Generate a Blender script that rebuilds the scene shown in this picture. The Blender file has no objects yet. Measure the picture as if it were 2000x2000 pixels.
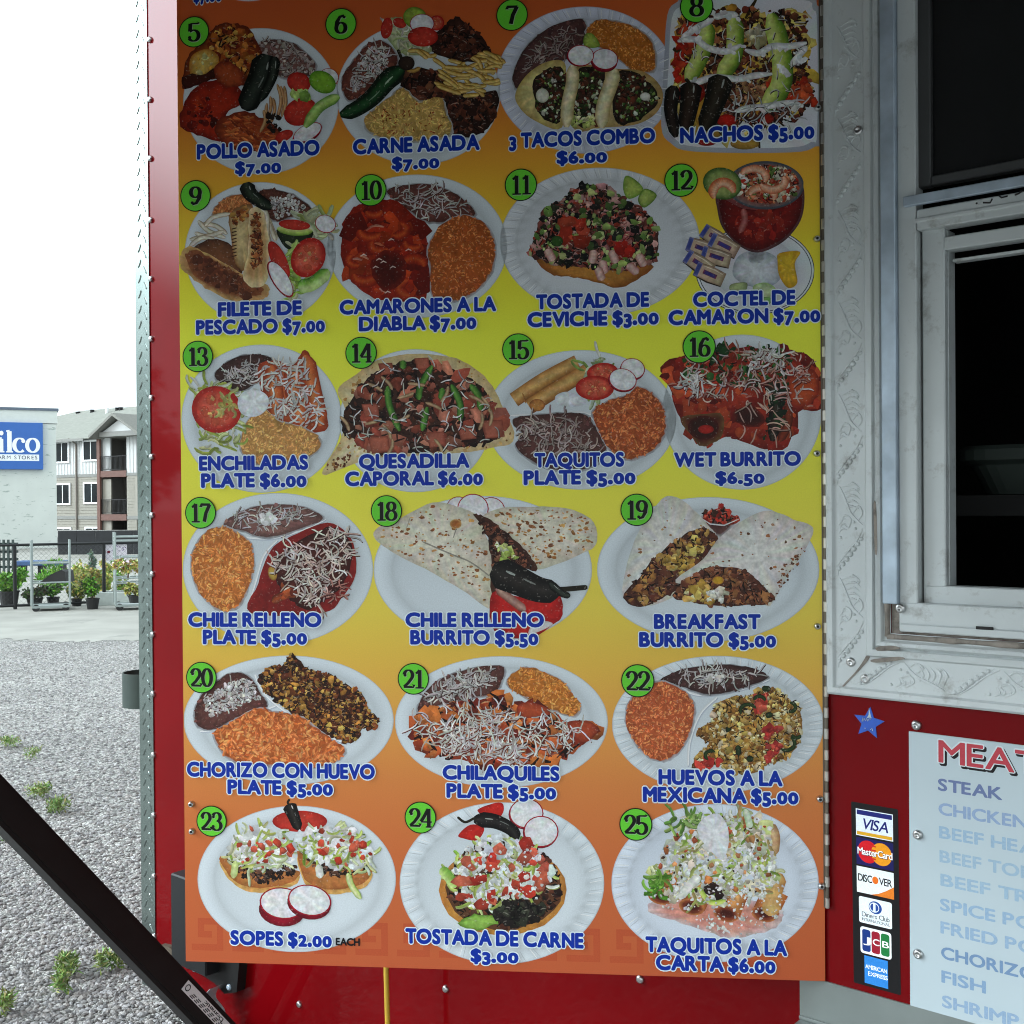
import bpy, math, random
from math import sin, cos, pi, radians, sqrt, atan2
from mathutils import Vector, Matrix
import numpy as np

random.seed(7)
R = random.Random(11)
SC = bpy.context.scene
COL = SC.collection

# ------------------------------------------------------------------ camera
EYE = 1.60
F = 2200.0                                   # focal length in pixels of the 2000 px photo
cd = bpy.data.cameras.new('camera')
cd.sensor_width = 36.0
cd.lens = 36.0 * F / 2000.0
cd.clip_start = 0.05
cd.clip_end = 1200
cam = bpy.data.objects.new('camera', cd)
COL.objects.link(cam)
ROT = Matrix.Rotation(radians(90 - 0.39), 3, 'X') @ Matrix.Rotation(radians(-0.43), 3, 'Z')
cam.matrix_world = Matrix.Translation((0, 0, EYE)) @ ROT.to_4x4()
SC.camera = cam

# ------------------------------------------------------------------ sky, sun, exposure
SUN_EL, SUN_AZ = radians(33), radians(216)   # azimuth the sun stands in, clockwise from +Y
w = bpy.data.worlds.new("World")
SC.world = w
w.use_nodes = True
nt = w.node_tree
nt.nodes.clear()
wo = nt.nodes.new('ShaderNodeOutputWorld')
bg = nt.nodes.new('ShaderNodeBackground')
sky = nt.nodes.new('ShaderNodeTexSky')
sky.sky_type = 'NISHITA'
sky.sun_disc = False
sky.sun_elevation = SUN_EL
sky.sun_rotation = SUN_AZ
sky.air_density = 1.0
sky.dust_density = 3.0
tc = nt.nodes.new('ShaderNodeTexCoord')
nz = nt.nodes.new('ShaderNodeTexNoise')
nz.inputs['Scale'].default_value = 2.2
nz.inputs['Detail'].default_value = 6
ramp = nt.nodes.new('ShaderNodeValToRGB')
ramp.color_ramp.elements[0].position = 0.30
ramp.color_ramp.elements[0].color = (0.62, 0.62, 0.62, 1)
ramp.color_ramp.elements[1].position = 0.62
ramp.color_ramp.elements[1].color = (0.97, 0.97, 0.97, 1)
mix = nt.nodes.new('ShaderNodeMix')
mix.data_type = 'RGBA'
mix.inputs['B'].default_value = (12.0, 13.7, 14.4, 1)          # bright overcast cloud
nt.links.new(tc.outputs['Generated'], nz.inputs['Vector'])
nt.links.new(nz.outputs['Fac'], ramp.inputs['Fac'])
nt.links.new(ramp.outputs['Color'], mix.inputs['Factor'])
nt.links.new(sky.outputs['Color'], mix.inputs['A'])
# bright sky patch added out of view, whitening the reflection in the red wall
dp = nt.nodes.new('ShaderNodeVectorMath'); dp.operation = 'DOT_PRODUCT'
gd = Vector((-0.90, -0.03, 0.47)).normalized()
dp.inputs[1].default_value = gd
nt.links.new(tc.outputs['Generated'], dp.inputs[0])
gl = nt.nodes.new('ShaderNodeMapRange'); gl.interpolation_type = 'SMOOTHSTEP'
gl.inputs['From Min'].default_value = 0.94; gl.inputs['From Max'].default_value = 1.0
gl.inputs['To Min'].default_value = 1.0; gl.inputs['To Max'].default_value = 19.0
nt.links.new(dp.outputs['Value'], gl.inputs['Value'])
gm = nt.nodes.new('ShaderNodeVectorMath'); gm.operation = 'SCALE'
nt.links.new(mix.outputs['Result'], gm.inputs[0]); nt.links.new(gl.outputs['Result'], gm.inputs['Scale'])
nt.links.new(gm.outputs['Vector'], bg.inputs['Color'])
bg.inputs['Strength'].default_value = 0.10
nt.links.new(bg.outputs['Background'], wo.inputs['Surface'])

sd = bpy.data.lights.new('sun', 'SUN')
sd.energy = 0.5
sd.angle = radians(28)
sd.color = (1.0, 0.96, 0.9)
sun = bpy.data.objects.new('sun', sd)
COL.objects.link(sun)
sv = Vector((sin(SUN_AZ) * cos(SUN_EL), cos(SUN_AZ) * cos(SUN_EL), sin(SUN_EL)))
sun.rotation_euler = sv.to_track_quat('Z', 'Y').to_euler()
sun.location = sv * 30

SC.view_settings.view_transform = 'Standard'
SC.view_settings.look = 'None'
SC.view_settings.exposure = 0.33
SC.view_settings.gamma = 1.0
try:
    SC.cycles.filter_width = 1.05
except Exception:
    pass

# ------------------------------------------------------------------ helpers
def lin(c):
    o = []
    for v in c[:3]:
        v = min(max(v / 255.0, 0), 1)
        o.append(v / 12.92 if v <= 0.04045 else ((v + 0.055) / 1.055) ** 2.4)
    return (o[0], o[1], o[2], 1.0)

def ray(px, py):
    return ROT @ Vector(((px - 1000) / F, -(py - 1000) / F, -1))

def at(px, py, Y):
    """point seen at photo pixel px,py at depth Y"""
    d = ray(px, py)
    s = Y / d.y
    return Vector((d.x * s, Y, EYE + d.z * s))

def ground(px, py, z=0.0):
    d = ray(px, py)
    s = (z - EYE) / d.z
    return Vector((d.x * s, d.y * s, z))

class Plane:
    """vertical plane through hinge H; u runs right along it, v is height, w towards the viewer"""
    def __init__(s, H, t):
        n = sqrt(1 + t * t)
        s.d = Vector((1 / n, -t / n, 0))
        s.n = Vector((-t / n, -1 / n, 0))
        s.H = Vector((H[0], H[1], 0))
        s.rz = -math.atan(t)
    def uv(s, px, py, w=0.0):
        r = ray(px, py)
        o = s.H + s.n * w
        k = (o.x * s.n.x + o.y * s.n.y) / (r.x * s.n.x + r.y * s.n.y)
        x, y = r.x * k, r.y * k
        return ((x - s.H.x) * s.d.x + (y - s.H.y) * s.d.y, EYE + r.z * k)
    def world(s, u, v, w=0.0):
        p = s.H + s.d * u + s.n * w
        return Vector((p.x, p.y, v))

HY = 2.047
HX = (1611 - 1000) / F * HY
BOARD = Plane((HX, HY), 0.0935)
WALL = Plane((HX, HY + 0.004), 0.834)

MATS = {}
def nodes_of(name):
    m = bpy.data.materials.new(name)
    m.use_nodes = True
    return m, m.node_tree, m.node_tree.nodes['Principled BSDF']

def pmat(name, col, rough=0.5, metal=0.0, coat=0.0, var=0.12, scale=6.0, bump=0.0, bscale=60.0, spec=0.5, dirt=None, stretch=None):
    """plain procedural material: base colour varied by noise, optional fine bump, optional dirt colour"""
    if name in MATS: return MATS[name]
    m, t, b = nodes_of(name)
    L = t.links
    tcn = t.nodes.new('ShaderNodeTexCoord')
    n = t.nodes.new('ShaderNodeTexNoise')
    n.inputs['Scale'].default_value = scale
    n.inputs['Detail'].default_value = 5
    L.new(tcn.outputs['Object'], n.inputs['Vector'])
    r = t.nodes.new('ShaderNodeValToRGB')
    c = lin(col) if max(col) > 1.001 else (*col, 1)
    r.color_ramp.elements[0].position = 0.3
    r.color_ramp.elements[1].position = 0.7
    r.color_ramp.elements[0].color = (*[max(0, v * (1 - var)) for v in c[:3]], 1)
    r.color_ramp.elements[1].color = (*[min(1, v * (1 + var)) for v in c[:3]], 1)
    L.new(n.outputs['Fac'], r.inputs['Fac'])
    out = r.outputs['Color']
    if dirt:
        dc, ds, lo, hi = dirt
        n2 = t.nodes.new('ShaderNodeTexNoise')
        n2.inputs['Scale'].default_value = ds
        n2.inputs['Detail'].default_value = 8
        n2.inputs['Roughness'].default_value = 0.7
        if stretch:
            mp = t.nodes.new('ShaderNodeMapping')
            mp.inputs['Scale'].default_value = stretch
            L.new(tcn.outputs['Object'], mp.inputs['Vector']); L.new(mp.outputs['Vector'], n2.inputs['Vector'])
        else: L.new(tcn.outputs['Object'], n2.inputs['Vector'])
        r2 = t.nodes.new('ShaderNodeValToRGB')
        r2.color_ramp.elements[0].position = lo
        r2.color_ramp.elements[1].position = hi
        L.new(n2.outputs['Fac'], r2.inputs['Fac'])
        mx = t.nodes.new('ShaderNodeMix')
        mx.data_type = 'RGBA'
        mx.inputs['B'].default_value = lin(dc)
        L.new(r2.outputs['Color'], mx.inputs['Factor'])
        L.new(out, mx.inputs['A'])
        out = mx.outputs['Result']
    L.new(out, b.inputs['Base Color'])
    b.inputs['Roughness'].default_value = rough
    b.inputs['Metallic'].default_value = metal
    b.inputs['Coat Weight'].default_value = coat
    b.inputs['Coat Roughness'].default_value = 0.04
    b.inputs['Specular IOR Level'].default_value = spec
    if bump:
        n3 = t.nodes.new('ShaderNodeTexNoise')
        n3.inputs['Scale'].default_value = bscale
        n3.inputs['Detail'].default_value = 4
        L.new(tcn.outputs['Object'], n3.inputs['Vector'])
        bp = t.nodes.new('ShaderNodeBump')
        bp.inputs['Strength'].default_value = bump
        bp.inputs['Distance'].default_value = 0.01
        L.new(n3.outputs['Fac'], bp.inputs['Height'])
        L.new(bp.outputs['Normal'], b.inputs['Normal'])
    MATS[name] = m
    return m

def inkmat(name, rough=0.48, spec=0.22, grain=0.10, nscale=420, food=False):
    """ink or paint whose colours are printed per vertex"""
    if name in MATS: return MATS[name]
    m, t, b = nodes_of(name)
    L = t.links
    a = t.nodes.new('ShaderNodeAttribute')
    a.attribute_name = 'Col'
    tcn = t.nodes.new('ShaderNodeTexCoord')
    n = t.nodes.new('ShaderNodeTexNoise')
    n.inputs['Scale'].default_value = nscale
    n.inputs['Detail'].default_value = 5
    L.new(tcn.outputs['Object'], n.inputs['Vector'])
    mr = t.nodes.new('ShaderNodeMapRange')
    mr.inputs['From Min'].default_value = 0.25
    mr.inputs['From Max'].default_value = 0.75
    mr.inputs['To Min'].default_value = 1 - grain
    mr.inputs['To Max'].default_value = 1 + grain
    L.new(n.outputs['Fac'], mr.inputs['Value'])
    mx = t.nodes.new('ShaderNodeVectorMath')
    mx.operation = 'SCALE'
    L.new(a.outputs['Color'], mx.inputs[0])
    L.new(mr.outputs['Result'], mx.inputs['Scale'])
    out = mx.outputs['Vector']
    if food:                     # broad mottling and small glints of the photographed food, all of it printed ink
        n2 = t.nodes.new('ShaderNodeTexNoise'); n2.inputs['Scale'].default_value = 75; n2.inputs['Detail'].default_value = 3
        L.new(tcn.outputs['Object'], n2.inputs['Vector'])
        m2 = t.nodes.new('ShaderNodeMapRange'); m2.inputs['From Min'].default_value = .32; m2.inputs['From Max'].default_value = .68; m2.inputs['To Min'].default_value = .76; m2.inputs['To Max'].default_value = 1.1
        L.new(n2.outputs['Fac'], m2.inputs['Value'])
        s2 = t.nodes.new('ShaderNodeVectorMath'); s2.operation = 'SCALE'
        L.new(out, s2.inputs[0]); L.new(m2.outputs['Result'], s2.inputs['Scale'])
        n3 = t.nodes.new('ShaderNodeTexNoise'); n3.inputs['Scale'].default_value = 230; n3.inputs['Detail'].default_value = 1
        L.new(tcn.outputs['Object'], n3.inputs['Vector'])
        m3 = t.nodes.new('ShaderNodeMapRange'); m3.interpolation_type = 'SMOOTHSTEP'; m3.inputs['From Min'].default_value = .64; m3.inputs['From Max'].default_value = .76; m3.inputs['To Max'].default_value = .2
        L.new(n3.outputs['Fac'], m3.inputs['Value'])
        x3 = t.nodes.new('ShaderNodeMix'); x3.data_type = 'RGBA'; x3.inputs['B'].default_value = (.62, .57, .50, 1)
        L.new(m3.outputs['Result'], x3.inputs['Factor']); L.new(s2.outputs['Vector'], x3.inputs['A'])
        out = x3.outputs['Result']
    L.new(out, b.inputs['Base Color'])
    b.inputs['Roughness'].default_value = rough
    b.inputs['Specular IOR Level'].default_value = spec
    MATS[name] = m
    return m

def link_mesh(name, verts, faces, mat, parent=None, cols=None, smooth=False, M=None):
    me = bpy.data.meshes.new(name)
    me.from_pydata([tuple(v) for v in verts], [], faces)
    if cols is not None:
        ca = me.color_attributes.new('Col', 'FLOAT_COLOR', 'POINT')
        ca.data.foreach_set('color', np.array(cols, dtype=np.float32).ravel())
    if smooth:
        me.polygons.foreach_set('use_smooth', [True] * len(me.polygons))
    me.materials.append(mat)
    me.update()
    o = bpy.data.objects.new(name, me)
    COL.objects.link(o)
    if parent is not None: o.parent = parent
    if M is not None: o.matrix_local = M
    return o

def tag(o, label=None, cat=None, group=None, kind=None):
    if label: o['label'] = label
    if cat: o['category'] = cat
    if group: o['group'] = group
    if kind: o['kind'] = kind
    return o

def empty(name, loc=(0, 0, 0), rz=0.0, parent=None):
    o = bpy.data.objects.new(name, None)
    o.empty_display_size = 0.1
    COL.objects.link(o)
    if parent is not None: o.parent = parent
    o.location = loc
    o.rotation_euler = (0, 0, rz)
    return o

class MB:
    """collects solids into one mesh"""
    def __init__(s):
        s.v, s.f, s.c = [], [], []
    def add(s, vs, fs, col=None):
        k = len(s.v)
        s.v += [tuple(q) for q in vs]
        s.f += [tuple(i + k for i in f) for f in fs]
        if col is not None: s.c += [col] * len(vs)
        return s
    def box(s, a, b, col=None, bev=0.0):
        x0, y0, z0 = a; x1, y1, z1 = b
        x0, x1 = min(x0, x1), max(x0, x1); y0, y1 = min(y0, y1), max(y0, y1); z0, z1 = min(z0, z1), max(z0, z1)
        e = min(bev, (x1 - x0) * .45, (y1 - y0) * .45, (z1 - z0) * .45)
        if e <= 0:
            vs = [(x0, y0, z0), (x1, y0, z0), (x1, y1, z0), (x0, y1, z0), (x0, y0, z1), (x1, y0, z1), (x1, y1, z1), (x0, y1, z1)]
            fs = [(3, 2, 1, 0), (4, 5, 6, 7), (0, 1, 5, 4), (1, 2, 6, 5), (2, 3, 7, 6), (3, 0, 4, 7)]
            return s.add(vs, fs, col)
        vs, idx = [], {}
        for i, x in enumerate((x0, x1)):
            for j, y in enumerate((y0, y1)):
                for k, z in enumerate((z0, z1)):
                    sx, sy, sz = (1 if i == 0 else -1), (1 if j == 0 else -1), (1 if k == 0 else -1)
                    idx[i, j, k, 0] = len(vs); vs.append((x, y + sy * e, z + sz * e))
                    idx[i, j, k, 1] = len(vs); vs.append((x + sx * e, y, z + sz * e))
                    idx[i, j, k, 2] = len(vs); vs.append((x + sx * e, y + sy * e, z))
        fs = []
        for i in (0, 1):
            q = [idx[i, 0, 0, 0], idx[i, 1, 0, 0], idx[i, 1, 1, 0], idx[i, 0, 1, 0]]
            fs.append(q[::-1] if i == 0 else q)
            q = [idx[0, i, 0, 1], idx[1, i, 0, 1], idx[1, i, 1, 1], idx[0, i, 1, 1]]
            fs.append(q if i == 0 else q[::-1])
            q = [idx[0, 0, i, 2], idx[1, 0, i, 2], idx[1, 1, i, 2], idx[0, 1, i, 2]]
            fs.append(q[::-1] if i == 0 else q)
        for i in (0, 1):
            for j in (0, 1):
                fs.append((idx[i, j, 0, 0], idx[i, j, 1, 0], idx[i, j, 1, 1], idx[i, j, 0, 1]))
                fs.append((idx[i, 0, j, 0], idx[i, 1, j, 0], idx[i, 1, j, 2], idx[i, 0, j, 2]))
                fs.append((idx[0, i, j, 1], idx[1, i, j, 1], idx[1, i, j, 2], idx[0, i, j, 2]))
                for k in (0, 1):
                    fs.append((idx[i, j, k, 0], idx[i, j, k, 1], idx[i, j, k, 2]))
        return s.add(vs, fs, col)
    def tube(s, path, r, n=8, col=None, cap=True):
        P = [Vector(p) for p in path]
        rs = r if isinstance(r, (list, tuple)) else [r] * len(P)
        vs, fs = [], []
        up = Vector((0, 0, 1))
        prev = None
        for i, p in enumerate(P):
            d = (P[min(i + 1, len(P) - 1)] - P[max(i - 1, 0)]).normalized()
            a = prev if prev is not None else (up if abs(d.z) < .9 else Vector((1, 0, 0)))
            x = a - d * a.dot(d)
            x.normalize(); prev = x
            y = d.cross(x)
            for k in range(n):
                t = 2 * pi * k / n
                vs.append(p + x * (cos(t) * rs[i]) + y * (sin(t) * rs[i]))
        for i in range(len(P) - 1):
            for k in range(n):
                a, b = i * n + k, i * n + (k + 1) % n
                fs.append((a, b, b + n, a + n))
        if cap:
            fs.append(tuple(range(n))[::-1])
            fs.append(tuple(range((len(P) - 1) * n, len(P) * n)))
        return s.add(vs, fs, col)
    def lathe(s, o, ax, prof, n=16, col=None):
        """prof: list of (radius, height along ax)"""
        ax = Vector(ax).normalized(); o = Vector(o)
        x = ax.orthogonal().normalized(); y = ax.cross(x)
        vs, fs = [], []
        for r, h in prof:
            for k in range(n):
                t = 2 * pi * k / n
                vs.append(o + ax * h + x * (cos(t) * r) + y * (sin(t) * r))
        for i in range(len(prof) - 1):
            for k in range(n):
                a, b = i * n + k, i * n + (k + 1) % n
                fs.append((a, b, b + n, a + n))
        fs.append(tuple(range(n))[::-1])
        fs.append(tuple(range((len(prof) - 1) * n, len(prof) * n)))
        return s.add(vs, fs, col)
    def prism(s, pts, fn0, fn1, col=None):
        """pts 2-D outline; fn0/fn1 map a 2-D point to the back and front 3-D point"""
        n = len(pts)
        vs = [fn0(p) for p in pts] + [fn1(p) for p in pts]
        fs = [tuple(range(n))[::-1], tuple(range(n, 2 * n))]
        for i in range(n):
            j = (i + 1) % n
            fs.append((i, j, j + n, i + n))
        return s.add(vs, fs, col)
    def build(s, name, mat, parent=None, smooth=False, M=None):
        return link_mesh(name, s.v, s.f, mat, parent, s.c if s.c else None, smooth, M)

# ------------------------------------------------------------------ lettering (glyph outlines of Blender's built-in font)
GL = {}
def make_glyphs():
    chars = set("ABCDEFGHIJKLMNOPQRSTUVWXYZabcdefghijklmnopqrstuvwxyz0123456789$.-&")
    tmp = []
    for off in (0.0,):
        for ch in sorted(chars):
            cu = bpy.data.curves.new('glyph', 'FONT')
            cu.body = ch; cu.size = 1.0; cu.offset = off; cu.resolution_u = 4
            o = bpy.data.objects.new('glyph', cu)
            COL.objects.link(o)
            tmp.append((ch, off, o, cu))
    dg = bpy.context.evaluated_depsgraph_get()
    dg.update()
    for ch, off, o, cu in tmp:
        ev = o.evaluated_get(dg)
        me = ev.to_mesh()
        GL[ch, off] = ([(v.co.x, v.co.y) for v in me.vertices], [tuple(p.vertices) for p in me.polygons])
        ev.to_mesh_clear()
    for ch, off, o, cu in tmp:
        bpy.data.objects.remove(o)
        bpy.data.curves.remove(cu)
make_glyphs()
CAPH = max(v[1] for v in GL['H', 0.0][0])

def layout(text, gap=0.075, wide=True, oldstyle=False):
    """-> list of (char, x, sx, sy, dy, xmin), total width; units: cap height = 1"""
    x, out = 0.0, []
    for ch in text:
        if ch == ' ':
            x += 0.36; continue
        vs = GL[ch, 0.0][0]
        a, b = min(v[0] for v in vs) / CAPH, max(v[0] for v in vs) / CAPH
        sx = sy = 1.0; dy = 0.0
        if wide and ch in 'OQCGD': sx = 1.10
        if oldstyle and ch.isdigit():
            if ch == '0': sx, sy = 0.98, 0.74
            elif ch in '2': sx, sy = 0.9, 0.78
            elif ch in '6': sx, sy = 0.92, 0.92
            else: sx, sy, dy = 0.92, 0.92, -0.2
        if ch in 'LTEF': sx *= 0.96
        if ch == '.': sx, sy = 1.25, 1.25
        wd = (b - a) * sx
        out.append((ch, x, sx, sy, dy, a))
        x += wd + gap * (0.6 if ch in 'LATV' else 1.0)
    return out, x - gap

def text_polys(text, off, gap=0.075, wide=True, oldstyle=False):
    """-> (verts2d, faces, width) with cap height 1 and the left edge at 0"""
    lay, W = layout(text, gap, wide, oldstyle)
    V, Fc = [], []
    vs0 = [(0.0, 0.0)]
    if off: vs0 = [(off * cos(2 * pi * q / 10), off * sin(2 * pi * q / 10)) for q in range(10)]
    for i, (ch, x, sx, sy, dy, a) in enumerate(lay):
        vs, fs = GL[ch, 0.0]
        for q, (ox, oy) in enumerate(vs0):           # weight is added by overprinting the outline shifted round a small circle
            k = len(V)
            V += [(x + (vx / CAPH - a) * sx + ox, vy / CAPH * sy + dy + oy, (i % 3) * 2.7e-5 + q * 2.5e-6) for vx, vy in vs]
            Fc += [tuple(i_ + k for i_ in f) for f in fs]
    return V, Fc, W

def put_text(mb, text, fn, x0, x1, y0, h, col, off=0.022, z=0.0, gap=0.075, wide=True, oldstyle=False, shear=0.0):
    """lay text from x0 to x1 on baseline y0 with cap height h; fn(x, y, z) -> 3-D"""
    V, Fc, W = text_polys(text, off, gap, wide, oldstyle)
    s = (x1 - x0) / W
    mb.add([fn(x0 + x * s + shear * y * h, y0 + y * h, z + dz) for x, y, dz in V], Fc, col)

# serif numerals and letters drawn with a broad pen: thick uprights, thin level strokes
def arc(cx, cy, rx, ry, a0, a1, n=16):
    return [(cx + rx * cos(radians(a0 + (a1 - a0) * i / n)), cy + ry * sin(radians(a0 + (a1 - a0) * i / n))) for i in range(n + 1)]
PEN = {
 '0': ([arc(.31, .5, .23, .46, 90, 450, 28)], []),
 '1': ([[(.30, .06), (.30, .97)], [(.30, .96), (.22, .86), (.10, .80)], [(.08, .03), (.52, .03)]], []),
 '2': ([arc(.30, .70, .22, .26, 175, -20, 14) + [(.46, .52), (.28, .28), (.06, .08)], [(.05, .06), (.56, .06), (.58, .2)], [(.05, .09), (.5, .09)]], [(.12, .70, .07)]),
 '3': ([arc(.28, .74, .20, .22, 165, -88, 14), arc(.28, .27, .24, .25, 90, -165, 16)], [(.11, .74, .065), (.09, .22, .075)]),
 '4': ([[(.44, .02), (.44, .97)], [(.42, .96), (.22, .6), (.03, .29)], [(.03, .28), (.6, .28)], [(.28, .02), (.6, .02)]], []),
 '5': ([[(.13, .94), (.5, .94), (.54, 1.0)], [(.13, .94), (.11, .52)], [(.11, .52)] + arc(.28, .30, .25, .29, 130, -150, 18)], [(.09, .20, .075)]),
 '6': ([arc(.30, .30, .22, .27, 90, 450, 24), [(.09, .34), (.12, .62), (.26, .88), (.46, .95)]], [(.46, .86, .065)]),
 '7': ([[(.07, .80), (.08, .95), (.56, .95)], [(.07, .90), (.54, .90)], [(.54, .93), (.34, .5), (.24, .03)]], []),
 '8': ([arc(.30, .74, .19, .22, 90, 450, 22), arc(.30, .27, .24, .25, 90, 450, 24)], []),
 '9': ([arc(.30, .69, .22, .27, 90, 450, 24), [(.51, .66), (.48, .38), (.34, .12), (.14, .05)]], [(.14, .14, .065)]),
 'i': ([[(.16, .04), (.16, .62)], [(.02, .03), (.31, .03)], [(.03, .64), (.17, .66)]], [(.16, .88, .11)]),
 'l': ([[(.16, .04), (.16, .98)], [(.02, .03), (.31, .03)], [(.03, .97), (.17, 1.0)]], []),
 'c': ([arc(.32, .34, .25, .31, 48, 312, 20)], [(.48, .53, .09)]),
 'o': ([arc(.33, .34, .26, .31, 90, 450, 24)], []),
 'W': ([[(.02, .96), (.3, .02)], [(.3, .02), (.52, .9)], [(.44, .96), (.72, .02)], [(.72, .02), (.98, .95)], [(-.08, .97), (.2, .97)], [(.34, .97), (.6, .97)], [(.86, .97), (1.08, .97)]], []),
}
PENW = {'1': .52, 'i': .36, 'l': .36, 'c': .58, 'o': .68, 'W': 1.1}
def pen_char(mb, ch, fn, x0, y0, h, sx, col, thick=.15, thin=.035, z=0.0, fat=0.0):
    strokes, dots = PEN[ch]
    for si, st in enumerate(strokes):
        z += 2e-5
        n = len(st)
        L, Rr = [], []
        for i in range(n):
            a, b = st[max(i - 1, 0)], st[min(i + 1, n - 1)]
            dx, dy = b[0] - a[0], b[1] - a[1]
            m = sqrt(dx * dx + dy * dy) or 1
            dx, dy = dx / m, dy / m
            wd = (thin + (thick - thin) * abs(dy) ** 1.3) / 2 + fat
            L.append((st[i][0] - dy * wd, st[i][1] + dx * wd)); Rr.append((st[i][0] + dy * wd, st[i][1] - dx * wd))
        vs = [fn(x0 + x * h * sx, y0 + y * h, z) for x, y in L + Rr]
        mb.add(vs, [(i, i + 1, n + i + 1, n + i) for i in range(n - 1)], col)
    for x, y, r in dots:
        r += fat
        vs = [fn(x0 + (x + r * cos(2 * pi * k / 12)) * h * sx, y0 + (y + r * sin(2 * pi * k / 12)) * h, z + 2e-5) for k in range(12)]
        z += 2e-5
        mb.add(vs, [tuple(range(12))], col)
# ------------------------------------------------------------------ printed pictures: flat ink shapes on the menu board
S0 = 2.972                       # scale of the enlarged crops the drawings were measured in
CROPS = {}
for i, y in enumerate((0, 320, 640, 950, 1260, 1540)):
    CROPS['A%d' % (i + 1)] = (340, y)
    CROPS['B%d' % (i + 1)] = (970, y)
CROPS['B6'] = (970, 1560)
INK = inkmat('printed_ink')
FOOD = inkmat('food_ink', grain=.17, nscale=200, food=True)

def shade(c, k):
    return tuple(min(255, max(0, v * k)) for v in c)
def jit(c, a=0.10):
    k = 1 + R.uniform(-a, a)
    return tuple(min(255, v * k * (1 + R.uniform(-.03, .03))) for v in c)
def mixc(a, b, t):
    return tuple(x + (y - x) * t for x, y in zip(a, b))
def smooth_closed(p, n=5):
    m = len(p); out = []
    for i in range(m):
        a, b, c, d = p[i - 1], p[i], p[(i + 1) % m], p[(i + 2) % m]
        for k in range(n):
            t = k / n
            out.append(tuple(.5 * (2 * b[j] + (c[j] - a[j]) * t + (2 * a[j] - 5 * b[j] + 4 * c[j] - d[j]) * t * t + (3 * b[j] - a[j] - 3 * c[j] + d[j]) * t ** 3) for j in (0, 1)))
    return out
def smooth_open(p, n=6):
    out = []; m = len(p)
    for i in range(m - 1):
        a, b, c, d = p[max(i - 1, 0)], p[i], p[i + 1], p[min(i + 2, m - 1)]
        for k in range(n):
            t = k / n
            out.append(tuple(.5 * (2 * b[j] + (c[j] - a[j]) * t + (2 * a[j] - 5 * b[j] + 4 * c[j] - d[j]) * t * t + (3 * b[j] - a[j] - 3 * c[j] + d[j]) * t ** 3) for j in (0, 1)))
    out.append(p[-1])
    return out
def inside(x, y, P):
    c = False; j = len(P) - 1
    for i in range(len(P)):
        xi, yi = P[i]; xj, yj = P[j]
        if (yi > y) != (yj > y) and x < (xj - xi) * (y - yi) / (yj - yi) + xi: c = not c
        j = i
    return c
def sample(P, n):
    xs = [p[0] for p in P]; ys = [p[1] for p in P]
    a, b, c, d = min(xs), max(xs), min(ys), max(ys)
    out = []; g = 0
    while len(out) < n and g < n * 40:
        g += 1
        x, y = R.uniform(a, b), R.uniform(c, d)
        if inside(x, y, P): out.append((x, y))
    return out
def ell(cx, cy, rx, ry, rot=0, n=28):
    c, s = cos(radians(rot)), sin(radians(rot))
    return [(cx + rx * cos(2 * pi * k / n) * c - ry * sin(2 * pi * k / n) * s, cy + rx * cos(2 * pi * k / n) * s + ry * sin(2 * pi * k / n) * c) for k in range(n)]

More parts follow.
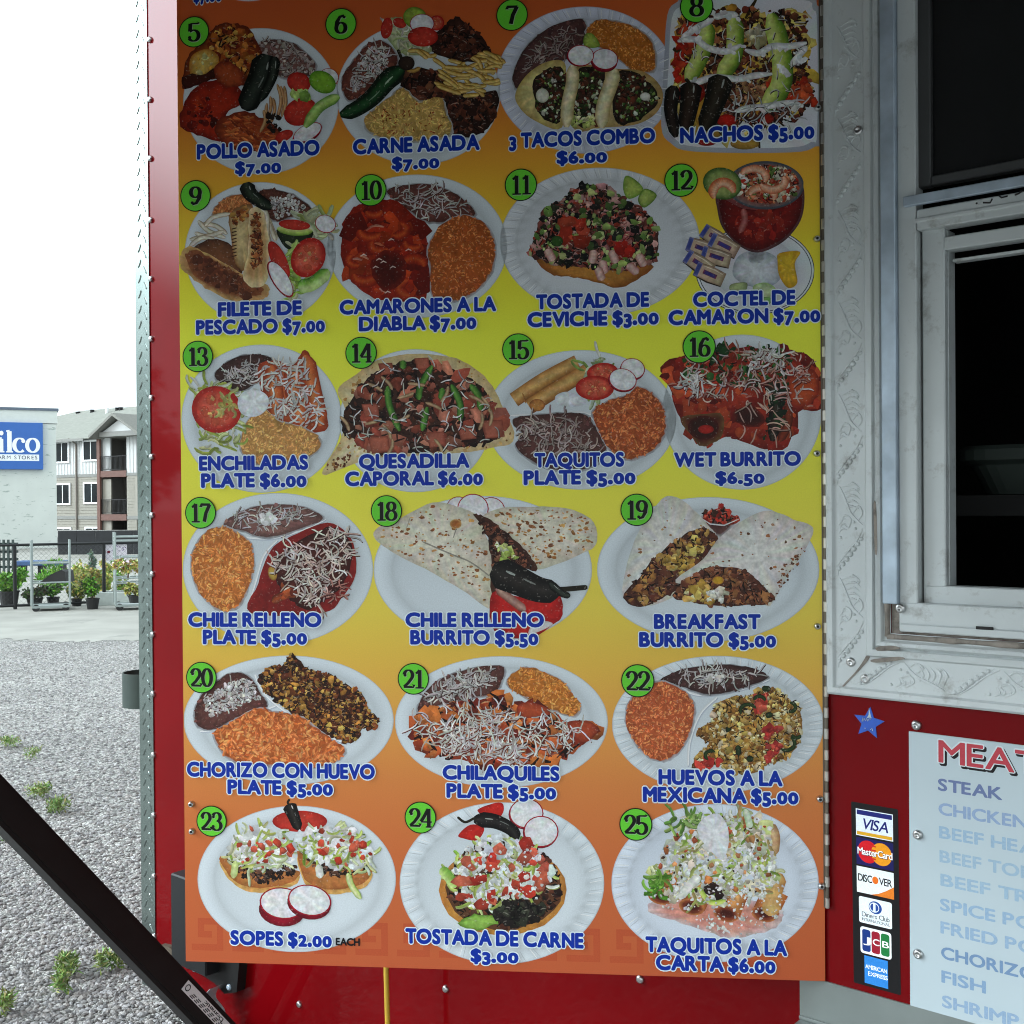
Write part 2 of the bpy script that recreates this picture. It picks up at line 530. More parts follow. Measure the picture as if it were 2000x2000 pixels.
class Art:
    """one dish picture: the plate is the part, each food on it a sub-part"""
    clipu = (-9, 9)
    def __init__(s, root, crop, w0=0.0003):
        s.root = root; s.o = CROPS[crop]; s.z = w0; s.plate = None; s.cur = None; s.parts = []
    def part(s, name, label=None):
        s.cur = MB(); s.parts.append((name, s.cur, label)); s.z += 4e-5
        return s
    def P(s, x, y, z):
        u, v = BOARD.uv(s.o[0] + x / S0, s.o[1] + y / S0)
        return (min(max(u, s.clipu[0]), s.clipu[1]), -z * .35, v)
    def raw(s, pts, faces, cols, z=None):
        z = s.z if z is None else z
        m = s.cur; k = len(m.v)
        if not hasattr(m, 'pc'): m.pc = []
        m.pc.append((k, k + len(pts), len(m.f), len(m.f) + len(faces)))
        m.v += [s.P(x, y, z) for x, y in pts]
        m.f += [tuple(i + k for i in f) for f in faces]
        m.c += [tuple(v * .80 for v in lin(c)[:3]) + (1,) for c in cols] if len(s.parts) < 2 else [tuple(.86 * v ** 1.16 for v in lin(c)[:3]) + (1,) for c in cols]
    def soft(s, P, col, to=(184, 190, 196), wd=7, jag=4):
        """blurred rim round a food, as in the printed photographs"""
        p = [(x + R.uniform(-jag, jag), y + R.uniform(-jag, jag)) for x, y in smooth_closed(P, 5)]
        cx = sum(q[0] for q in p) / len(p); cy = sum(q[1] for q in p) / len(p); m = len(p)
        o = []
        for x, y in p:
            d = sqrt((x - cx) ** 2 + (y - cy) ** 2) or 1
            o.append((x + (x - cx) / d * wd + 2, y + (y - cy) / d * wd + 4))
        i_ = [(x - (x - cx) * .05, y - (y - cy) * .05) for x, y in p]
        s.raw(i_ + o, [(k, (k + 1) % m, m + (k + 1) % m, m + k) for k in range(m)], [shade(col, .8)] * m + [to] * m)
        s.z += 3e-5
    def flat(s, pts, col, smooth=1, z=None):
        p = smooth_closed(pts, 4) if smooth else pts
        if z is None: s.z += 4e-5
        s.raw(p, [tuple(range(len(p)))], [jit(col, .05) for _ in p], z)
        return s
    def blob(s, pts, col, edge=None, mid=None, jag=0, smooth=1, z=None, hx=0, hy=0, n=5):
        """filled outline shaded from the middle (col) to the rim (edge)"""
        p = smooth_closed(pts, n) if smooth else list(pts)
        if jag: p = [(x + R.uniform(-jag, jag), y + R.uniform(-jag, jag)) for x, y in p]
        edge = edge or shade(col, .72)
        cx = sum(q[0] for q in p) / len(p) + hx; cy = sum(q[1] for q in p) / len(p) + hy
        m = len(p)
        P2 = [(x + (cx - x) * .3, y + (cy - y) * .3) for x, y in p]
        pts2 = p + P2 + [(cx, cy)]
        fs = []
        for i in range(m):
            j = (i + 1) % m
            fs += [(i, j, m + j, m + i), (m + i, m + j, 2 * m)]
        ja = .02 if min(col) > 190 else .08
        cols = [jit(edge, ja) for _ in p] + [jit(mixc(col, edge, .25), ja) for _ in p] + [mid or col]
        if z is None: s.z += 4e-5
        s.raw(pts2, fs, cols, z)
        return s
    def oval(s, cx, cy, rx, ry, col, edge=None, rot=0, **k):
        return s.blob(ell(cx, cy, rx, ry, rot, 22), col, edge, smooth=0, **k)
    def grains(s, P, n, L, W, cols, a=None, spread=180, dz=2e-4):
        s.z += 4e-5
        for x, y in sample(P, n):
            t = radians((a or 0) + R.uniform(-spread, spread) / 1.0)
            l = L * R.uniform(.65, 1.2) / 2; w = W * R.uniform(.7, 1.25) / 2
            c = jit(R.choice(cols), .14)
            ca, sa = cos(t), sin(t)
            pts = [(x + i * l * ca - j * w * sa, y + i * l * sa + j * w * ca) for i, j in ((-1, 0), (-.6, -.9), (.6, -1), (1, 0), (.6, 1), (-.6, .9))]
            s.raw(pts, [(0, 1, 2, 3, 4, 5)], [c, shade(c, 1.12), shade(c, 1.1), c, shade(c, .82), shade(c, .84)], s.z + R.random() * dz)
        s.z += dz
        return s
    def chunks(s, P, n, r, cols, hi=1.3, lo=.62, dz=2e-4, flatten=1.0):
        s.z += 4e-5
        n = int(n * 1.25)
        if 12 < r <= 42 and n > 14: r *= .74; n = int(n * 1.65)
        if n > 60:
            specks = int(n * .10)
            for x, y in sample(P, specks):
                t = R.uniform(-.6, .6); l = r * R.uniform(.25, .6); c = mixc(jit(R.choice(cols)), (236, 226, 214), R.uniform(.3, .6))
                s._rib([(x - l * cos(t), y - l * sin(t)), (x, y - l * .2), (x + l * cos(t), y + l * sin(t))], r * .22, c, s.z + dz)
        if n > 60 and lo < .8:       # dark gaps between the pieces
            dk = shade(min(cols, key=sum), .34)
            for x, y in sample(P, int(n * .34)):
                t = R.random() * 6.28; l = r * R.uniform(.4, 1.1)
                s._rib([(x - l * cos(t), y - l * sin(t)), (x + R.uniform(-.3, .3) * l, y + R.uniform(-.3, .3) * l), (x + l * cos(t), y + l * sin(t))], r * R.uniform(.18, .5), dk, s.z + dz * R.uniform(.55, 1.0))
        for x, y in sample(P, n):
            m = R.randint(5, 9); a0 = R.random() * 6.28; rr = r * R.choice((.45, .65, .8, 1.0, 1.35)) * R.uniform(.8, 1.15)
            c = jit(R.choice(cols), .15)
            th = R.random() * 3.14; sq = R.uniform(.55, 1)
            pts = []
            for k in range(m):
                t = a0 + 2 * pi * k / m; q = rr * R.uniform(.55, 1.2)
                ex, ey = q * cos(t), q * sin(t) * sq
                pts.append((x + ex * cos(th) - ey * sin(th), y + (ex * sin(th) + ey * cos(th)) * flatten))
            pts.append((x - rr * .2, y - rr * .25))
            s.raw(pts, [(k, (k + 1) % m, m) for k in range(m)],
                  [shade(c, R.uniform(lo, 1.0) if pts[k][1] > y else R.uniform((lo + 1) / 2, (1 + hi) / 2)) for k in range(m)] + [shade(c, R.uniform(.95, (1 + hi) / 2))], s.z + R.random() * dz)
        s.z += dz
        return s
    def tube(s, path, width, cols, z=None, taper=0.0, n=6, tips=1):
        """ribbon shaded across like a round body; cols from one side to the other"""
        p = smooth_open(path, n) if len(path) > 2 else [mixc(path[0], path[1], k / 5) for k in range(6)]
        m = len(p); q = len(cols)
        pts, cc = [], []
        for i in range(m):
            a, b = p[max(i - 1, 0)], p[min(i + 1, m - 1)]
            dx, dy = b[0] - a[0], b[1] - a[1]; d = sqrt(dx * dx + dy * dy) or 1
            t = i / (m - 1)
            wd = width / 2 * (1 - taper * t)
            if tips: wd *= min(1, .35 + 4 * t) * min(1, .35 + 4 * (1 - t))
            for k in range(q):
                e = (k / (q - 1) * 2 - 1) * wd
                pts.append((p[i][0] - dy / d * e, p[i][1] + dx / d * e)); cc.append(jit(cols[k], .06))
        fs = [(i * q + k, i * q + k + 1, (i + 1) * q + k + 1, (i + 1) * q + k) for i in range(m - 1) for k in range(q - 1)]
        if z is None: s.z += 4e-5
        s.raw(pts, fs, cc, z)
        return s
    def shreds(s, P, n, L, W, cols, shadow=(60, 25, 20), curl=1.0, dz=3e-4):
        s.z += 4e-5
        if W >= 18:
            W *= .6; n = int(n * 1.7); L *= .9
            if shadow: shadow = mixc(shadow, cols[0], .55)
        else:
            W *= .85; n = int(n * 1.25); curl *= .6
        for x, y in sample(P, n):
            t = R.random() * 6.28; c = shade(jit(R.choice(cols), .06), R.uniform(.8, 1.03)); l = L * R.uniform(.5, 1.3)
            cv = R.uniform(-1, 1) * curl
            path = []
            px, py = x, y
            for k in range(6):
                path.append((px, py)); px += cos(t) * l / 5; py += sin(t) * l / 5; t += cv * .55 + R.uniform(-.25, .25)
            zz = s.z + R.random() * dz
            if shadow and R.random() < .6:
                s._rib([(a + 3, b + 5) for a, b in path], W * 1.05, shadow, zz - 1e-5)
            s._rib(path, W, c, zz)
        s.z += dz
        return s
    def _rib(s, p, W, c, z):
        m = len(p); pts = []; cc = []
        for i in range(m):
            a, b = p[max(i - 1, 0)], p[min(i + 1, m - 1)]
            dx, dy = b[0] - a[0], b[1] - a[1]; d = sqrt(dx * dx + dy * dy) or 1
            w = W / 2 * (.55 if i in (0, m - 1) else 1)
            pts += [(p[i][0] - dy / d * w, p[i][1] + dx / d * w), (p[i][0] + dy / d * w, p[i][1] - dx / d * w)]
            cc += [shade(c, 1.05), shade(c, .86)]
        s.raw(pts, [(2 * i, 2 * i + 1, 2 * i + 3, 2 * i + 2) for i in range(m - 1)], cc, z)
    def line(s, pts, W, c, z=None):
        if z is None: s.z += 4e-5
        s._rib(smooth_open(pts, 6), W, c, s.z if z is None else z)
        return s
    # --- set pieces
    def round_plate(s, cx, cy, rx, ry, scallop=0, tint=(214, 222, 228), well=.80):
        s.part('dish_picture')
        prof = [(1.0, .86), (.985, 1.02), (.95, 1.03), (.90, 1.0), (.855, .955), (.83, .93), (well, .965), (.74, 1.0), (.45, 1.02), (0, 1.0)]
        n = 72; pts, cols, fs = [], [], []
        for r, k in prof[:-1]:
            for i in range(n):
                t = 2 * pi * i / n
                rr = r
                kk = k * (1 + .035 * (-sin(t) * .6 - cos(t) * .4) * (1 if r > .84 else -1))
                if scallop and r > .8: kk *= 1 + .035 * (1 if i % 2 else -1)
                pts.append((cx + rx * rr * cos(t), cy + ry * rr * sin(t))); cols.append(shade(tint, kk))
        for j in range(len(prof) - 2):
            for i in range(n):
                a, b = j * n + i, j * n + (i + 1) % n
                fs.append((a, b, b + n, a + n))
        pts.append((cx, cy)); cols.append(tint)
        b = (len(prof) - 2) * n
        fs += [(b + i, b + (i + 1) % n, len(pts) - 1) for i in range(n)]
        s.raw(pts, fs, cols)
        s.z += 4e-5
        if scallop:
            m = scallop
            for i in range(m):
                t = 2 * pi * (i + .5) / m
                a = (cx + rx * .985 * cos(t), cy + ry * .985 * sin(t)); b2 = (cx + rx * .86 * cos(t + .03), cy + ry * .86 * sin(t + .03))
                s._rib([a, mixc(a, b2, .5), b2], 5, shade(tint, .91), s.z)
                a = (cx + rx * .985 * cos(t + .04), cy + ry * .985 * sin(t + .04)); b2 = (cx + rx * .86 * cos(t + .07), cy + ry * .86 * sin(t + .07))
                s._rib([a, mixc(a, b2, .5), b2], 6, (244, 247, 250), s.z + 2e-5)
        s.z += 4e-5
        return s
    def divider(s, pts):
        s.line([(x + 5, y + 6) for x, y in pts], 16, (188, 196, 208))
        s.line(pts, 13, (243, 246, 250))
        return s
    def rice(s, P, col=(205, 118, 60), n=420, name='rice', gold=0, L=27, W=10):
        s.part(name)
        s.soft(P, mixc(col, (190, 170, 150), .3), wd=11)
        s.blob(P, shade(col, .90), shade(col, .80), jag=7)
        Q = smooth_closed(P, 4)
        s.grains(Q, n, L, W, [mixc(col, (225, 190, 150), .12), shade(mixc(col, (245, 200, 150), .25), 1.05), shade(col, .9), mixc(col, (246, 200, 140), .42 + gold)])
        return s
    def beans(s, P, col=(112, 72, 66), n=60, cheese=None, L=60, W=8, cc=((225, 222, 220), (205, 198, 196)), crumb=0):
        s.part('refried_beans')
        s.soft(P, mixc(col, (190, 180, 175), .3), wd=10)
        s.blob(P, col, shade(col, .74), jag=3)
        Q = smooth_closed(P, 4)
        s.chunks(Q, 40, 16, [shade(col, .9), shade(col, 1.08)], hi=1.12, lo=.88)
        C = cheese or Q
        s.part('cheese')
        if crumb:
            s.chunks(C, crumb, 12, list(cc), hi=1.08, lo=.75)
        s.shreds(C, n, L, W, list(cc), shadow=shade(col, .72))
        return s
    def radish(s, cx, cy, rx, ry, rot=0, thick=0):
        s.part('radish_slice')
        if thick: s.oval(cx - 4, cy + thick, rx, ry, (160, 25, 50), (120, 15, 40), rot)
        s.oval(cx, cy, rx, ry, (190, 40, 62), (170, 25, 50), rot)
        s.oval(cx, cy - 1, rx * .93, ry * .92, (236, 236, 238), (226, 226, 230), rot)
        return s
    def tomato(s, cx, cy, rx, ry, rot=0, cut=True):
        s.part('tomato_slice')
        s.oval(cx, cy, rx, ry, (205, 75, 60), (180, 40, 34), rot)
        if cut:
            s.oval(cx, cy, rx * .8, ry * .8, (222, 120, 96), (200, 70, 56), rot)
            for k in range(5):
                a = radians(rot + 72 * k + R.uniform(-22, 22)); q = R.uniform(.38, .5)
                s.oval(cx + rx * q * cos(a), cy + ry * q * sin(a), rx * R.uniform(.16, .28), ry * R.uniform(.14, .26), (206, 104, 76), (196, 76, 56), rot + 72 * k)
            s.chunks(ell(cx, cy, rx * .6, ry * .6, 0, 12), 9, rx * .10, [(226, 176, 120), (216, 130, 100)])
        return s
    def chile(s, path, wd, name='jalapeno', dark=(22, 26, 22), mid=(52, 60, 52), hi=(180, 186, 180), stem=None):
        s.part(name)
        s.tube(path, wd * 1.06, [shade(dark, .8), dark, mid, mixc(mid, hi, .10), mid, dark, shade(dark, .7)], taper=.38)
        p = smooth_open(path, 6)
        m = len(p)
        q = [(x + wd * .13, y - wd * .08) for x, y in p[int(m * .2):int(m * .62)]]
        if len(q) > 4:
            h_ = max(2, len(q) // 3)
            s._rib(q[:h_ + 1], wd * .08, hi, s.z + 2e-5); s._rib(q[h_ + 2:], wd * .055, mixc(hi, mid, .3), s.z + 2e-5)
        s.z += 5e-5
        if stem: s.line(stem, wd * .16, (50, 46, 32))
        return s
    def lettuce(s, P, n, L=80, W=20, cols=((190, 208, 150), (222, 230, 205), (160, 190, 105), (238, 240, 232)), name='lettuce'):
        s.part(name)
        s.shreds(P, n, L, W, list(cols), shadow=(120, 130, 90), curl=.8)
        return s
    def crumbs(s, P, n, r=10, cols=((240, 240, 240), (222, 220, 218)), name='cheese'):
        s.part(name)
        s.chunks(P, n, r, list(cols), hi=1.05, lo=.8)
        return s
    def clusters(s, mb):
        """pieces that lie apart on the plate become sub-parts of their own"""
        if not mb.v: return []
        B = []
        for a, b, c, d in mb.pc:
            xs = [q[0] for q in mb.v[a:b]]; ys = [q[2] for q in mb.v[a:b]]
            B.append((min(xs) - .0002, max(xs) + .0002, min(ys) - .0002, max(ys) + .0002))
        par = list(range(len(B)))
        def find(i):
            while par[i] != i:
                par[i] = par[par[i]]; i = par[i]
            return i
        for i in range(len(B)):
            for j in range(i):
                if B[i][0] < B[j][1] and B[j][0] < B[i][1] and B[i][2] < B[j][3] and B[j][2] < B[i][3]: par[find(i)] = find(j)
        G = {}
        for i in range(len(B)): G.setdefault(find(i), []).append(i)
        if not 1 < len(G) < 16: return [mb]
        out = []
        for g in G.values():
            q = MB()
            for i in g:
                a, b, c, d = mb.pc[i]; k = len(q.v)
                q.v += mb.v[a:b]; q.c += mb.c[a:b]; q.f += [tuple(t - a + k for t in f) for f in mb.f[c:d]]
            out.append(q)
        return out
    def finish(s, label):
        nm, mb, _ = s.parts[0]
        root = mb.build(nm, INK, s.root)
        root['label'] = label
        for nm, mb, lb in s.parts[1:]:
            for g in s.clusters(mb):
                o = g.build(nm, FOOD, root)
                if lb: o['label'] = lb
        s.zmax = s.z
        return root
# ------------------------------------------------------------------ the hinged menu board
UL = (BOARD.uv(347, 0)[0] + BOARD.uv(361, 1876)[0]) / 2
VB = (BOARD.uv(361, 1876)[1] + BOARD.uv(1617, 1918)[1]) / 2
VT = BOARD.uv(1000, 0)[1] + 0.30
UR = -0.004
menu = tag(empty('menu_board', (BOARD.H.x, BOARD.H.y, 0), BOARD.rz),
           'large orange and yellow menu board of numbered food plates hinged beside the serving window', 'menu board')
Art.clipu = (UL + .001, UR - .001)

def board_ink(py):
    stops = [(-330, (196, 84, 38)), (0, (190, 84, 38)), (180, (204, 112, 40)), (330, (222, 160, 46)), (520, (226, 214, 48)), (640, (226, 230, 54)), (930, (222, 218, 54)),
             (1080, (222, 206, 60)), (1190, (218, 194, 66)), (1300, (216, 172, 62)), (1440, (210, 140, 62)), (1540, (200, 118, 56)), (1680, (190, 98, 48)), (1900, (180, 84, 46))]
    for (a, ca), (b, cb) in zip(stops, stops[1:]):
        if py <= b: return mixc(ca, cb, max(0, (py - a) / (b - a)))
    return stops[-1][1]
def panel():
    m = MB()
    th = 0.006
    nv, nu = 60, 3
    vs, fs, cs = [], [], []
    v0 = BOARD.uv(1000, 0)[1]; v1 = BOARD.uv(1000, 1000)[1]
    k = 1000 / (v1 - v0)
    for j in range(nv + 1):
        v = VB + (VT - VB) * j / nv
        for i in range(nu + 1):
            vs.append((UL + (UR - UL) * i / nu, 0, v)); cs.append(lin(board_ink((v - v0) * k)))
    for j in range(nv):
        for i in range(nu):
            a = j * (nu + 1) + i
            fs.append((a, a + 1, a + nu + 2, a + nu + 1))
    n = len(vs)
    vs += [(UL, 0, VB), (UR, 0, VB), (UR, 0, VT), (UL, 0, VT), (UL, th, VB), (UR, th, VB), (UR, th, VT), (UL, th, VT)]
    cs += [lin((120, 60, 50))] * 8
    fs += [tuple(n + i for i in f) for f in ((5, 4, 7, 6), (4, 5, 1, 0), (5, 6, 2, 1), (6, 7, 3, 2), (7, 4, 0, 3))]
    return link_mesh('panel', vs, fs, inkmat('satin_print', 0.36, 0.4, 0.05), menu, cs)
panel()

# faint step pattern printed along the foot of the board
def greek():
    m = MB()
    z = 0.00012
    def bar(u0, u1, v0, v1):
        vv = VB + (v0 + v1) / 2
        m.add([(u0, -z, v0), (u1, -z, v0), (u1, -z, v1), (u0, -z, v1)], [(0, 1, 2, 3)], lin((176, 79, 47)))
    u = UL + 0.012; b = VB + 0.022; c = .0125
    while u < UR - .10:
        bar(u, u + 5 * c, b, b + c); bar(u + 4 * c, u + 5 * c, b + c, b + 5 * c); bar(u + 1 * c, u + 4 * c, b + 4 * c, b + 5 * c)
        bar(u + 1 * c, u + 2 * c, b + 2 * c, b + 4 * c); bar(u + 2 * c, u + 3.2 * c, b + 2 * c, b + 3 * c)
        u += 6.4 * c
    m.build('step_pattern', INK, menu)
greek()

BLUE, WHITE = (4, 44, 150), (214, 226, 234)
ZTXT = 0.0021
def caption(crop, lines, label):
    m = MB()
    o = CROPS[crop]
    for text, x0, x1, y, h in lines:
        up = BOARD.uv(o[0] + (x0 + x1) / 2 / S0, o[1] + y / S0)
        a = BOARD.uv(o[0] + x0 / S0, o[1] + y / S0)[0]; b = BOARD.uv(o[0] + x1 / S0, o[1] + y / S0)[0]
        hh = up[1] - BOARD.uv(o[0] + (x0 + x1) / 2 / S0, o[1] + (y - h) / S0)[1]
        hh = abs(hh)
        fn = lambda x, y_, z: (x, -z, y_)
        if text == 'EACH':
            put_text(m, text, fn, a, b, up[1], hh, lin((18, 18, 22)), off=.06, gap=.13, z=ZTXT)
            continue
        put_text(m, text, fn, a, b, up[1], hh, lin(WHITE), off=0.17, z=ZTXT, gap=.19, oldstyle=True)
        put_text(m, text, fn, a, b, up[1], hh, lin(BLUE), off=0.082, z=ZTXT + 1.2e-4, gap=.19, oldstyle=True)
    tag(m.build('caption', INK, menu), label)

def badge(crop, num, x, y, r):
    m = MB(); o = CROPS[crop]
    px, py = o[0] + x / S0, o[1] + y / S0
    cu, cv = BOARD.uv(px, py)
    rr = abs(BOARD.uv(px + r / S0, py)[0] - cu)
    z = ZTXT + 2.4e-4
    def disc(rad, col, zz, dx=0, dy=0):
        vs = [(cu + dx + rad * cos(2 * pi * k / 44), -zz, cv + dy + rad * sin(2 * pi * k / 44)) for k in range(44)]
        m.add(vs, [tuple(range(44))], lin(col))
    disc(rr * 1.02, (16, 22, 12), z)
    disc(rr * .955, (98, 196, 52), z + 6e-5)
    h = rr * 1.22
    wds = [PENW.get(c, .60) for c in num]
    sx = 1.0 if len(num) > 1 else 1.12
    tot = sum(wds) * h * sx
    fn = lambda a, b, zz: (a, -zz, b)
    for dx, dy, col, dz, fat in ((.035, -.045, (150, 170, 140), 1e-4, .012), (0, 0, (14, 16, 14), 4e-4, .012)):
        x0 = cu - tot / 2 + dx * rr
        for c, wd in zip(num, wds):
            pen_char(m, c, fn, x0, cv - h / 2 + dy * rr, h, sx, lin(col), thick=.17, thin=.05, z=z + dz, fat=fat)
            x0 += wd * h * sx
    tag(m.build('number_badge', INK, menu), 'round green badge numbered ' + num)

for a in (('A1', '5', 118, 188, 86), ('A1', '6', 970, 143, 89), ('B1', '7', 90, 90, 90), ('B1', '8', 1160, 40, 95), ('A2', '9', 127, 188, 87), ('A2', '10', 1143, 155, 90),
          ('B2', '11', 141, 124, 92), ('B2', '12', 1070, 97, 96), ('A3', '13', 140, 168, 87), ('A3', '14', 1087, 147, 90), ('B3', '15', 125, 127, 91), ('B3', '16', 1175, 112, 95),
          ('A4', '17', 156, 153, 88), ('A4', '18', 1234, 143, 89), ('B4', '19', 813, 136, 93), ('A5', '20', 161, 187, 87), ('A5', '21', 1390, 195, 89), ('B5', '22', 819, 206, 95),
          ('A6', '23', 220, 188, 86), ('A6', '24', 1431, 167, 90), ('B6', '25', 808, 147, 94)):
    badge(*a)
H = 74
for c, ls, lb in (
    ('A1', [('$7.00', 118, 275, 10, 66)], 'blue price printed at the very top of the photo'),
    ('A1', [('POLLO ASADO', 140, 842, 910, 78), ('$7.00', 362, 618, 1005, 66)], 'blue caption POLLO ASADO'),
    ('A1', [('CARNE ASADA', 1045, 1765, 880, 78), ('$7.00', 1272, 1535, 978, 66)], 'blue caption CARNE ASADA'),
    ('B1', [('3 TACOS COMBO', 78, 915, 842, 78), ('$6.00', 355, 635, 945, 68)], 'blue caption 3 TACOS COMBO'),
    ('B1', [('NACHOS $5.00', 1070, 1838, 815, 80)], 'blue caption NACHOS'),
    ('A2', [('FILETE DE', 262, 738, 878, H), ('PESCADO $7.00', 135, 872, 980, H)], 'blue caption FILETE DE PESCADO'),
    ('A2', [('CAMARONES A LA', 968, 1860, 861, H), ('DIABLA $7.00', 1080, 1750, 961, H)], 'blue caption CAMARONES A LA DIABLA'),
    ('B2', [('TOSTADA DE', 235, 880, 833, 76), ('CEVICHE $3.00', 185, 935, 936, 76)], 'blue caption TOSTADA DE CEVICHE'),
    ('B2', [('COCTEL DE', 1145, 1728, 820, 76), ('CAMARON $7.00', 1003, 1872, 923, 76)], 'blue caption COCTEL DE CAMARON'),
    ('A3', [('ENCHILADAS', 153, 775, 822, H), ('PLATE $6.00', 165, 765, 922, H)], 'blue caption ENCHILADAS PLATE'),
    ('A3', [('QUESADILLA', 1080, 1705, 811, H), ('CAPORAL $6.00', 1000, 1788, 911, H)], 'blue caption QUESADILLA CAPORAL'),
    ('B3', [('TAQUITOS', 225, 735, 804, H), ('PLATE $5.00', 163, 800, 905, H)], 'blue caption TAQUITOS PLATE'),
    ('B3', [('WET BURRITO', 1035, 1760, 800, H), ('$6.50', 1275, 1548, 902, 66)], 'blue caption WET BURRITO'),
    ('A4', [('CHILE RELLENO', 90, 852, 810, H), ('PLATE $5.00', 175, 768, 911, H)], 'blue caption CHILE RELLENO PLATE'),
    ('A4', [('CHILE RELLENO', 1350, 2142, 811, H), ('BURRITO $5.50', 1378, 2109, 913, H)], 'blue caption CHILE RELLENO BURRITO'),
    ('B4', [('BREAKFAST', 918, 1520, 822, 76), ('BURRITO $5.00', 833, 1615, 927, 76)], 'blue caption BREAKFAST BURRITO'),
    ('A5', [('CHORIZO CON HUEVO', 82, 1162, 764, 76), ('PLATE $5.00', 318, 918, 862, H)], 'blue caption CHORIZO CON HUEVO PLATE'),
    ('A5', [('CHILAQUILES', 1565, 2232, 778, H), ('PLATE $5.00', 1588, 2212, 884, H)], 'blue caption CHILAQUILES PLATE'),
    ('B5', [('HUEVOS A LA', 945, 1648, 807, 78), ('MEXICANA $5.00', 855, 1745, 910, 78)], 'blue caption HUEVOS A LA MEXICANA'),
    ('A6', [('SOPES $2.00', 335, 912, 907, H), ('EACH', 942, 1078, 908, 40)], 'blue caption SOPES with small black EACH'),
    ('A6', [('TOSTADA DE CARNE', 1350, 2372, 906, 78), ('$3.00', 1728, 1994, 1004, 70)], 'blue caption TOSTADA DE CARNE'),
    ('B6', [('TAQUITOS A LA', 870, 1675, 893, 80), ('CARTA $6.00', 930, 1612, 996, 78)], 'blue caption TAQUITOS A LA CARTA')):
    caption(c, ls, lb)
# ------------------------------------------------------------------ the 21 dish pictures
TAN, BRN, DRK = (196, 150, 92), (120, 66, 40), (52, 32, 26)
MEAT = [(96, 54, 40), (70, 40, 32), (122, 72, 52), (54, 32, 28)]
CH = ((236, 234, 230), (220, 214, 208), (246, 246, 244))
def dish(crop, w0=0.0004):
    return Art(menu, crop, w0)

# a dish above the frame whose plate just shows at the top edge
a = dish('A1', .0003); a.round_plate(430, -300, 330, 308); a.finish('printed white plate cut off at the top of the photo')

# 5 pollo asado
a = dish('A1'); a.round_plate(505, 588, 452, 425)
a.beans([(490, 258), (580, 230), (690, 255), (785, 325), (822, 390), (780, 440), (640, 450), (560, 390)], (142, 104, 98), 26, crumb=110, cc=((205, 196, 190), (178, 165, 160)), L=40, W=7)
a.part('chicken')
a.blob([(215, 180), (262, 138), (350, 135), (440, 175), (508, 300), (490, 420), (380, 500), (240, 460), (130, 480), (62, 520), (48, 455), (80, 330), (140, 265)], (176, 96, 44), (105, 42, 22), jag=6)
a.chunks([(215, 190), (350, 150), (440, 190), (490, 320), (440, 440), (300, 420), (200, 380)], 55, 34, [(205, 140, 66), (190, 112, 48), (150, 70, 34), (224, 178, 92), (110, 40, 26)])
a.blob([(100, 330), (190, 285), (260, 330), (240, 400), (150, 445), (95, 430)], (226, 196, 110), (180, 120, 48))
a.chunks([(110, 330), (230, 300), (230, 400), (120, 430)], 10, 20, [(238, 226, 160), (210, 160, 70)])
a.blob([(60, 440), (180, 430), (240, 400), (240, 450), (120, 500), (60, 520)], (84, 36, 26), jag=6)
a.blob([(45, 640), (110, 520), (230, 465), (370, 500), (395, 600), (300, 665), (300, 800), (230, 815), (110, 775), (38, 735)], (188, 62, 32), (122, 30, 20), jag=5)
a.chunks([(80, 620), (200, 560), (250, 740), (100, 740)], 26, 34, [(120, 30, 22), (80, 24, 20), (160, 44, 28), (200, 74, 36)], hi=1.12, lo=.85)
a.blob([(240, 380), (330, 360), (400, 430), (390, 500), (290, 500), (240, 450)], (184, 92, 50), (120, 48, 30), jag=5)
a.part('shredded_chicken')
a.blob([(260, 690), (420, 650), (520, 690), (640, 800), (520, 880), (330, 865), (250, 790)], (176, 88, 48), (120, 46, 28), jag=8)
a.grains([(280, 700), (420, 660), (600, 800), (500, 870), (340, 850)], 130, 50, 12, [(190, 98, 52), (150, 66, 36), (206, 124, 70)], 20, 40)
a.part('onion_strip')
for p in ([(620, 500), (640, 600), (625, 680)], [(575, 570), (585, 640), (560, 720)], [(540, 600), (530, 690), (525, 740)], [(600, 490), (622, 580), (600, 690)], [(560, 560), (560, 640), (510, 760)], [(640, 500), (650, 590), (640, 640)], [(520, 640), (530, 700), (500, 770)]): a.tube(p, 20, [(130, 88, 56), (198, 154, 108), (216, 178, 134), (150, 100, 66)])
a.chunks([(540, 660), (620, 660), (620, 770), (560, 780)], 12, 26, [(50, 34, 28), (36, 28, 24)])
a.tomato(725, 480, 70, 58, 20, cut=False); a.tomato(735, 650, 100, 78, -25, cut=False); a.tomato(640, 790, 55, 30, -25, cut=False)
a.radish(900, 450, 58, 52, 20); a.radish(775, 770, 92, 46, -28, 14)
a.part('lime')
a.oval(862, 478, 82, 62, (150, 196, 70), (88, 140, 40), 28); a.tube([(960, 560), (880, 600), (830, 640), (760, 740)], 62, [(90, 140, 60), (170, 205, 110), (196, 222, 140), (110, 160, 70)])
a.chunks([(690, 540), (780, 520), (800, 560), (700, 575)], 10, 26, [(150, 190, 90), (190, 215, 130)])
a.chile([(545, 320), (510, 440), (450, 560), (410, 640)], 165); a.chile([(585, 330), (570, 450), (500, 590)], 70)
a.finish('printed plate of roast chicken with beans, dark chile and lime')

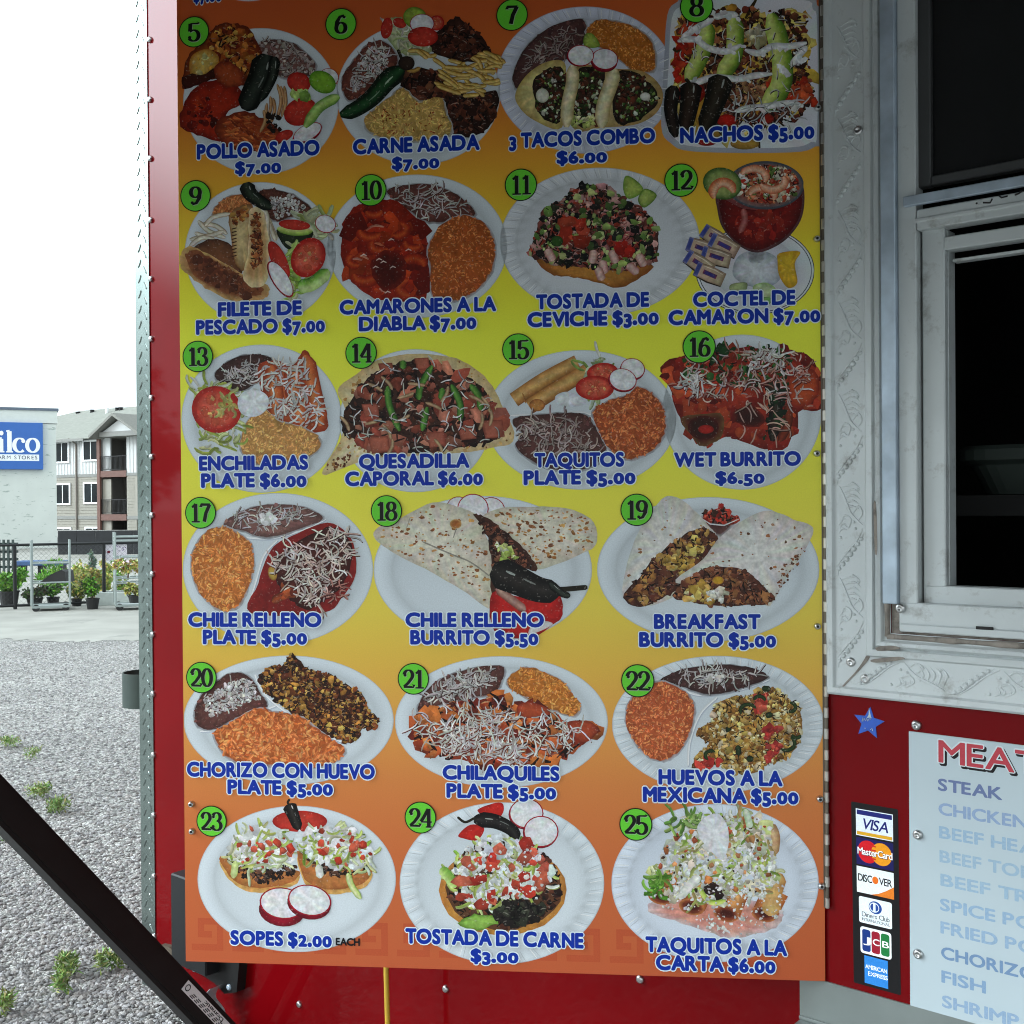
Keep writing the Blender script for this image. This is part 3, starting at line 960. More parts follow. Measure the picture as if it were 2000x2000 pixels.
# 6 carne asada
a = dish('A1'); a.round_plate(1418, 545, 475, 412)
a.beans([(1060, 330), (1130, 255), (1210, 240), (1280, 300), (1290, 380), (1180, 470), (1040, 580), (985, 540), (980, 440)], (140, 84, 72), 30, [(1050, 400), (1150, 270), (1240, 280), (1240, 390), (1060, 540), (1010, 500)], crumb=190)
a.part('grilled_beef')
a.blob([(1560, 160), (1640, 100), (1720, 150), (1800, 230), (1840, 300), (1830, 340), (1700, 365), (1560, 330), (1480, 290), (1500, 220)], (92, 58, 46), (48, 30, 26), jag=9)
a.chunks([(1560, 160), (1720, 150), (1830, 300), (1700, 350), (1520, 290)], 60, 34, MEAT, hi=1.25, lo=.7)
a.blob([(1320, 420), (1500, 400), (1580, 440), (1720, 560), (1870, 520), (1870, 660), (1810, 760), (1640, 800), (1560, 700), (1540, 580), (1440, 600), (1320, 500)], (88, 54, 44), (46, 30, 26), jag=9)
a.chunks([(1320, 420), (1500, 410), (1580, 460), (1720, 570), (1860, 540), (1860, 660), (1800, 750), (1640, 780), (1570, 690), (1550, 570), (1440, 580), (1330, 500)], 130, 36, MEAT + [(136, 88, 66)], hi=1.3, lo=.65)
a.rice([(1260, 560), (1330, 510), (1420, 590), (1540, 570), (1580, 660), (1600, 780), (1400, 815), (1180, 790), (1110, 690)], (228, 190, 112), 380, 'yellow_rice')
a.grains([(1150, 650), (1400, 600), (1570, 680), (1550, 780), (1200, 780)], 50, 22, 7, [(170, 70, 40), (150, 90, 40)])
a.part('lettuce_salad')
a.blob([(1210, 150), (1260, 105), (1330, 110), (1360, 160), (1490, 280), (1440, 320), (1340, 320), (1250, 240)], (222, 224, 190), (160, 170, 120), jag=8)
a.shreds([(1230, 150), (1330, 130), (1480, 280), (1350, 310)], 26, 70, 18, [(226, 232, 200), (196, 210, 150), (240, 240, 226)], (130, 130, 90))
a.tomato(1235, 165, 34, 62, 10, cut=False); a.tomato(1310, 135, 40, 28, 20, cut=False); a.tomato(1525, 135, 44, 44)
a.part('lime'); a.oval(1400, 105, 70, 62, (176, 196, 90), (110, 140, 50), 20)
a.radish(1440, 140, 72, 58, 0); a.tomato(1445, 215, 88, 58, 0, cut=False)
a.part('fried_onions')
for k in range(46):
    x, y = R.choice(sample([(1400, 290), (1560, 340), (1760, 350), (1880, 310), (1850, 480), (1800, 560), (1620, 560), (1540, 420)], 1))
    t = R.uniform(-.5, 1.1); l = R.uniform(50, 95)
    a.tube([(x - l * cos(t), y - l * sin(t) * .7), (x + R.uniform(-12, 12), y + R.uniform(-16, 16)), (x + l * cos(t) * .8, y + l * sin(t) * .7)], 26, [(120, 84, 34), (216, 178, 96), (238, 214, 140), (160, 118, 52)])
a.tube([(1350, 405), (1390, 415), (1430, 395)], 24, [(120, 84, 44), (210, 170, 96), (150, 110, 60)])
a.chile([(1330, 400), (1240, 470), (1150, 570), (1050, 640), (965, 670)], 118, dark=(24, 44, 28), mid=(40, 84, 48), hi=(190, 215, 190), stem=[(1330, 390), (1320, 340), (1300, 290)])
a.part('grilled_pepper_tip'); a.oval(1350, 370, 48, 42, (70, 54, 44), (40, 30, 26))
a.finish('printed plate of grilled beef strips with yellow rice and long green chile')

# 7 three tacos
a = dish('B1'); a.round_plate(517, 465, 517, 427, scallop=46, tint=(206, 210, 226), well=.8)
a.beans([(110, 380), (190, 250), (330, 150), (500, 112), (505, 240), (410, 340), (250, 400), (150, 520), (95, 480)], (110, 76, 74), 75, [(150, 380), (300, 220), (480, 150), (400, 320), (200, 390)], L=52, W=7, cc=((190, 176, 170), (165, 148, 144)))
a.rice([(520, 200), (560, 130), (640, 118), (800, 160), (900, 250), (915, 400), (800, 410), (720, 350), (600, 270)], (216, 134, 56), 330, L=16, W=8)
a.part('tortilla')
a.blob([(110, 540), (180, 430), (290, 360), (390, 360), (400, 470), (380, 740), (220, 700), (130, 620)], (226, 214, 156), (190, 168, 104))
a.blob([(440, 400), (700, 400), (860, 420), (960, 520), (940, 640), (820, 720), (620, 740), (440, 740)], (214, 196, 146), (180, 150, 96))
a.part('taco_filling')
for P in ([(220, 470), (330, 390), (400, 430), (395, 600), (350, 720), (240, 650)], [(460, 420), (610, 400), (620, 560), (580, 720), (450, 700)], [(700, 420), (850, 450), (940, 570), (830, 700), (690, 700)]):
    a.blob(P, (80, 56, 44), (44, 34, 28), jag=8)
    a.chunks(P, 60, 26, MEAT + [(50, 62, 36), (66, 88, 46), (110, 60, 44)], hi=1.3, lo=.6)
    a.chunks(P, 26, 17, [(222, 224, 210), (196, 206, 176), (150, 180, 100), (80, 120, 60)])
a.chunks([(440, 640), (570, 690), (540, 740), (430, 730)], 14, 26, [(190, 205, 120), (220, 220, 170)])
a.part('folded_tortilla')
a.tube([(440, 380), (440, 480), (415, 600), (405, 740)], 76, [(180, 160, 106), (232, 222, 180), (238, 232, 200), (190, 170, 120)])
a.tube([(690, 400), (660, 500), (620, 620), (610, 745)], 84, [(180, 160, 106), (232, 222, 180), (238, 232, 200), (190, 170, 120)])
a.part('onion'); a.oval(266, 556, 38, 42, (230, 230, 218), (190, 190, 170)); a.oval(862, 562, 30, 24, (236, 236, 230), (196, 196, 180))
a.part('lime'); a.blob([(515, 200), (560, 200), (600, 265), (550, 280), (505, 260)], (184, 200, 100), (120, 150, 60))
a.radish(628, 345, 78, 62, 5, 14); a.radish(488, 325, 78, 62, 0, 2)
a.finish('printed plate of three tacos with rice and beans')

# 8 nachos
a = dish('B1'); a.part('dish_picture')
OUT = [(990, 90), (1050, 10), (1150, -30), (1780, -30), (1860, 30), (1888, 130), (1888, 780), (1850, 850), (1700, 885), (1150, 880), (1010, 830), (955, 730), (970, 400)]
a.blob(OUT, (206, 208, 214), (170, 174, 184), n=4)
a.blob([mixc(p, (1430, 420), .06) for p in OUT], (214, 216, 220), (226, 228, 234), n=4)
a.part('tortilla_chips')
a.chunks([(1030, 120), (1250, 40), (1800, 60), (1850, 300), (1850, 580), (1500, 860), (1100, 800), (1010, 400)], 120, 62, [(222, 186, 84), (206, 160, 66), (232, 206, 120)])
a.part('ground_beef')
a.chunks([(1060, 120), (1400, 40), (1800, 90), (1820, 560), (1750, 700), (1400, 760), (1060, 420)], 420, 30, MEAT + [(140, 86, 60), (120, 60, 44), (172, 110, 76)], hi=1.3, lo=.6)
a.chunks([(1350, 450), (1560, 460), (1560, 580), (1380, 600)], 34, 24, [(190, 150, 110), (150, 100, 74)])
a.part('diced_tomato')
a.chunks([(1060, 120), (1150, 130), (1150, 480), (1040, 460)], 22, 44, [(190, 52, 32), (214, 84, 50)])
a.chunks([(1550, 450), (1840, 480), (1850, 600), (1600, 620)], 26, 40, [(190, 62, 36), (206, 96, 56)])
a.oval(1335, 700, 58, 36, (205, 44, 30)); a.oval(1560, 690, 50, 30, (176, 50, 32)); a.oval(1130, 540, 80, 70, (196, 50, 32)); a.oval(1220, 820, 60, 28, (176, 34, 30)); a.oval(1440, 835, 84, 34, (200, 160, 76))
a.chunks([(1440, 180), (1560, 170), (1540, 270), (1440, 260)], 12, 40, [(214, 206, 176), (190, 176, 130)])
a.part('avocado_slice')
AV = [(70, 112, 44), (150, 180, 72), (206, 220, 124), (222, 230, 150), (190, 206, 104)]
for p, wd in (([(1225, 130), (1215, 240), (1170, 360), (1105, 470)], 92), ([(1380, 95), (1385, 220), (1370, 340), (1290, 450)], 98), ([(1590, 80), (1630, 220), (1660, 380), (1640, 520), (1540, 640)], 118)):
    a.tube(p, wd, AV, taper=-.05)
a.part('sour_cream')
for p in ([(1260, 110), (1150, 170), (1070, 230)], [(1050, 240), (1150, 230), (1230, 280), (1330, 300), (1420, 260)], [(1260, 105), (1330, 85), (1400, 90)], [(1440, 290), (1520, 310), (1600, 270), (1700, 270), (1800, 250)], [(1060, 500), (1160, 480), (1260, 450), (1400, 460), (1500, 440), (1600, 430)],
          [(1380, 650), (1460, 630), (1560, 620), (1700, 600), (1780, 620)], [(1650, 400), (1680, 420)], [(1800, 270), (1750, 330), (1710, 380)]):
    a.tube(p, 38, [(190, 190, 192), (232, 232, 232), (240, 240, 240), (206, 206, 206)])
    a.chunks([(x - 26, y - 26) for x, y in p[:2]] + [(x + 26, y + 26) for x, y in p[1:][::-1]], 6, 22, [(238, 238, 238)], hi=1.02, lo=.86)
a.shreds([(1350, 600), (1760, 600), (1740, 740), (1400, 720)], 30, 90, 9, [(230, 230, 230)])
a.shreds([(1060, 120), (1800, 80), (1800, 560), (1080, 440)], 40, 60, 7, [(230, 228, 222)])
a.chile([(1130, 480), (1120, 600), (1090, 760)], 130, dark=(30, 24, 20), mid=(60, 44, 34), stem=[(1130, 520), (1115, 480), (1095, 460)]); a.chile([(1310, 440), (1270, 580), (1200, 760)], 150, dark=(28, 26, 20), mid=(56, 48, 36)); a.chile([(1030, 500), (1010, 640), (1040, 800)], 90, dark=(24, 20, 18), mid=(50, 38, 32))
a.finish('printed square tray of nachos with avocado slices and sour cream')

# 9 filete de pescado
a = dish('A2'); a.round_plate(500, 520, 438, 414)
a.rice([(225, 290), (270, 220), (380, 180), (450, 230), (400, 260), (300, 290)], (206, 128, 76), 110)
a.beans([(500, 170), (570, 148), (690, 180), (790, 250), (820, 290), (700, 300), (600, 330), (540, 290)], (120, 74, 62), 0, [(560, 190), (680, 180), (780, 260), (690, 290), (590, 320)], crumb=110, cc=((232, 230, 228), (210, 206, 204)))
a.part('sliced_onion')
for p in ([(120, 400), (180, 420), (260, 400)], [(160, 350), (240, 360), (310, 410)], [(540, 300), (575, 390), (600, 440)], [(530, 330), (545, 420), (560, 480)], [(140, 330), (200, 390), (300, 430)], [(90, 440), (200, 420), (290, 390)], [(90, 480), (160, 430), (240, 440)], [(520, 290), (560, 370), (590, 450)], [(500, 260), (540, 300), (540, 460)], [(180, 360), (230, 310), (330, 290)]): a.tube(p, 28, [(150, 130, 100), (222, 214, 194), (234, 230, 216), (180, 160, 130)])
a.part('fish_fillet')
a.blob([(60, 520), (200, 440), (320, 460), (400, 560), (380, 640), (240, 560), (100, 560)], (140, 92, 62), (84, 54, 40), jag=6)
a.blob([(35, 540), (90, 480), (230, 540), (400, 640), (540, 700), (540, 770), (460, 800), (330, 790), (180, 720), (90, 650), (40, 600)], (128, 72, 48), (212, 174, 118), jag=5)
a.blob([(70, 540), (110, 500), (230, 555), (390, 655), (510, 715), (500, 755), (400, 765), (250, 730), (120, 640)], (122, 68, 46), (150, 92, 58), jag=8)
a.chunks([(90, 540), (230, 560), (400, 660), (500, 720), (420, 780), (200, 690)], 46, 30, [(118, 68, 46), (104, 58, 40), (138, 82, 54)], hi=1.12, lo=.86)
a.blob([(320, 300), (400, 240), (460, 260), (440, 420), (440, 580), (400, 620), (350, 560), (330, 420)], (226, 206, 156), (150, 104, 62), jag=4)
a.blob([(440, 280), (510, 270), (545, 400), (550, 560), (540, 680), (470, 720), (400, 660), (430, 520)], (200, 156, 104), (232, 214, 170), jag=4)
a.chunks([(450, 290), (500, 290), (510, 560), (460, 620), (450, 450)], 50, 20, [(150, 82, 46), (120, 62, 38), (180, 112, 64)])
a.chunks([(330, 300), (420, 250), (440, 300), (360, 360)], 26, 22, [(180, 106, 56), (214, 160, 90), (120, 66, 40)])
for k in range(9): a.line([(335, 380 + k * 20), (365, 372 + k * 20)], 7, (96, 62, 40))
a.lettuce([(720, 300), (880, 300), (900, 420), (800, 420)], 26, 100, 34, ((222, 226, 180), (196, 206, 130), (232, 234, 210)))
a.radish(880, 350, 62, 52, 20)
a.part('avocado'); a.blob([(600, 380), (700, 400), (805, 390), (790, 450), (740, 500), (660, 495), (615, 440)], (52, 66, 44), (34, 44, 30)); a.tube([(600, 375), (700, 400), (805, 390)], 38, [(222, 214, 160), (196, 216, 120), (110, 150, 60)])
a.tomato(700, 355, 92, 30, 5, cut=False)
a.lettuce([(640, 480), (740, 480), (720, 780), (680, 760)], 26, 110, 30, ((170, 206, 90), (200, 220, 130), (226, 230, 190)))
a.tomato(780, 545, 96, 120, 28); a.tomato(610, 560, 44, 120, -25, cut=False)
a.part('cucumber'); a.tube([(720, 710), (800, 700), (900, 620)], 80, [(60, 120, 40), (150, 196, 90), (206, 226, 160), (180, 210, 130)])
a.radish(620, 670, 46, 122, -32, 2)
a.chile([(420, 110), (440, 170), (500, 220), (570, 260)], 92, dark=(20, 26, 20), mid=(48, 60, 46))
a.finish('printed plate of grilled fish fillets with tomato and avocado salad')

# 10 camarones a la diabla
a = dish('A2'); a.round_plate(1412, 478, 522, 416)
a.beans([(1240, 150), (1360, 122), (1500, 122), (1640, 180), (1750, 290), (1620, 325), (1480, 335), (1380, 280), (1280, 210)], (128, 78, 70), 72, [(1280, 150), (1500, 140), (1700, 260), (1480, 310), (1320, 220)], L=66)
a.part('red_shrimp_stew')
a.blob([(1020, 280), (1090, 230), (1190, 210), (1300, 220), (1400, 310), (1465, 420), (1465, 780), (1330, 800), (1160, 780), (1040, 690), (975, 560), (975, 420)], (168, 52, 24), (150, 40, 20), jag=5)
a.chunks([(1040, 300), (1200, 240), (1400, 340), (1450, 450), (1440, 760), (1200, 760), (1030, 640), (1000, 440)], 90, 70, [(176, 56, 26), (150, 40, 20), (196, 76, 34), (130, 34, 20)], hi=1.14, lo=.82)
for x, y, r, t in ((1140, 390, 66, 20), (1290, 380, 62, -60), (1200, 470, 60, 40), (1110, 640, 72, 10), (1390, 590, 66, 200), (1370, 720, 74, 90), (1060, 560, 52, 70), (1160, 270, 50, 0), (1390, 460, 52, 30)):
    a.tube(arc(x, y, r * .9, r * .6, t, t + 170, 8), r * .95, [(140, 38, 20), (180, 62, 28), (204, 96, 46), (176, 60, 28), (130, 34, 20)])
a.blob([(1150, 560), (1250, 500), (1340, 560), (1330, 680), (1230, 740), (1160, 660)], (88, 26, 18), (130, 36, 20), jag=5)
for x, y in ((1190, 555), (1170, 600), (1215, 570), (1270, 600), (1240, 745), (1100, 530), (1360, 500), (1260, 440)): a._rib([(x - 16, y + 6), (x, y - 5), (x + 18, y + 3)], 8, (236, 214, 206), a.z + 1e-4)
a.z += 2e-4
a.rice([(1560, 350), (1680, 300), (1800, 350), (1860, 470), (1840, 620), (1740, 740), (1600, 800), (1500, 760), (1490, 600), (1480, 480)], (206, 112, 52), 520, L=20, W=8)
a.finish('printed plate of red shrimp stew with orange rice')

# 11 tostada de ceviche
a = dish('B2'); a.round_plate(600, 452, 580, 430, scallop=52, tint=(214, 218, 224), well=.82)
a.part('fried_tortilla')
a.blob([(240, 530), (310, 640), (420, 655), (560, 680), (700, 720), (820, 670), (900, 580), (600, 500)], (206, 150, 74), (150, 92, 40), jag=4)
a.part('ceviche')
P = [(190, 520), (230, 400), (280, 270), (400, 190), (500, 120), (640, 130), (760, 220), (880, 290), (935, 400), (930, 540), (850, 590), (720, 620), (560, 600), (320, 580)]
a.blob(P, (150, 92, 82), (84, 52, 46), jag=10)
a.chunks(P, 330, 34, [(196, 140, 134), (176, 104, 98), (206, 160, 154), (160, 66, 50), (186, 84, 62), (132, 74, 66), (220, 180, 172)], hi=1.2, lo=.62)
a.chunks(P, 70, 36, [(44, 40, 40), (32, 30, 32), (60, 64, 48)], hi=1.15)
a.chunks(P, 60, 30, [(176, 196, 120), (206, 214, 150), (120, 150, 80), (90, 120, 66)], hi=1.2, lo=.7)
for x, y, t in ((310, 530, 60), (620, 600, 80), (680, 540, 70), (840, 560, 60), (790, 610, 40), (560, 540, 100), (600, 640, 70)): a.tube([(x - 40 * cos(radians(t)), y - 40 * sin(radians(t))), (x, y), (x + 40 * cos(radians(t)), y + 40 * sin(radians(t)))], 50, [(170, 110, 100), (222, 186, 178), (230, 200, 190), (180, 120, 112)])
a.part('diced_tomato'); a.chunks([(380, 320), (520, 320), (520, 460), (400, 460)], 10, 52, [(190, 66, 44), (206, 90, 64)]); a.chunks([(700, 440), (800, 450), (780, 530), (700, 510)], 6, 50, [(186, 50, 36)]); a.oval(350, 450, 36, 32, (70, 110, 50), (44, 70, 36))
a.part('lime_wedge'); a.blob([(750, 70), (820, 105), (850, 160), (770, 205), (735, 150)], (190, 204, 110), (120, 160, 66)); a.blob([(860, 145), (930, 185), (860, 255), (820, 210)], (196, 210, 120), (90, 130, 50))
a.finish('printed plate of ceviche tostada with two lime wedges')

# 12 coctel de camaron
a = dish('B2'); a.part('dish_picture')
a.oval(1500, 620, 345, 256, (206, 210, 216), (228, 230, 234)); 
for k in (1.0, .955): a._rib([(1500 + 343 * k * cos(radians(t)), 620 + 254 * k * sin(radians(t))) for t in range(0, 361, 8)], 5, (70, 74, 90), a.z + 3e-5)
a.z += 8e-5
a.oval(1500, 610, 250, 185, (218, 220, 226), (196, 200, 208))
a.part('goblet_foot'); a.blob([(1400, 540), (1500, 500), (1620, 540), (1650, 660), (1560, 720), (1440, 700), (1370, 640)], (222, 226, 230), (176, 182, 190)); a.blob([(1460, 500), (1560, 500), (1540, 570), (1470, 570)], (150, 152, 156), (200, 204, 208))
a.part('glass_goblet')
a.blob([(1280, 170), (1400, 30), (1560, -10), (1700, 30), (1780, 130), (1775, 300), (1700, 420), (1600, 490), (1500, 515), (1400, 470), (1310, 370), (1280, 260)], (150, 80, 80), (96, 66, 70))
a.blob([(1295, 200), (1400, 250), (1560, 270), (1700, 230), (1768, 170), (1760, 300), (1690, 410), (1590, 475), (1500, 500), (1400, 455), (1320, 360)], (142, 36, 30), (92, 22, 24))
a.chunks([(1350, 280), (1680, 280), (1630, 390), (1500, 430), (1410, 380)], 30, 40, [(150, 40, 32), (120, 28, 28), (170, 60, 44)], hi=1.1, lo=.9)
a.tube([(1430, 260), (1440, 330), (1410, 400)], 40, [(150, 60, 54), (196, 130, 124), (150, 60, 54)])
a.oval(1560, 125, 215, 130, (170, 84, 54), (120, 110, 112))
a.part('shrimp_cocktail')
a.chunks(ell(1570, 120, 185, 108), 130, 26, [(206, 100, 66), (226, 150, 110), (180, 60, 44), (224, 214, 190), (110, 140, 70), (232, 228, 214)], hi=1.2, lo=.65)
for x, y, t in ((1540, 190, 190), (1490, 80, 200), (1600, 100, 330)): a.tube(arc(x, y, 74, 52, t, t + 190, 8), 46, [(196, 96, 62), (236, 176, 140), (244, 206, 180), (206, 116, 80)])
a._rib([(1560 + 217 * cos(radians(t)), 125 + 134 * sin(radians(t))) for t in range(0, 361, 8)], 13, (96, 100, 108), a.z + 4e-5); a.z += 1e-4
a.part('avocado_slice'); a.oval(1310, 115, 114, 92, (186, 190, 122), (50, 100, 44), 15)
a.part('hanging_shrimp'); a.tube(arc(1315, 170, 60, 62, 150, 360, 8), 56, [(196, 90, 50), (232, 160, 116), (240, 200, 170), (206, 110, 70)])
a.part('cracker_packet')
for x, y, t in ((1270, 430, 34), (1190, 490, 20), (1320, 474, 27), (1275, 540, 18), (1175, 578, 33), (1236, 640, 24)):
    c, s_ = cos(radians(t)), sin(radians(t))
    q = lambda i, j: (x + i * c - j * s_, y + i * s_ + j * c)
    a.blob([q(-86, -40), q(0, -48), q(86, -42), q(90, 40), q(10, 48), q(-84, 44)], (216, 196, 172), (140, 116, 100), smooth=0, n=3, jag=3); a._rib([q(-80, 44), q(0, 50), q(88, 42)], 9, (70, 56, 50), a.z + 2e-5); a._rib([q(-50, -30), q(20, -34), q(70, -28)], 7, (238, 226, 206), a.z + 2e-5); a.blob([q(-40, -12), q(44, -12), q(44, 14), q(-40, 14)], (60, 70, 150), (150, 70, 90), smooth=0); a.blob([q(-88, -40), q(-60, -40), q(-60, 44), q(-88, 44)], (70, 84, 160), (150, 150, 190), smooth=0)
a.part('orange_slice'); a.blob([(1640, 520), (1760, 510), (1730, 580), (1745, 690), (1690, 720), (1640, 650), (1630, 570)], (224, 190, 60), (204, 160, 40))
a.part('lime_slice'); a.blob([(1360, 700), (1450, 690), (1440, 740), (1360, 740)], (190, 204, 150)); a.blob([(1490, 710), (1560, 690), (1620, 730), (1560, 790), (1500, 770)], (206, 218, 180), (170, 200, 130)); a.blob([(1500, 780), (1600, 780), (1560, 830)], (150, 200, 120))
a.finish('printed picture of shrimp cocktail in a round glass goblet')

# 13 enchiladas
a = dish('A3'); a.round_plate(508, 528, 465, 430)
a.beans([(240, 260), (340, 180), (460, 155), (560, 175), (560, 250), (480, 310), (390, 365), (270, 320)], (92, 62, 58), 60, [(270, 250), (480, 200), (490, 300), (310, 310)], L=60)
a.part('enchilada')
a.blob([(490, 230), (560, 190), (690, 210), (760, 130), (810, 220), (840, 400), (900, 570), (800, 610), (640, 560), (520, 420)], (206, 112, 62), (160, 66, 36), jag=5)
for p in ([(560, 220), (580, 380), (600, 540)], [(690, 230), (700, 380), (740, 560)], [(760, 160), (800, 360), (850, 570)]): a.tube(p, 110, [(150, 62, 34), (206, 110, 60), (226, 146, 90), (190, 90, 48), (150, 60, 34)])
a.part('shredded_cheese'); a.shreds([(500, 240), (760, 160), (830, 360), (860, 540), (600, 560), (480, 430)], 130, 72, 12, CH, (150, 74, 46))
a.rice([(420, 560), (520, 470), (600, 540), (740, 580), (840, 640), (820, 720), (660, 800), (480, 790), (390, 700)], (228, 172, 104), 420)
a.lettuce([(110, 330), (180, 300), (360, 330), (420, 560), (360, 720), (200, 740), (130, 560)], 70, 90, 24, ((196, 208, 120), (222, 226, 170), (240, 240, 226), (176, 190, 96)))
a.tomato(247, 475, 145, 136, 20); a.part('lettuce'); a.shreds([(240, 430), (360, 430), (360, 480), (250, 480)], 12, 70, 26, [(222, 214, 140), (206, 190, 110)], None)
a.part('sour_cream'); a.blob([(370, 440), (400, 375), (480, 360), (545, 400), (540, 470), (480, 515), (400, 505)], (238, 240, 242), (222, 226, 232))
a.finish('printed plate of cheese covered enchiladas with a tomato slice')

# 14 quesadilla caporal
a = dish('A3'); a.round_plate(1400, 540, 440, 415)
a.part('flour_tortilla')
T = [(950, 360), (1060, 270), (1180, 190), (1400, 150), (1640, 180), (1800, 280), (1900, 440), (1975, 640), (1840, 700), (1500, 740), (1140, 760), (880, 855), (890, 780), (960, 660), (1000, 500)]
a.blob(T, (232, 222, 196), (214, 190, 140), jag=3)
a.chunks(T, 110, 15, [(196, 150, 90), (206, 176, 120), (150, 104, 60)], hi=1, lo=1)
a.chunks([(890, 780), (1040, 720), (1000, 800), (890, 840)], 16, 13, [(140, 90, 56), (110, 66, 44)], hi=1, lo=1)
a.part('chopped_meat')
M_ = [(1000, 470), (1100, 320), (1240, 220), (1440, 190), (1620, 240), (1780, 340), (1860, 460), (1920, 600), (1860, 650), (1700, 690), (1480, 720), (1200, 730), (1090, 680), (980, 600)]
a.blob(M_, (84, 54, 44), (54, 36, 30), jag=10)
a.chunks(M_, 190, 34, MEAT + [(150, 80, 66)], hi=1.2, lo=.6)
a.chunks(M_, 60, 54, [(190, 120, 100), (206, 140, 118), (160, 84, 66), (176, 96, 76)], hi=1.18, lo=.6)
for x, y, r in ((1140, 480, 52), (1190, 680, 66), (1850, 590, 70), (1520, 650, 60), (1700, 610, 56), (1440, 210, 46), (1230, 240, 46)): a.blob([(x - r, y - r * .7), (x + r * .8, y - r * .8), (x + r, y + r * .6), (x - r * .6, y + r * .8)], (190, 116, 96), (140, 74, 58), smooth=0)
a.part('pepper_strip')
for p in ([(1240, 340), (1250, 450), (1310, 600)], [(1420, 420), (1430, 340), (1500, 220)], [(1610, 330), (1660, 440), (1660, 540)], [(1720, 330), (1770, 400), (1780, 480)], [(1470, 460), (1440, 600)], [(1330, 190), (1330, 240)], [(1560, 350), (1550, 420)]):
    a.tube(p, 40, [(30, 64, 28), (86, 140, 60), (120, 170, 80), (50, 96, 40)])
a.part('onion_strip')
for k in range(16):
    x, y = sample(M_, 1)[0]; t = R.uniform(0, 3.1)
    a.tube([(x - 50 * cos(t), y - 50 * sin(t)), (x + 12, y), (x + 50 * cos(t), y + 50 * sin(t))], 20, [(130, 96, 66), (206, 180, 146), (150, 110, 80)])
a.part('shredded_cheese'); a.shreds(M_, 70, 60, 8, CH, (60, 36, 30)); 
a.finish('printed open quesadilla heaped with chopped meat and green pepper strips')

# 15 taquitos plate
a = dish('B3'); a.round_plate(490, 535, 552, 405)
a.divider([(80, 510), (300, 500), (480, 490), (560, 500), (640, 440), (720, 390)]); a.divider([(555, 490), (570, 580), (640, 700)])
a.part('rolled_taquito')
for p in ([(100, 420), (280, 300), (470, 200)], [(190, 460), (330, 370), (530, 250)]): a.tube(p, 88, [(170, 116, 60), (214, 168, 104), (222, 184, 124), (190, 140, 82), (140, 90, 46)], tips=0)
a.oval(235, 450, 46, 36, (206, 150, 84), (150, 92, 46)); a.tube([(150, 380), (170, 440)], 10, [(140, 92, 50), (190, 140, 80)])
a.lettuce([(500, 180), (660, 160), (720, 380), (520, 430)], 26, 90, 26)
a.tomato(615, 262, 92, 58, -5); a.tomato(570, 350, 112, 72, 0)
a.radish(790, 238, 72, 60, 15, 8); a.radish(732, 303, 82, 66, 15, 6)
a.part('sour_cream'); a.blob([(340, 400), (400, 372), (470, 390), (520, 440), (440, 460), (360, 450)], (232, 234, 238), (212, 216, 224))
a.beans([(95, 560), (140, 515), (400, 495), (510, 505), (560, 560), (630, 700), (560, 800), (400, 830), (240, 790), (110, 690), (150, 620)], (116, 76, 72), 130, [(140, 540), (400, 510), (560, 640), (580, 740), (380, 760), (160, 680)], L=70, W=9, cc=((206, 190, 184), (180, 160, 156)))
a.rice([(560, 490), (640, 430), (760, 390), (820, 345), (920, 400), (975, 500), (970, 620), (900, 710), (780, 760), (670, 720), (610, 620)], (202, 106, 58), 520)
a.finish('printed plate of two rolled taquitos with beans and rice')

# 16 wet burrito
a = dish('B3'); a.round_plate(1425, 490, 462, 450)
a.part('sauced_burrito')
B_ = [(955, 230), (1060, 170), (1250, 150), (1400, 120), (1650, 120), (1800, 160), (1875, 260), (1880, 470), (1760, 480), (1740, 600), (1590, 710), (1430, 660), (1320, 630), (1200, 690), (1110, 600), (1050, 500), (1010, 370)]
a.blob(B_, (176, 66, 46), (120, 34, 26), jag=6)
a.chunks(B_, 150, 48, [(180, 66, 44), (156, 48, 36), (196, 90, 54), (130, 36, 30)], hi=1.15, lo=.8)
a.blob([(1080, 520), (1300, 500), (1310, 620), (1200, 690), (1110, 600)], (96, 34, 28), (120, 90, 56), jag=5); a.oval(1200, 580, 90, 70, (60, 34, 26), (90, 30, 24)); a.oval(1215, 590, 46, 26, (190, 50, 40))
a.blob([(1380, 480), (1500, 460), (1560, 540), (1480, 580), (1390, 550)], (64, 30, 26), (120, 40, 30), jag=5)
a.chile([(1590, 300), (1620, 450), (1600, 660)], 96, 'chile', dark=(36, 26, 22), mid=(60, 48, 38)); a.tube([(1690, 440), (1690, 560), (1640, 660)], 50, [(90, 36, 26), (150, 70, 44), (90, 36, 26)])
a.blob([(1700, 280), (1840, 240), (1870, 380), (1780, 460), (1700, 430)], (196, 92, 46), (150, 50, 34), jag=4)
a.part('cilantro'); a.chunks([(1060, 180), (1300, 90), (1700, 120), (1700, 330), (1300, 330), (1100, 300)], 60, 28, [(50, 96, 46), (70, 120, 60), (34, 66, 36)]); a.chunks([(1600, 260), (1700, 260), (1650, 640), (1550, 640)], 26, 28, [(40, 74, 40), (30, 50, 34)]); a.oval(1125, 268, 48, 42, (64, 120, 56), (36, 80, 36)); a.blob([(1290, 90), (1350, 110), (1340, 180), (1290, 170)], (44, 84, 44), jag=8)
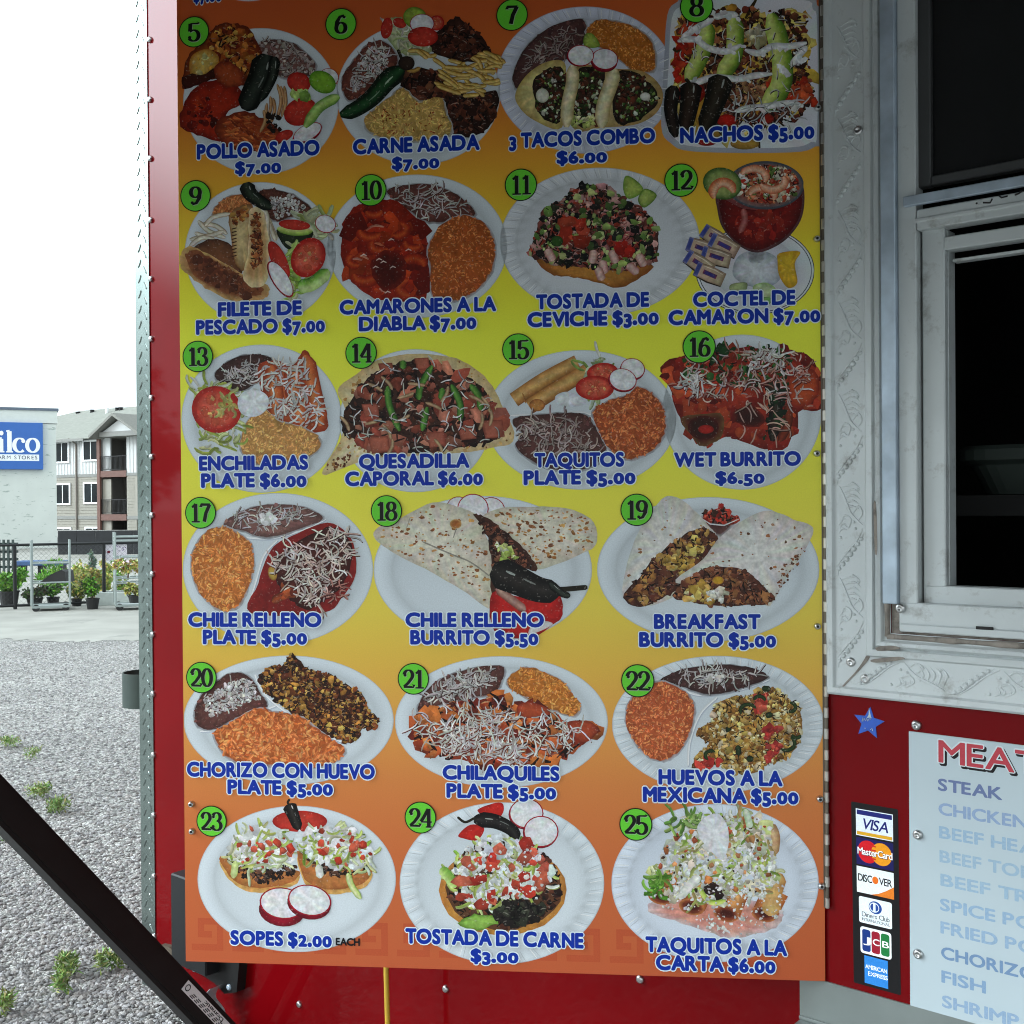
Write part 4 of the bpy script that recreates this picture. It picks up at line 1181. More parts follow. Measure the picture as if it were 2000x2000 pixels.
a.part('shredded_cheese'); a.shreds([(1040, 260), (1300, 110), (1700, 130), (1860, 280), (1760, 420), (1500, 430), (1120, 420)], 150, 72, 9, ((232, 214, 206), (226, 190, 180), (240, 232, 228), (206, 150, 136)), (110, 34, 26)); a.shreds([(1380, 420), (1720, 420), (1680, 620), (1420, 620)], 18, 100, 9, [(226, 190, 176)], (70, 26, 22))
a.shreds([(1460, 120), (1680, 140), (1650, 260), (1480, 220)], 40, 76, 12, CH, (110, 40, 30)); a.shreds([(1060, 290), (1220, 290), (1220, 360), (1080, 350)], 26, 66, 12, CH, (110, 40, 30))
a.finish('printed burrito under red sauce, cheese and cilantro')

# 17 chile relleno plate
a = dish('A4'); a.round_plate(603, 478, 552, 440)
a.divider([(300, 250), (400, 290), (560, 300), (720, 260), (880, 190)]); a.divider([(420, 720), (470, 560), (520, 400), (600, 310)])
a.beans([(290, 230), (340, 170), (480, 115), (640, 105), (770, 125), (865, 185), (760, 235), (600, 285), (500, 290), (400, 255)], (150, 110, 104), 72, [(320, 190), (480, 130), (640, 120), (800, 170), (640, 230), (440, 240)], L=66)
a.part('cheese_heap'); a.chunks([(510, 170), (590, 170), (590, 220), (510, 220)], 12, 26, [(232, 232, 232)], hi=1.04, lo=.9)
a.rice([(180, 270), (280, 235), (330, 250), (440, 330), (458, 460), (420, 600), (370, 690), (280, 720), (180, 650), (120, 540), (105, 400)], (230, 142, 72), 520, L=32, W=11, gold=.1)
a.part('red_sauce')
a.blob([(560, 370), (680, 290), (890, 210), (1020, 290), (1055, 400), (1050, 520), (980, 640), (860, 735), (445, 735), (490, 560)], (126, 30, 28), (150, 40, 36), jag=2)
a.part('stuffed_chile')
a.blob([(560, 480), (650, 370), (860, 250), (960, 250), (1030, 340), (1010, 520), (900, 640), (760, 720), (660, 640), (600, 560)], (96, 44, 34), (66, 24, 22), jag=8)
a.oval(572, 505, 26, 42, (206, 180, 90), (150, 100, 50), -15); a.tube([(570, 670), (640, 630), (720, 620)], 50, [(90, 40, 26), (170, 90, 50), (120, 60, 36)])
a.chunks([(600, 570), (700, 580), (720, 640), (620, 650)], 10, 30, [(180, 92, 50), (140, 60, 36)])
a.part('shredded_cheese'); a.shreds([(570, 420), (700, 340), (950, 240), (1020, 300), (1000, 440), (850, 690), (750, 660), (620, 520)], 190, 82, 10, ((236, 222, 214), (226, 200, 190), (244, 238, 232)), (84, 28, 26)); a.shreds([(900, 580), (1000, 560), (980, 640), (920, 650)], 14, 60, 9, [(206, 150, 140)], (90, 26, 24))
a.finish('printed plate of stuffed chile in red sauce with orange rice')

# 18 chile relleno burrito
a = dish('A4'); a.round_plate(1792, 485, 634, 430, scallop=0)
a.radish(1650, 130, 72, 72); a.radish(1840, 140, 82, 78); a.radish(1735, 130, 92, 88)
def wrap(P, n=90, spot=((176, 120, 66), (206, 160, 100), (150, 96, 60)), base=(232, 226, 210), edge=(206, 198, 180), r=17):
    a.part('burrito_half')
    a.blob(P, base, edge, jag=2)
    a.chunks([mixc(p, (sum(q[0] for q in P) / len(P), sum(q[1] for q in P) / len(P)), .06) for p in P], n, r, list(spot), hi=1.05, lo=1, flatten=.7)
wrap([(1170, 310), (1180, 240), (1320, 180), (1500, 95), (1640, 115), (1760, 170), (1800, 260), (1840, 400), (1845, 700), (1700, 620), (1500, 500), (1300, 400)], 70)
a.line([(1440, 320), (1600, 390), (1720, 440), (1830, 520)], 9, (170, 164, 152)); a.oval(1635, 218, 34, 28, (180, 110, 56), (214, 176, 120)); a.line([(1370, 180), (1350, 240)], 6, (190, 184, 172)); a.line([(1640, 240), (1620, 300)], 6, (170, 164, 152))
wrap([(1790, 190), (1880, 130), (2060, 118), (2260, 125), (2400, 175), (2450, 240), (2450, 330), (2380, 385), (2110, 485), (2060, 400), (1960, 300)], 90)
a.part('filling')
a.blob([(1740, 165), (1800, 175), (1900, 240), (2010, 340), (2080, 420), (2100, 490), (1960, 470), (1850, 640), (1840, 440), (1810, 270)], (66, 42, 34), (90, 54, 42), jag=6)
a.chunks([(1750, 175), (1900, 250), (2090, 470), (1960, 460), (1850, 500), (1830, 300)], 90, 22, MEAT + [(140, 90, 70)], hi=1.25)
a.chunks([(1860, 300), (1900, 320), (2000, 420), (1940, 440), (1880, 420)], 14, 32, [(206, 216, 140), (232, 232, 200), (170, 190, 100)])
a.part('tomato_wedge'); a.blob([(1845, 620), (2000, 640), (2220, 620), (2255, 740), (2200, 800), (2060, 880), (1860, 840)], (206, 44, 40), (170, 26, 28), jag=3); a.blob([(2100, 780), (2200, 800), (2060, 860)], (232, 228, 228), (214, 200, 200)); a.tube([(1870, 590), (1960, 660), (2040, 720)], 52, [(150, 90, 80), (196, 160, 150), (140, 70, 60)])
a.chile([(1845, 480), (1980, 540), (2120, 600), (2240, 610)], 186, dark=(26, 22, 22), mid=(46, 40, 38), stem=[(2220, 600), (2290, 595), (2400, 585)]); a.chile([(2180, 560), (2250, 620), (2300, 636)], 50, dark=(24, 22, 20))
a.finish('printed plate of cut burrito with dark chile and red tomato')

# 19 breakfast burrito
a = dish('B4'); a.round_plate(1228, 482, 645, 420)
a.part('salsa_cup'); a.blob([(1180, 175), (1300, 140), (1405, 185), (1370, 240), (1290, 300), (1210, 240)], (90, 44, 40), (206, 208, 212)); a.chunks([(1190, 160), (1300, 110), (1400, 190), (1300, 215), (1200, 200)], 34, 30, [(206, 76, 56), (190, 54, 40), (90, 60, 44), (222, 110, 84)]); a._rib([(1180, 180), (1240, 218), (1320, 226), (1405, 190)], 8, (232, 232, 234), a.z + 5e-5); a.z += 1e-4
BS = ((170, 120, 80), (190, 150, 110), (130, 90, 64))
wrap([(980, 60), (1060, 70), (1160, 150), (1240, 240), (1270, 300), (1150, 500), (1060, 620), (900, 690), (780, 680), (730, 620), (760, 440), (830, 250), (920, 120)], 26, BS, (232, 230, 226), (210, 206, 198), 11)
a.part('filling')
f1 = [(735, 625), (800, 560), (900, 430), (1060, 300), (1200, 240), (1275, 300), (1240, 380), (1120, 500), (1040, 600), (900, 680), (800, 700)]
a.blob(f1, (120, 74, 54), (80, 48, 38), jag=6); a.chunks(f1, 110, 32, [(140, 90, 64), (110, 64, 50), (170, 120, 70), (90, 54, 44), (190, 150, 90)], hi=1.2, lo=.7); a.chunks([(960, 440), (1180, 280), (1180, 400), (1080, 520)], 30, 34, [(206, 170, 86), (186, 146, 72), (220, 196, 120)])
wrap([(1040, 560), (1200, 420), (1290, 300), (1440, 190), (1580, 140), (1720, 190), (1835, 240), (1800, 350), (1700, 500), (1615, 650), (1560, 690), (1400, 560)], 34, BS, (234, 232, 228), (212, 206, 198), 12)
a.chunks([(1640, 480), (1790, 340), (1790, 400), (1620, 640)], 26, 13, [(150, 96, 66), (120, 76, 56)], hi=1, lo=1)
a.part('filling')
f2 = [(1020, 640), (1090, 560), (1180, 490), (1290, 465), (1420, 480), (1520, 550), (1600, 650), (1540, 685), (1300, 690), (1120, 670)]
a.blob(f2, (130, 80, 58), (90, 54, 42), jag=5); a.chunks(f2, 110, 32, [(150, 96, 68), (120, 72, 54), (176, 122, 80), (96, 58, 46)], hi=1.2, lo=.7)
a.chunks([(1100, 600), (1200, 560), (1300, 640), (1200, 670), (1100, 650)], 22, 36, [(222, 190, 110), (206, 166, 80), (236, 224, 180)]); a.oval(1285, 545, 34, 24, (226, 184, 60), (180, 120, 60)); a.chunks([(1220, 600), (1330, 590), (1330, 660), (1230, 660)], 12, 28, [(236, 232, 216)])
a.finish('printed plate of breakfast burrito cut in two')

# 20 chorizo con huevo
a = dish('A5'); a.round_plate(665, 436, 610, 376)
a.divider([(470, 170), (520, 270), (600, 350), (720, 430), (860, 510), (1000, 570)]); a.divider([(150, 500), (300, 480), (420, 430), (540, 370), (590, 350)])
a.beans([(120, 380), (160, 290), (250, 210), (320, 165), (400, 165), (460, 210), (500, 280), (540, 340), (500, 390), (380, 410), (240, 485), (140, 470)], (122, 78, 72), 40, [(170, 300), (330, 210), (430, 190), (500, 310), (340, 370), (200, 420)], crumb=260, L=34)
a.part('chorizo_and_egg')
E_ = [(490, 190), (560, 130), (640, 110), (680, 50), (720, 90), (780, 140), (920, 180), (1000, 230), (1090, 280), (1120, 360), (1190, 430), (1160, 490), (1100, 480), (1060, 550), (1000, 560), (860, 500), (720, 420), (600, 330), (520, 260)]
a.blob(E_, (92, 52, 30), (70, 38, 24), jag=10); a.chunks(E_, 520, 24, [(110, 58, 34), (84, 44, 28), (140, 78, 40), (60, 34, 24), (196, 148, 74), (214, 176, 98), (180, 126, 60)], hi=1.25, lo=.55)
a.rice([(230, 520), (330, 450), (480, 370), (600, 390), (740, 420), (820, 480), (920, 550), (990, 600), (950, 660), (800, 710), (500, 690), (330, 660)], (224, 124, 66), 620, L=38, W=14, gold=.05)
a.finish('printed plate of chorizo with egg, orange rice and beans')

# 21 chilaquiles
a = dish('A5'); a.round_plate(1900, 446, 618, 382)
a.beans([(1420, 390), (1440, 300), (1540, 200), (1700, 140), (1830, 120), (1915, 130), (1900, 210), (1850, 280), (1700, 310), (1540, 350)], (122, 78, 72), 150, [(1460, 300), (1600, 190), (1820, 130), (1850, 230), (1650, 290), (1480, 320)], L=60, W=10)
a.rice([(1940, 240), (1960, 170), (2050, 130), (2150, 160), (2260, 220), (2320, 300), (2360, 350), (2320, 410), (2220, 380), (2080, 320)], (222, 140, 62), 300)
a.part('sauced_chips')
C_ = [(1390, 450), (1480, 400), (1620, 340), (1760, 330), (1850, 280), (1900, 280), (1960, 350), (2080, 330), (2160, 390), (2300, 450), (2440, 450), (2455, 500), (2380, 565), (2300, 620), (2180, 680), (2000, 700), (1840, 700), (1620, 660), (1480, 620), (1400, 540)]
a.blob(C_, (196, 100, 58), (150, 60, 36), jag=9); a.chunks(C_, 260, 46, [(206, 110, 60), (182, 80, 46), (222, 142, 80), (150, 58, 36), (214, 128, 66), (120, 46, 34)], hi=1.18, lo=.62)
a.blob([(2280, 450), (2400, 440), (2460, 490), (2400, 560), (2330, 540)], (190, 90, 58), (140, 60, 40)); a.blob([(1990, 360), (2060, 330), (2180, 370), (2160, 410), (2020, 420)], (190, 92, 56), (150, 60, 40))
a.part('shredded_cheese'); a.shreds([(1400, 450), (1760, 330), (1960, 370), (2160, 410), (2380, 480), (2300, 610), (2000, 680), (1640, 650), (1440, 540)], 230, 90, 9, CH, (120, 50, 34)); a.shreds([(1560, 470), (1740, 520), (1800, 640), (1640, 620)], 60, 80, 11, CH, (130, 60, 40)); a.shreds([(1880, 550), (1990, 560), (1990, 680), (1900, 680)], 50, 76, 11, CH, (130, 60, 40))
a.finish('printed plate of chilaquiles under shredded cheese')

# 22 huevos a la mexicana
a = dish('B5'); a.round_plate(1285, 460, 615, 398, scallop=52)
a.divider([(960, 210), (1080, 260), (1200, 290), (1400, 260), (1580, 200)]); a.divider([(1110, 700), (1120, 560), (1180, 400), (1280, 300)])
a.beans([(950, 200), (1080, 140), (1250, 115), (1420, 120), (1530, 150), (1575, 190), (1480, 230), (1330, 275), (1200, 280), (1080, 240), (1000, 215)], (96, 64, 62), 80, [(1030, 170), (1250, 130), (1520, 165), (1300, 230), (1130, 220)], L=66)
a.part('cheese_heap'); a.chunks([(1210, 180), (1310, 180), (1300, 215), (1220, 215)], 12, 22, [(226, 222, 220)], hi=1.04, lo=.9)
a.rice([(790, 300), (910, 220), (1000, 220), (1110, 290), (1145, 370), (1120, 500), (1060, 610), (970, 665), (880, 640), (790, 540), (750, 410)], (220, 118, 72), 600, L=24, W=9)
a.part('scrambled_eggs')
G_ = [(1160, 500), (1250, 440), (1260, 350), (1380, 300), (1490, 290), (1540, 240), (1640, 260), (1700, 320), (1750, 340), (1770, 430), (1750, 560), (1700, 640), (1560, 700), (1540, 730), (1380, 740), (1300, 700), (1140, 700), (1180, 620), (1240, 580), (1180, 540)]
a.blob(G_, (190, 150, 80), (150, 112, 60), jag=10); a.chunks(G_, 480, 25, [(222, 186, 106), (206, 164, 86), (232, 206, 140), (170, 126, 62), (238, 226, 190), (150, 104, 56)], hi=1.18, lo=.55)
a.part('diced_tomato'); a.chunks([(1500, 290), (1570, 280), (1560, 380), (1510, 370)], 12, 32, [(196, 74, 60), (214, 104, 84)]); a.chunks([(1560, 480), (1640, 480), (1650, 660), (1560, 670)], 14, 36, [(190, 66, 60), (206, 90, 80)]); a.chunks([(1140, 680), (1300, 660), (1310, 715), (1150, 715)], 10, 36, [(206, 84, 70), (190, 66, 56)])
a.part('jalapeno_ring')
for x, y, r, t in ((1460, 380, 46, 150), (1680, 570, 50, -60), (1700, 360, 34, -90), (1525, 320, 30, 180), (1245, 640, 34, 120), (1740, 520, 22, 0)): a.tube(arc(x, y, r, r * .8, t, t + 190, 8), 22, [(30, 40, 26), (60, 84, 44), (34, 46, 28)])
for p in ([(1400, 580), (1405, 640)], [(1350, 480), (1345, 490), (1350, 500)], [(1540, 250), (1590, 255)], [(1450, 660), (1490, 660)], [(1600, 400), (1560, 410)]): a.tube(p, 34, [(26, 36, 26), (56, 76, 44), (30, 40, 28)])
a.finish('printed plate of scrambled eggs with tomato and jalapeno rings')

# 23 sopes
a = dish('A6'); a.round_plate(712, 525, 576, 425)
a.tomato(730, 190, 160, 62, 0, cut=False)
a.chile([(665, 90), (690, 150), (725, 240)], 84, dark=(24, 22, 20), mid=(44, 40, 36), hi=(220, 220, 220), stem=[(670, 95), (660, 80), (672, 62)])
def sope(P, top, mt):
    a.part('sope_base'); a.blob(P, (206, 150, 90), (222, 180, 110), jag=3); a.blob([(x, y - 26) for x, y in P], (196, 134, 80), (176, 112, 62), jag=3)
    a.part('sope_meat'); a.chunks(mt, 70, 24, [(62, 44, 38), (44, 32, 28), (92, 62, 50), (130, 92, 76)])
    a.part('lettuce_and_cream')
    a.shreds(top, 46, 90, 26, [(200, 216, 120), (222, 230, 170), (160, 196, 80), (236, 238, 224)], (110, 120, 70), curl=.8)
    a.chunks(top, 60, 40, [(238, 240, 242), (230, 232, 236), (242, 242, 244)], hi=1.03, lo=.84)
    a.shreds(top, 24, 90, 22, [(226, 232, 196), (196, 212, 120)], (130, 130, 90), curl=.8)
    a.chunks(top, 12, 32, [(200, 84, 60), (186, 66, 46), (214, 110, 84)])
sope([(265, 420), (400, 460), (560, 520), (720, 500), (700, 560), (560, 600), (420, 595), (320, 530)], [(300, 330), (470, 220), (600, 240), (700, 330), (700, 420), (520, 470), (380, 470)], [(290, 370), (500, 460), (720, 440), (700, 500), (540, 550), (400, 520)])
sope([(715, 390), (800, 460), (940, 500), (1140, 480), (1120, 560), (1020, 600), (880, 610), (760, 550)], [(700, 280), (830, 220), (1040, 240), (1150, 360), (1140, 470), (960, 460), (780, 400)], [(760, 390), (900, 420), (1140, 430), (1120, 480), (960, 510), (830, 480)])
a.part('lettuce'); a.tube([(1010, 490), (1030, 560), (1085, 640)], 36, [(150, 180, 90), (214, 226, 150), (232, 236, 190), (170, 196, 110)]); a.tube([(840, 440), (850, 520)], 44, [(200, 206, 190), (232, 234, 230), (214, 218, 206)]); a.tube([(360, 420), (345, 520)], 40, [(180, 196, 120), (222, 230, 170), (200, 210, 140)])
a.radish(630, 665, 134, 92, 8, 42); a.radish(788, 648, 128, 90, 12, 20)
a.finish('printed plate of two sopes with two radish slices')

# 24 tostada de carne
a = dish('A6'); a.round_plate(1903, 550, 594, 470, scallop=40)
a.part('tomato_wedge'); a.blob([(1760, 130), (1840, 90), (1905, 85), (1910, 140), (1860, 180)], (206, 50, 40), (180, 36, 32)); a.blob([(1650, 270), (1720, 210), (1800, 230), (1760, 300), (1680, 290)], (206, 52, 42), (176, 36, 32))
a.radish(2045, 145, 100, 88, 0, 6); a.radish(2130, 250, 102, 92, 0, 6)
a.chile([(1740, 180), (1860, 190), (1960, 240), (1990, 300)], 92, dark=(24, 22, 22), mid=(44, 40, 40), stem=[(1745, 170), (1690, 195), (1645, 165)])
a.part('fried_tortilla'); a.oval(1910, 590, 370, 265, (206, 156, 84), (196, 140, 70), jag=4); a.oval(1915, 580, 340, 240, (92, 62, 46), (110, 74, 52), jag=8)
K_ = ell(1910, 560, 335, 250, 0, 20)
a.part('beef_topping'); a.chunks(K_, 230, 32, MEAT + [(120, 84, 66), (40, 34, 30)], hi=1.25, lo=.6)
K2 = [(1620, 480), (1700, 330), (1880, 280), (2060, 320), (2190, 450), (2180, 560), (2000, 640), (1760, 700), (1640, 620)]
a.part('lettuce_and_cream'); a.shreds(K2, 80, 96, 30, [(206, 222, 130), (226, 232, 180), (160, 196, 86), (236, 240, 228)], (110, 110, 70), curl=.8); a.chunks(K2, 120, 38, [(240, 241, 243), (230, 232, 236)], hi=1.03, lo=.82)
a.shreds(K2, 26, 90, 24, [(222, 230, 170), (190, 210, 110)], (130, 130, 90)); a.tube([(1550, 460), (1600, 520), (1640, 570)], 60, [(120, 170, 70), (170, 206, 110), (210, 226, 160)]); a.blob([(1650, 780), (1740, 730), (1850, 740), (1880, 780), (1760, 820)], (160, 196, 100), (110, 150, 60), jag=8)
a.chunks([(1860, 700), (2000, 640), (2150, 700), (2000, 790), (1880, 780)], 40, 40, [(52, 46, 42), (70, 74, 60), (40, 34, 32)])
a.part('diced_tomato'); a.chunks(K2, 30, 44, [(200, 84, 64), (186, 62, 48), (216, 116, 92)], hi=1.2, lo=.7)
a.crumbs([(1640, 330), (2150, 330), (2150, 640), (1700, 680)], 60, 15)
a.finish('printed plate of beef tostada with lettuce, cream and radish')

# 25 taquitos a la carta
a = dish('B6'); a.round_plate(1268, 490, 602, 460, scallop=48, tint=(216, 224, 236))
a.part('pink_sauce'); a.blob([(890, 600), (1060, 560), (1400, 580), (1640, 640), (1640, 730), (1480, 790), (1300, 800), (1080, 720), (900, 660)], (222, 150, 132), (216, 196, 196), jag=8)
a.part('rolled_taquito')
for x, y, t in ((960, 560, 75), (1140, 620, 60), (1340, 660, 62), (1560, 660, 58)):
    dx, dy = cos(radians(t)), sin(radians(t))
    a.tube([(x + 120 * dx, y - 150 * dy), (x, y)], 150, [(170, 96, 50), (222, 156, 96), (232, 176, 116), (206, 130, 78), (160, 90, 50)], tips=0)
    a.oval(x - 8, y + 8, 76, 46, (120, 54, 40), (206, 136, 86), 14); a.oval(x - 4, y + 6, 44, 24, (84, 36, 30), (120, 60, 44), 14)
a.tube([(1580, 150), (1610, 220), (1600, 330)], 70, [(170, 130, 90), (222, 190, 150), (200, 160, 120)]); a.tube([(1640, 430), (1600, 560), (1600, 680)], 110, [(190, 140, 84), (226, 190, 130), (206, 160, 100)])
L_ = [(880, 500), (960, 330), (1010, 200), (1080, 100), (1250, 80), (1480, 90), (1610, 180), (1600, 330), (1640, 440), (1560, 560), (1340, 600), (1080, 580)]
a.part('lettuce_and_cheese'); a.chunks(L_, 130, 46, [(226, 228, 214), (214, 206, 186), (206, 214, 150), (232, 220, 196)], hi=1.08, lo=.8)
a.shreds(L_, 80, 100, 28, [(206, 220, 130), (228, 232, 190), (236, 238, 228), (170, 200, 100), (214, 190, 130)], (150, 150, 110), curl=.8); a.chunks(L_, 190, 20, [(242, 242, 242), (232, 232, 230)], hi=1.02, lo=.84)
a.chunks(L_, 26, 30, [(206, 130, 80), (190, 100, 66), (222, 160, 110)]); a.chunks(L_, 24, 14, [(80, 60, 50), (110, 80, 60)])
a.shreds([(870, 470), (960, 420), (960, 540), (890, 540)], 14, 90, 30, [(110, 170, 60), (150, 196, 90)], (70, 100, 50)); a.shreds([(1000, 100), (1200, 80), (1180, 130), (1010, 200)], 14, 90, 26, [(120, 160, 80), (170, 196, 120)], (80, 100, 60)); a.tube([(1440, 60), (1460, 120), (1470, 170)], 40, [(196, 214, 190), (222, 232, 214), (180, 206, 150)])
a.chunks([(1200, 500), (1300, 490), (1290, 570), (1240, 570)], 8, 44, [(70, 44, 40), (50, 34, 32)]); a.tube([(1170, 510), (1240, 600), (1330, 590)], 28, [(150, 180, 70), (206, 222, 120), (222, 230, 150)]); a.tube([(1060, 580), (1120, 500), (1180, 450)], 50, [(206, 206, 200), (236, 236, 232), (220, 220, 214)])
a.part('sour_cream'); a.blob([(1165, 160), (1220, 100), (1290, 90), (1340, 160), (1345, 270), (1310, 350), (1240, 300), (1185, 230)], (238, 238, 240), (222, 222, 226))
a.crumbs([(880, 560), (1660, 440), (1680, 640), (1500, 800), (1300, 800), (1060, 700)], 170, 10)
a.finish('printed plate of rolled taquitos under lettuce and grated cheese')
ZMAX = a.z


# ------------------------------------------------------------------ board fixings
metal_pol = pmat('polished_rivet', (190, 190, 190), 0.28, 1.0, var=.08)
rub = pmat('dark_hole', (24, 22, 22), 0.7)
def screw(name, fn, r, mat=metal_pol, parent=None, hole=True, h=None, label=None):
    """round fixing; fn(x, w, z) -> local point, w outwards"""
    m = MB(); n = 20; h = h or r * .45
    prof = [(1.0, 0.0), (.98, .35), (.85, .75), (.6, .98), (.42, 1.0)] + ([(.36, .55), (.0001, .5)] if hole else [(.0001, 1.06)])
    vs, fs = [], []
    for rr, hh in prof:
        for k in range(n):
            t = 2 * pi * k / n
            vs.append(fn(r * rr * cos(t), h * hh, r * rr * sin(t)))
    for i in range(len(prof) - 1):
        for k in range(n):
            q, b = i * n + k, i * n + (k + 1) % n
            fs.append((q, q + n, b + n, b))
    m.add(vs, fs)
    o = m.build(name, mat, parent, smooth=True)
    return o
RZ = 0.0001
for px, py in ((1597, 212), (1595, 467), (1595, 886), (1596, 1223), (1601, 1560), (1604, 1730), (375, 1570), (376, 1623)):
    u, v = BOARD.uv(px, py)
    o = screw('rivet', lambda x, w_, z: (x, -w_, z), 0.0062, parent=menu, h=.0085)
    o.location = (u, -RZ, v)
    h = MB().lathe((0, -.0085, 0), (0, -1, 0), [(.0024, -.004), (.0024, .0004)], 12).build('rivet_hole', rub, o)

# piano hinge
hm = MB()
v = BOARD.uv(1612, 1772)[1]
while v < VT:
    hm.lathe((0.0, -.004, v), (0, 0, 1), [(.0034, 0), (.0044, .0008), (.0044, .0182), (.0034, .019)], 12)
    v += .0385
hm.build('hinge', pmat('bright_hinge', (196, 192, 184), 0.3, .85, var=.15), menu, smooth=False)
hm = MB(); v0 = BOARD.uv(1612, 1772)[1]
hm.lathe((0.0, -.003, v0), (0, 0, 1), [(.0038, 0), (.0038, VT - v0)], 10)
hm.box((-.006, -.0006, v0), (.004, .002, VT))
hm.build('hinge_pin', pmat('dark_hinge', (112, 104, 94), 0.45, .8), menu)
# ------------------------------------------------------------------ food truck: the wall the board hangs on
RED = pmat('red_gloss_paint', (102, 0, 5), 0.6, 0.0, coat=.28, var=.12, scale=2.5, bump=.012, bscale=7, spec=.02, dirt=((92, 4, 8), 9, .66, .9))
RED.node_tree.nodes['Principled BSDF'].inputs['Coat IOR'].default_value = 1.5
WHT = pmat('weathered_white_aluminium', (192, 197, 198), 0.40, 0.12, var=.08, scale=5, bump=.09, bscale=40, dirt=((112, 104, 96), 20, .55, .82))
DIRTY = pmat('old_brown_caulk', (132, 124, 116), 0.85, var=.4, scale=22, bump=.5, bscale=60, dirt=((44, 38, 34), 30, .5, .75))
GALV = pmat('galvanised_steel', (176, 190, 204), 0.42, 0.45, var=.22, scale=18, bump=.03, bscale=30, dirt=((176, 184, 186), 14, .55, .8))
ALU = pmat('brushed_aluminium', (126, 132, 130), 0.40, 0.5, var=.10, scale=8)
PLATE = pmat('diamond_plate', (138, 150, 146), 0.17, 0.9, var=.16, scale=6)
BLK = pmat('black_coated_steel', (18, 17, 17), 0.5, 0.1, var=.3, scale=12, spec=.35)
BLKG = pmat('dark_grey_plastic', (24, 25, 27), 0.5, var=.2, scale=9, spec=.3)
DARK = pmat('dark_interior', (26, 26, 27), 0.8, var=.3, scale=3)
truck = tag(empty('food_truck', (WALL.H.x, WALL.H.y, 0), WALL.rz), 'red food truck with embossed white window surround and diamond plate corner', 'food truck')
W = WALL.uv
def tb(m, u0, u1, v0, v1, w0, w1, bev=0.0, col=None):
    return m.box((u0, -w1, v0), (u1, -w0, v1), col, bev)

UC = W(272, 1000)[0]                 # outer corner of the truck
UO = W(1614, 800)[0]                 # outer edge of the window trim
VO = W(1640, 1357)[1]
TR = .118
UE, VTOP, VLOW = UO + 1.55, 2.66, 0.12
TRUCKTOP = 3.25
ur, vr = UE - TR, VTOP - TR          # opening limits on the far sides
ul, vl = UO + TR, VO + TR
m = MB()
tb(m, UC, ul, VLOW, TRUCKTOP, -.04, 0); tb(m, ur, UE + 1.6, VLOW, TRUCKTOP, -.04, 0); tb(m, ul, ur, VLOW, vl, -.04, 0); tb(m, ul, ur, vr, TRUCKTOP, -.04, 0)
m.build('side_wall', RED, truck)
m = MB(); tb(m, UC, UC + .04, VLOW, TRUCKTOP, -2.2, -.041); m.build('front_wall', RED, truck)
m = MB(); tb(m, UE + 1.56, UE + 1.6, VLOW, TRUCKTOP, -2.2, -.041); m.build('end_wall', RED, truck)
m = MB(); tb(m, UC + .041, UE + 1.559, VLOW, TRUCKTOP, -2.2, -2.16); m.build('rear_wall', RED, truck)
m = MB(); tb(m, UC, UE + 1.6, TRUCKTOP + .001, TRUCKTOP + .05, -2.2, .02); m.build('roof', WHT, truck)
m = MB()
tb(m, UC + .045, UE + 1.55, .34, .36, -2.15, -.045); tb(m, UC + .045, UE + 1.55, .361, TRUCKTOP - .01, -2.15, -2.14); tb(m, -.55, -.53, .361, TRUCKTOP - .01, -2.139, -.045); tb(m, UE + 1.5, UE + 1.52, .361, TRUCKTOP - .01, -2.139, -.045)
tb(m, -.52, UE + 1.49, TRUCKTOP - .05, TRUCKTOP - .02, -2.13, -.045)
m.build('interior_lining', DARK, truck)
m = MB(); tb(m, ul + .0005, ul + .02, vl + .0005, vr - .0005, -.045, -.0012); tb(m, ul + .0205, ur - .0005, vl + .0005, vl + .016, -.045, -.0012)
m.build('window_reveal', DIRTY, truck)
CTR = W(1900, 968, -.45)[1]
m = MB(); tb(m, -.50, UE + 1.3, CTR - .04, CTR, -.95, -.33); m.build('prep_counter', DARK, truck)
m = MB(); u_, v_ = W(272, 1925, -.03); tb(m, UC - .03, UC - .001, v_ - .03, v_ + .035, -.12, -.06, .006); m.build('marker_lamp', pmat('red_brown_lens', (120, 52, 40), .35, var=.2), truck)

# rivets down the corner and across the lower wall
def wscrew(name, px, py, r, w=0.0, parent=None, mat=metal_pol, hole=True, h=None):
    u, v = W(px, py, w)
    o = screw(name, lambda x, w_, z: (x, -w_, z), r, mat, parent or truck, hole, h)
    o.location = (u, -w, v)
    return o
for i, y in enumerate((78, 195, 310, 430, 545, 662, 777, 892, 1006, 1121, 1239, 1355, 1474, 1592, 1711, 1828)):
    wscrew('rivet', 293 + 10 * y / 1828, y, .0095, hole=False, h=.009)
for px, py in ((585, 1961), (871, 1931), (1251, 1912)): wscrew('rivet', px, py, .009, hole=False, h=.007)

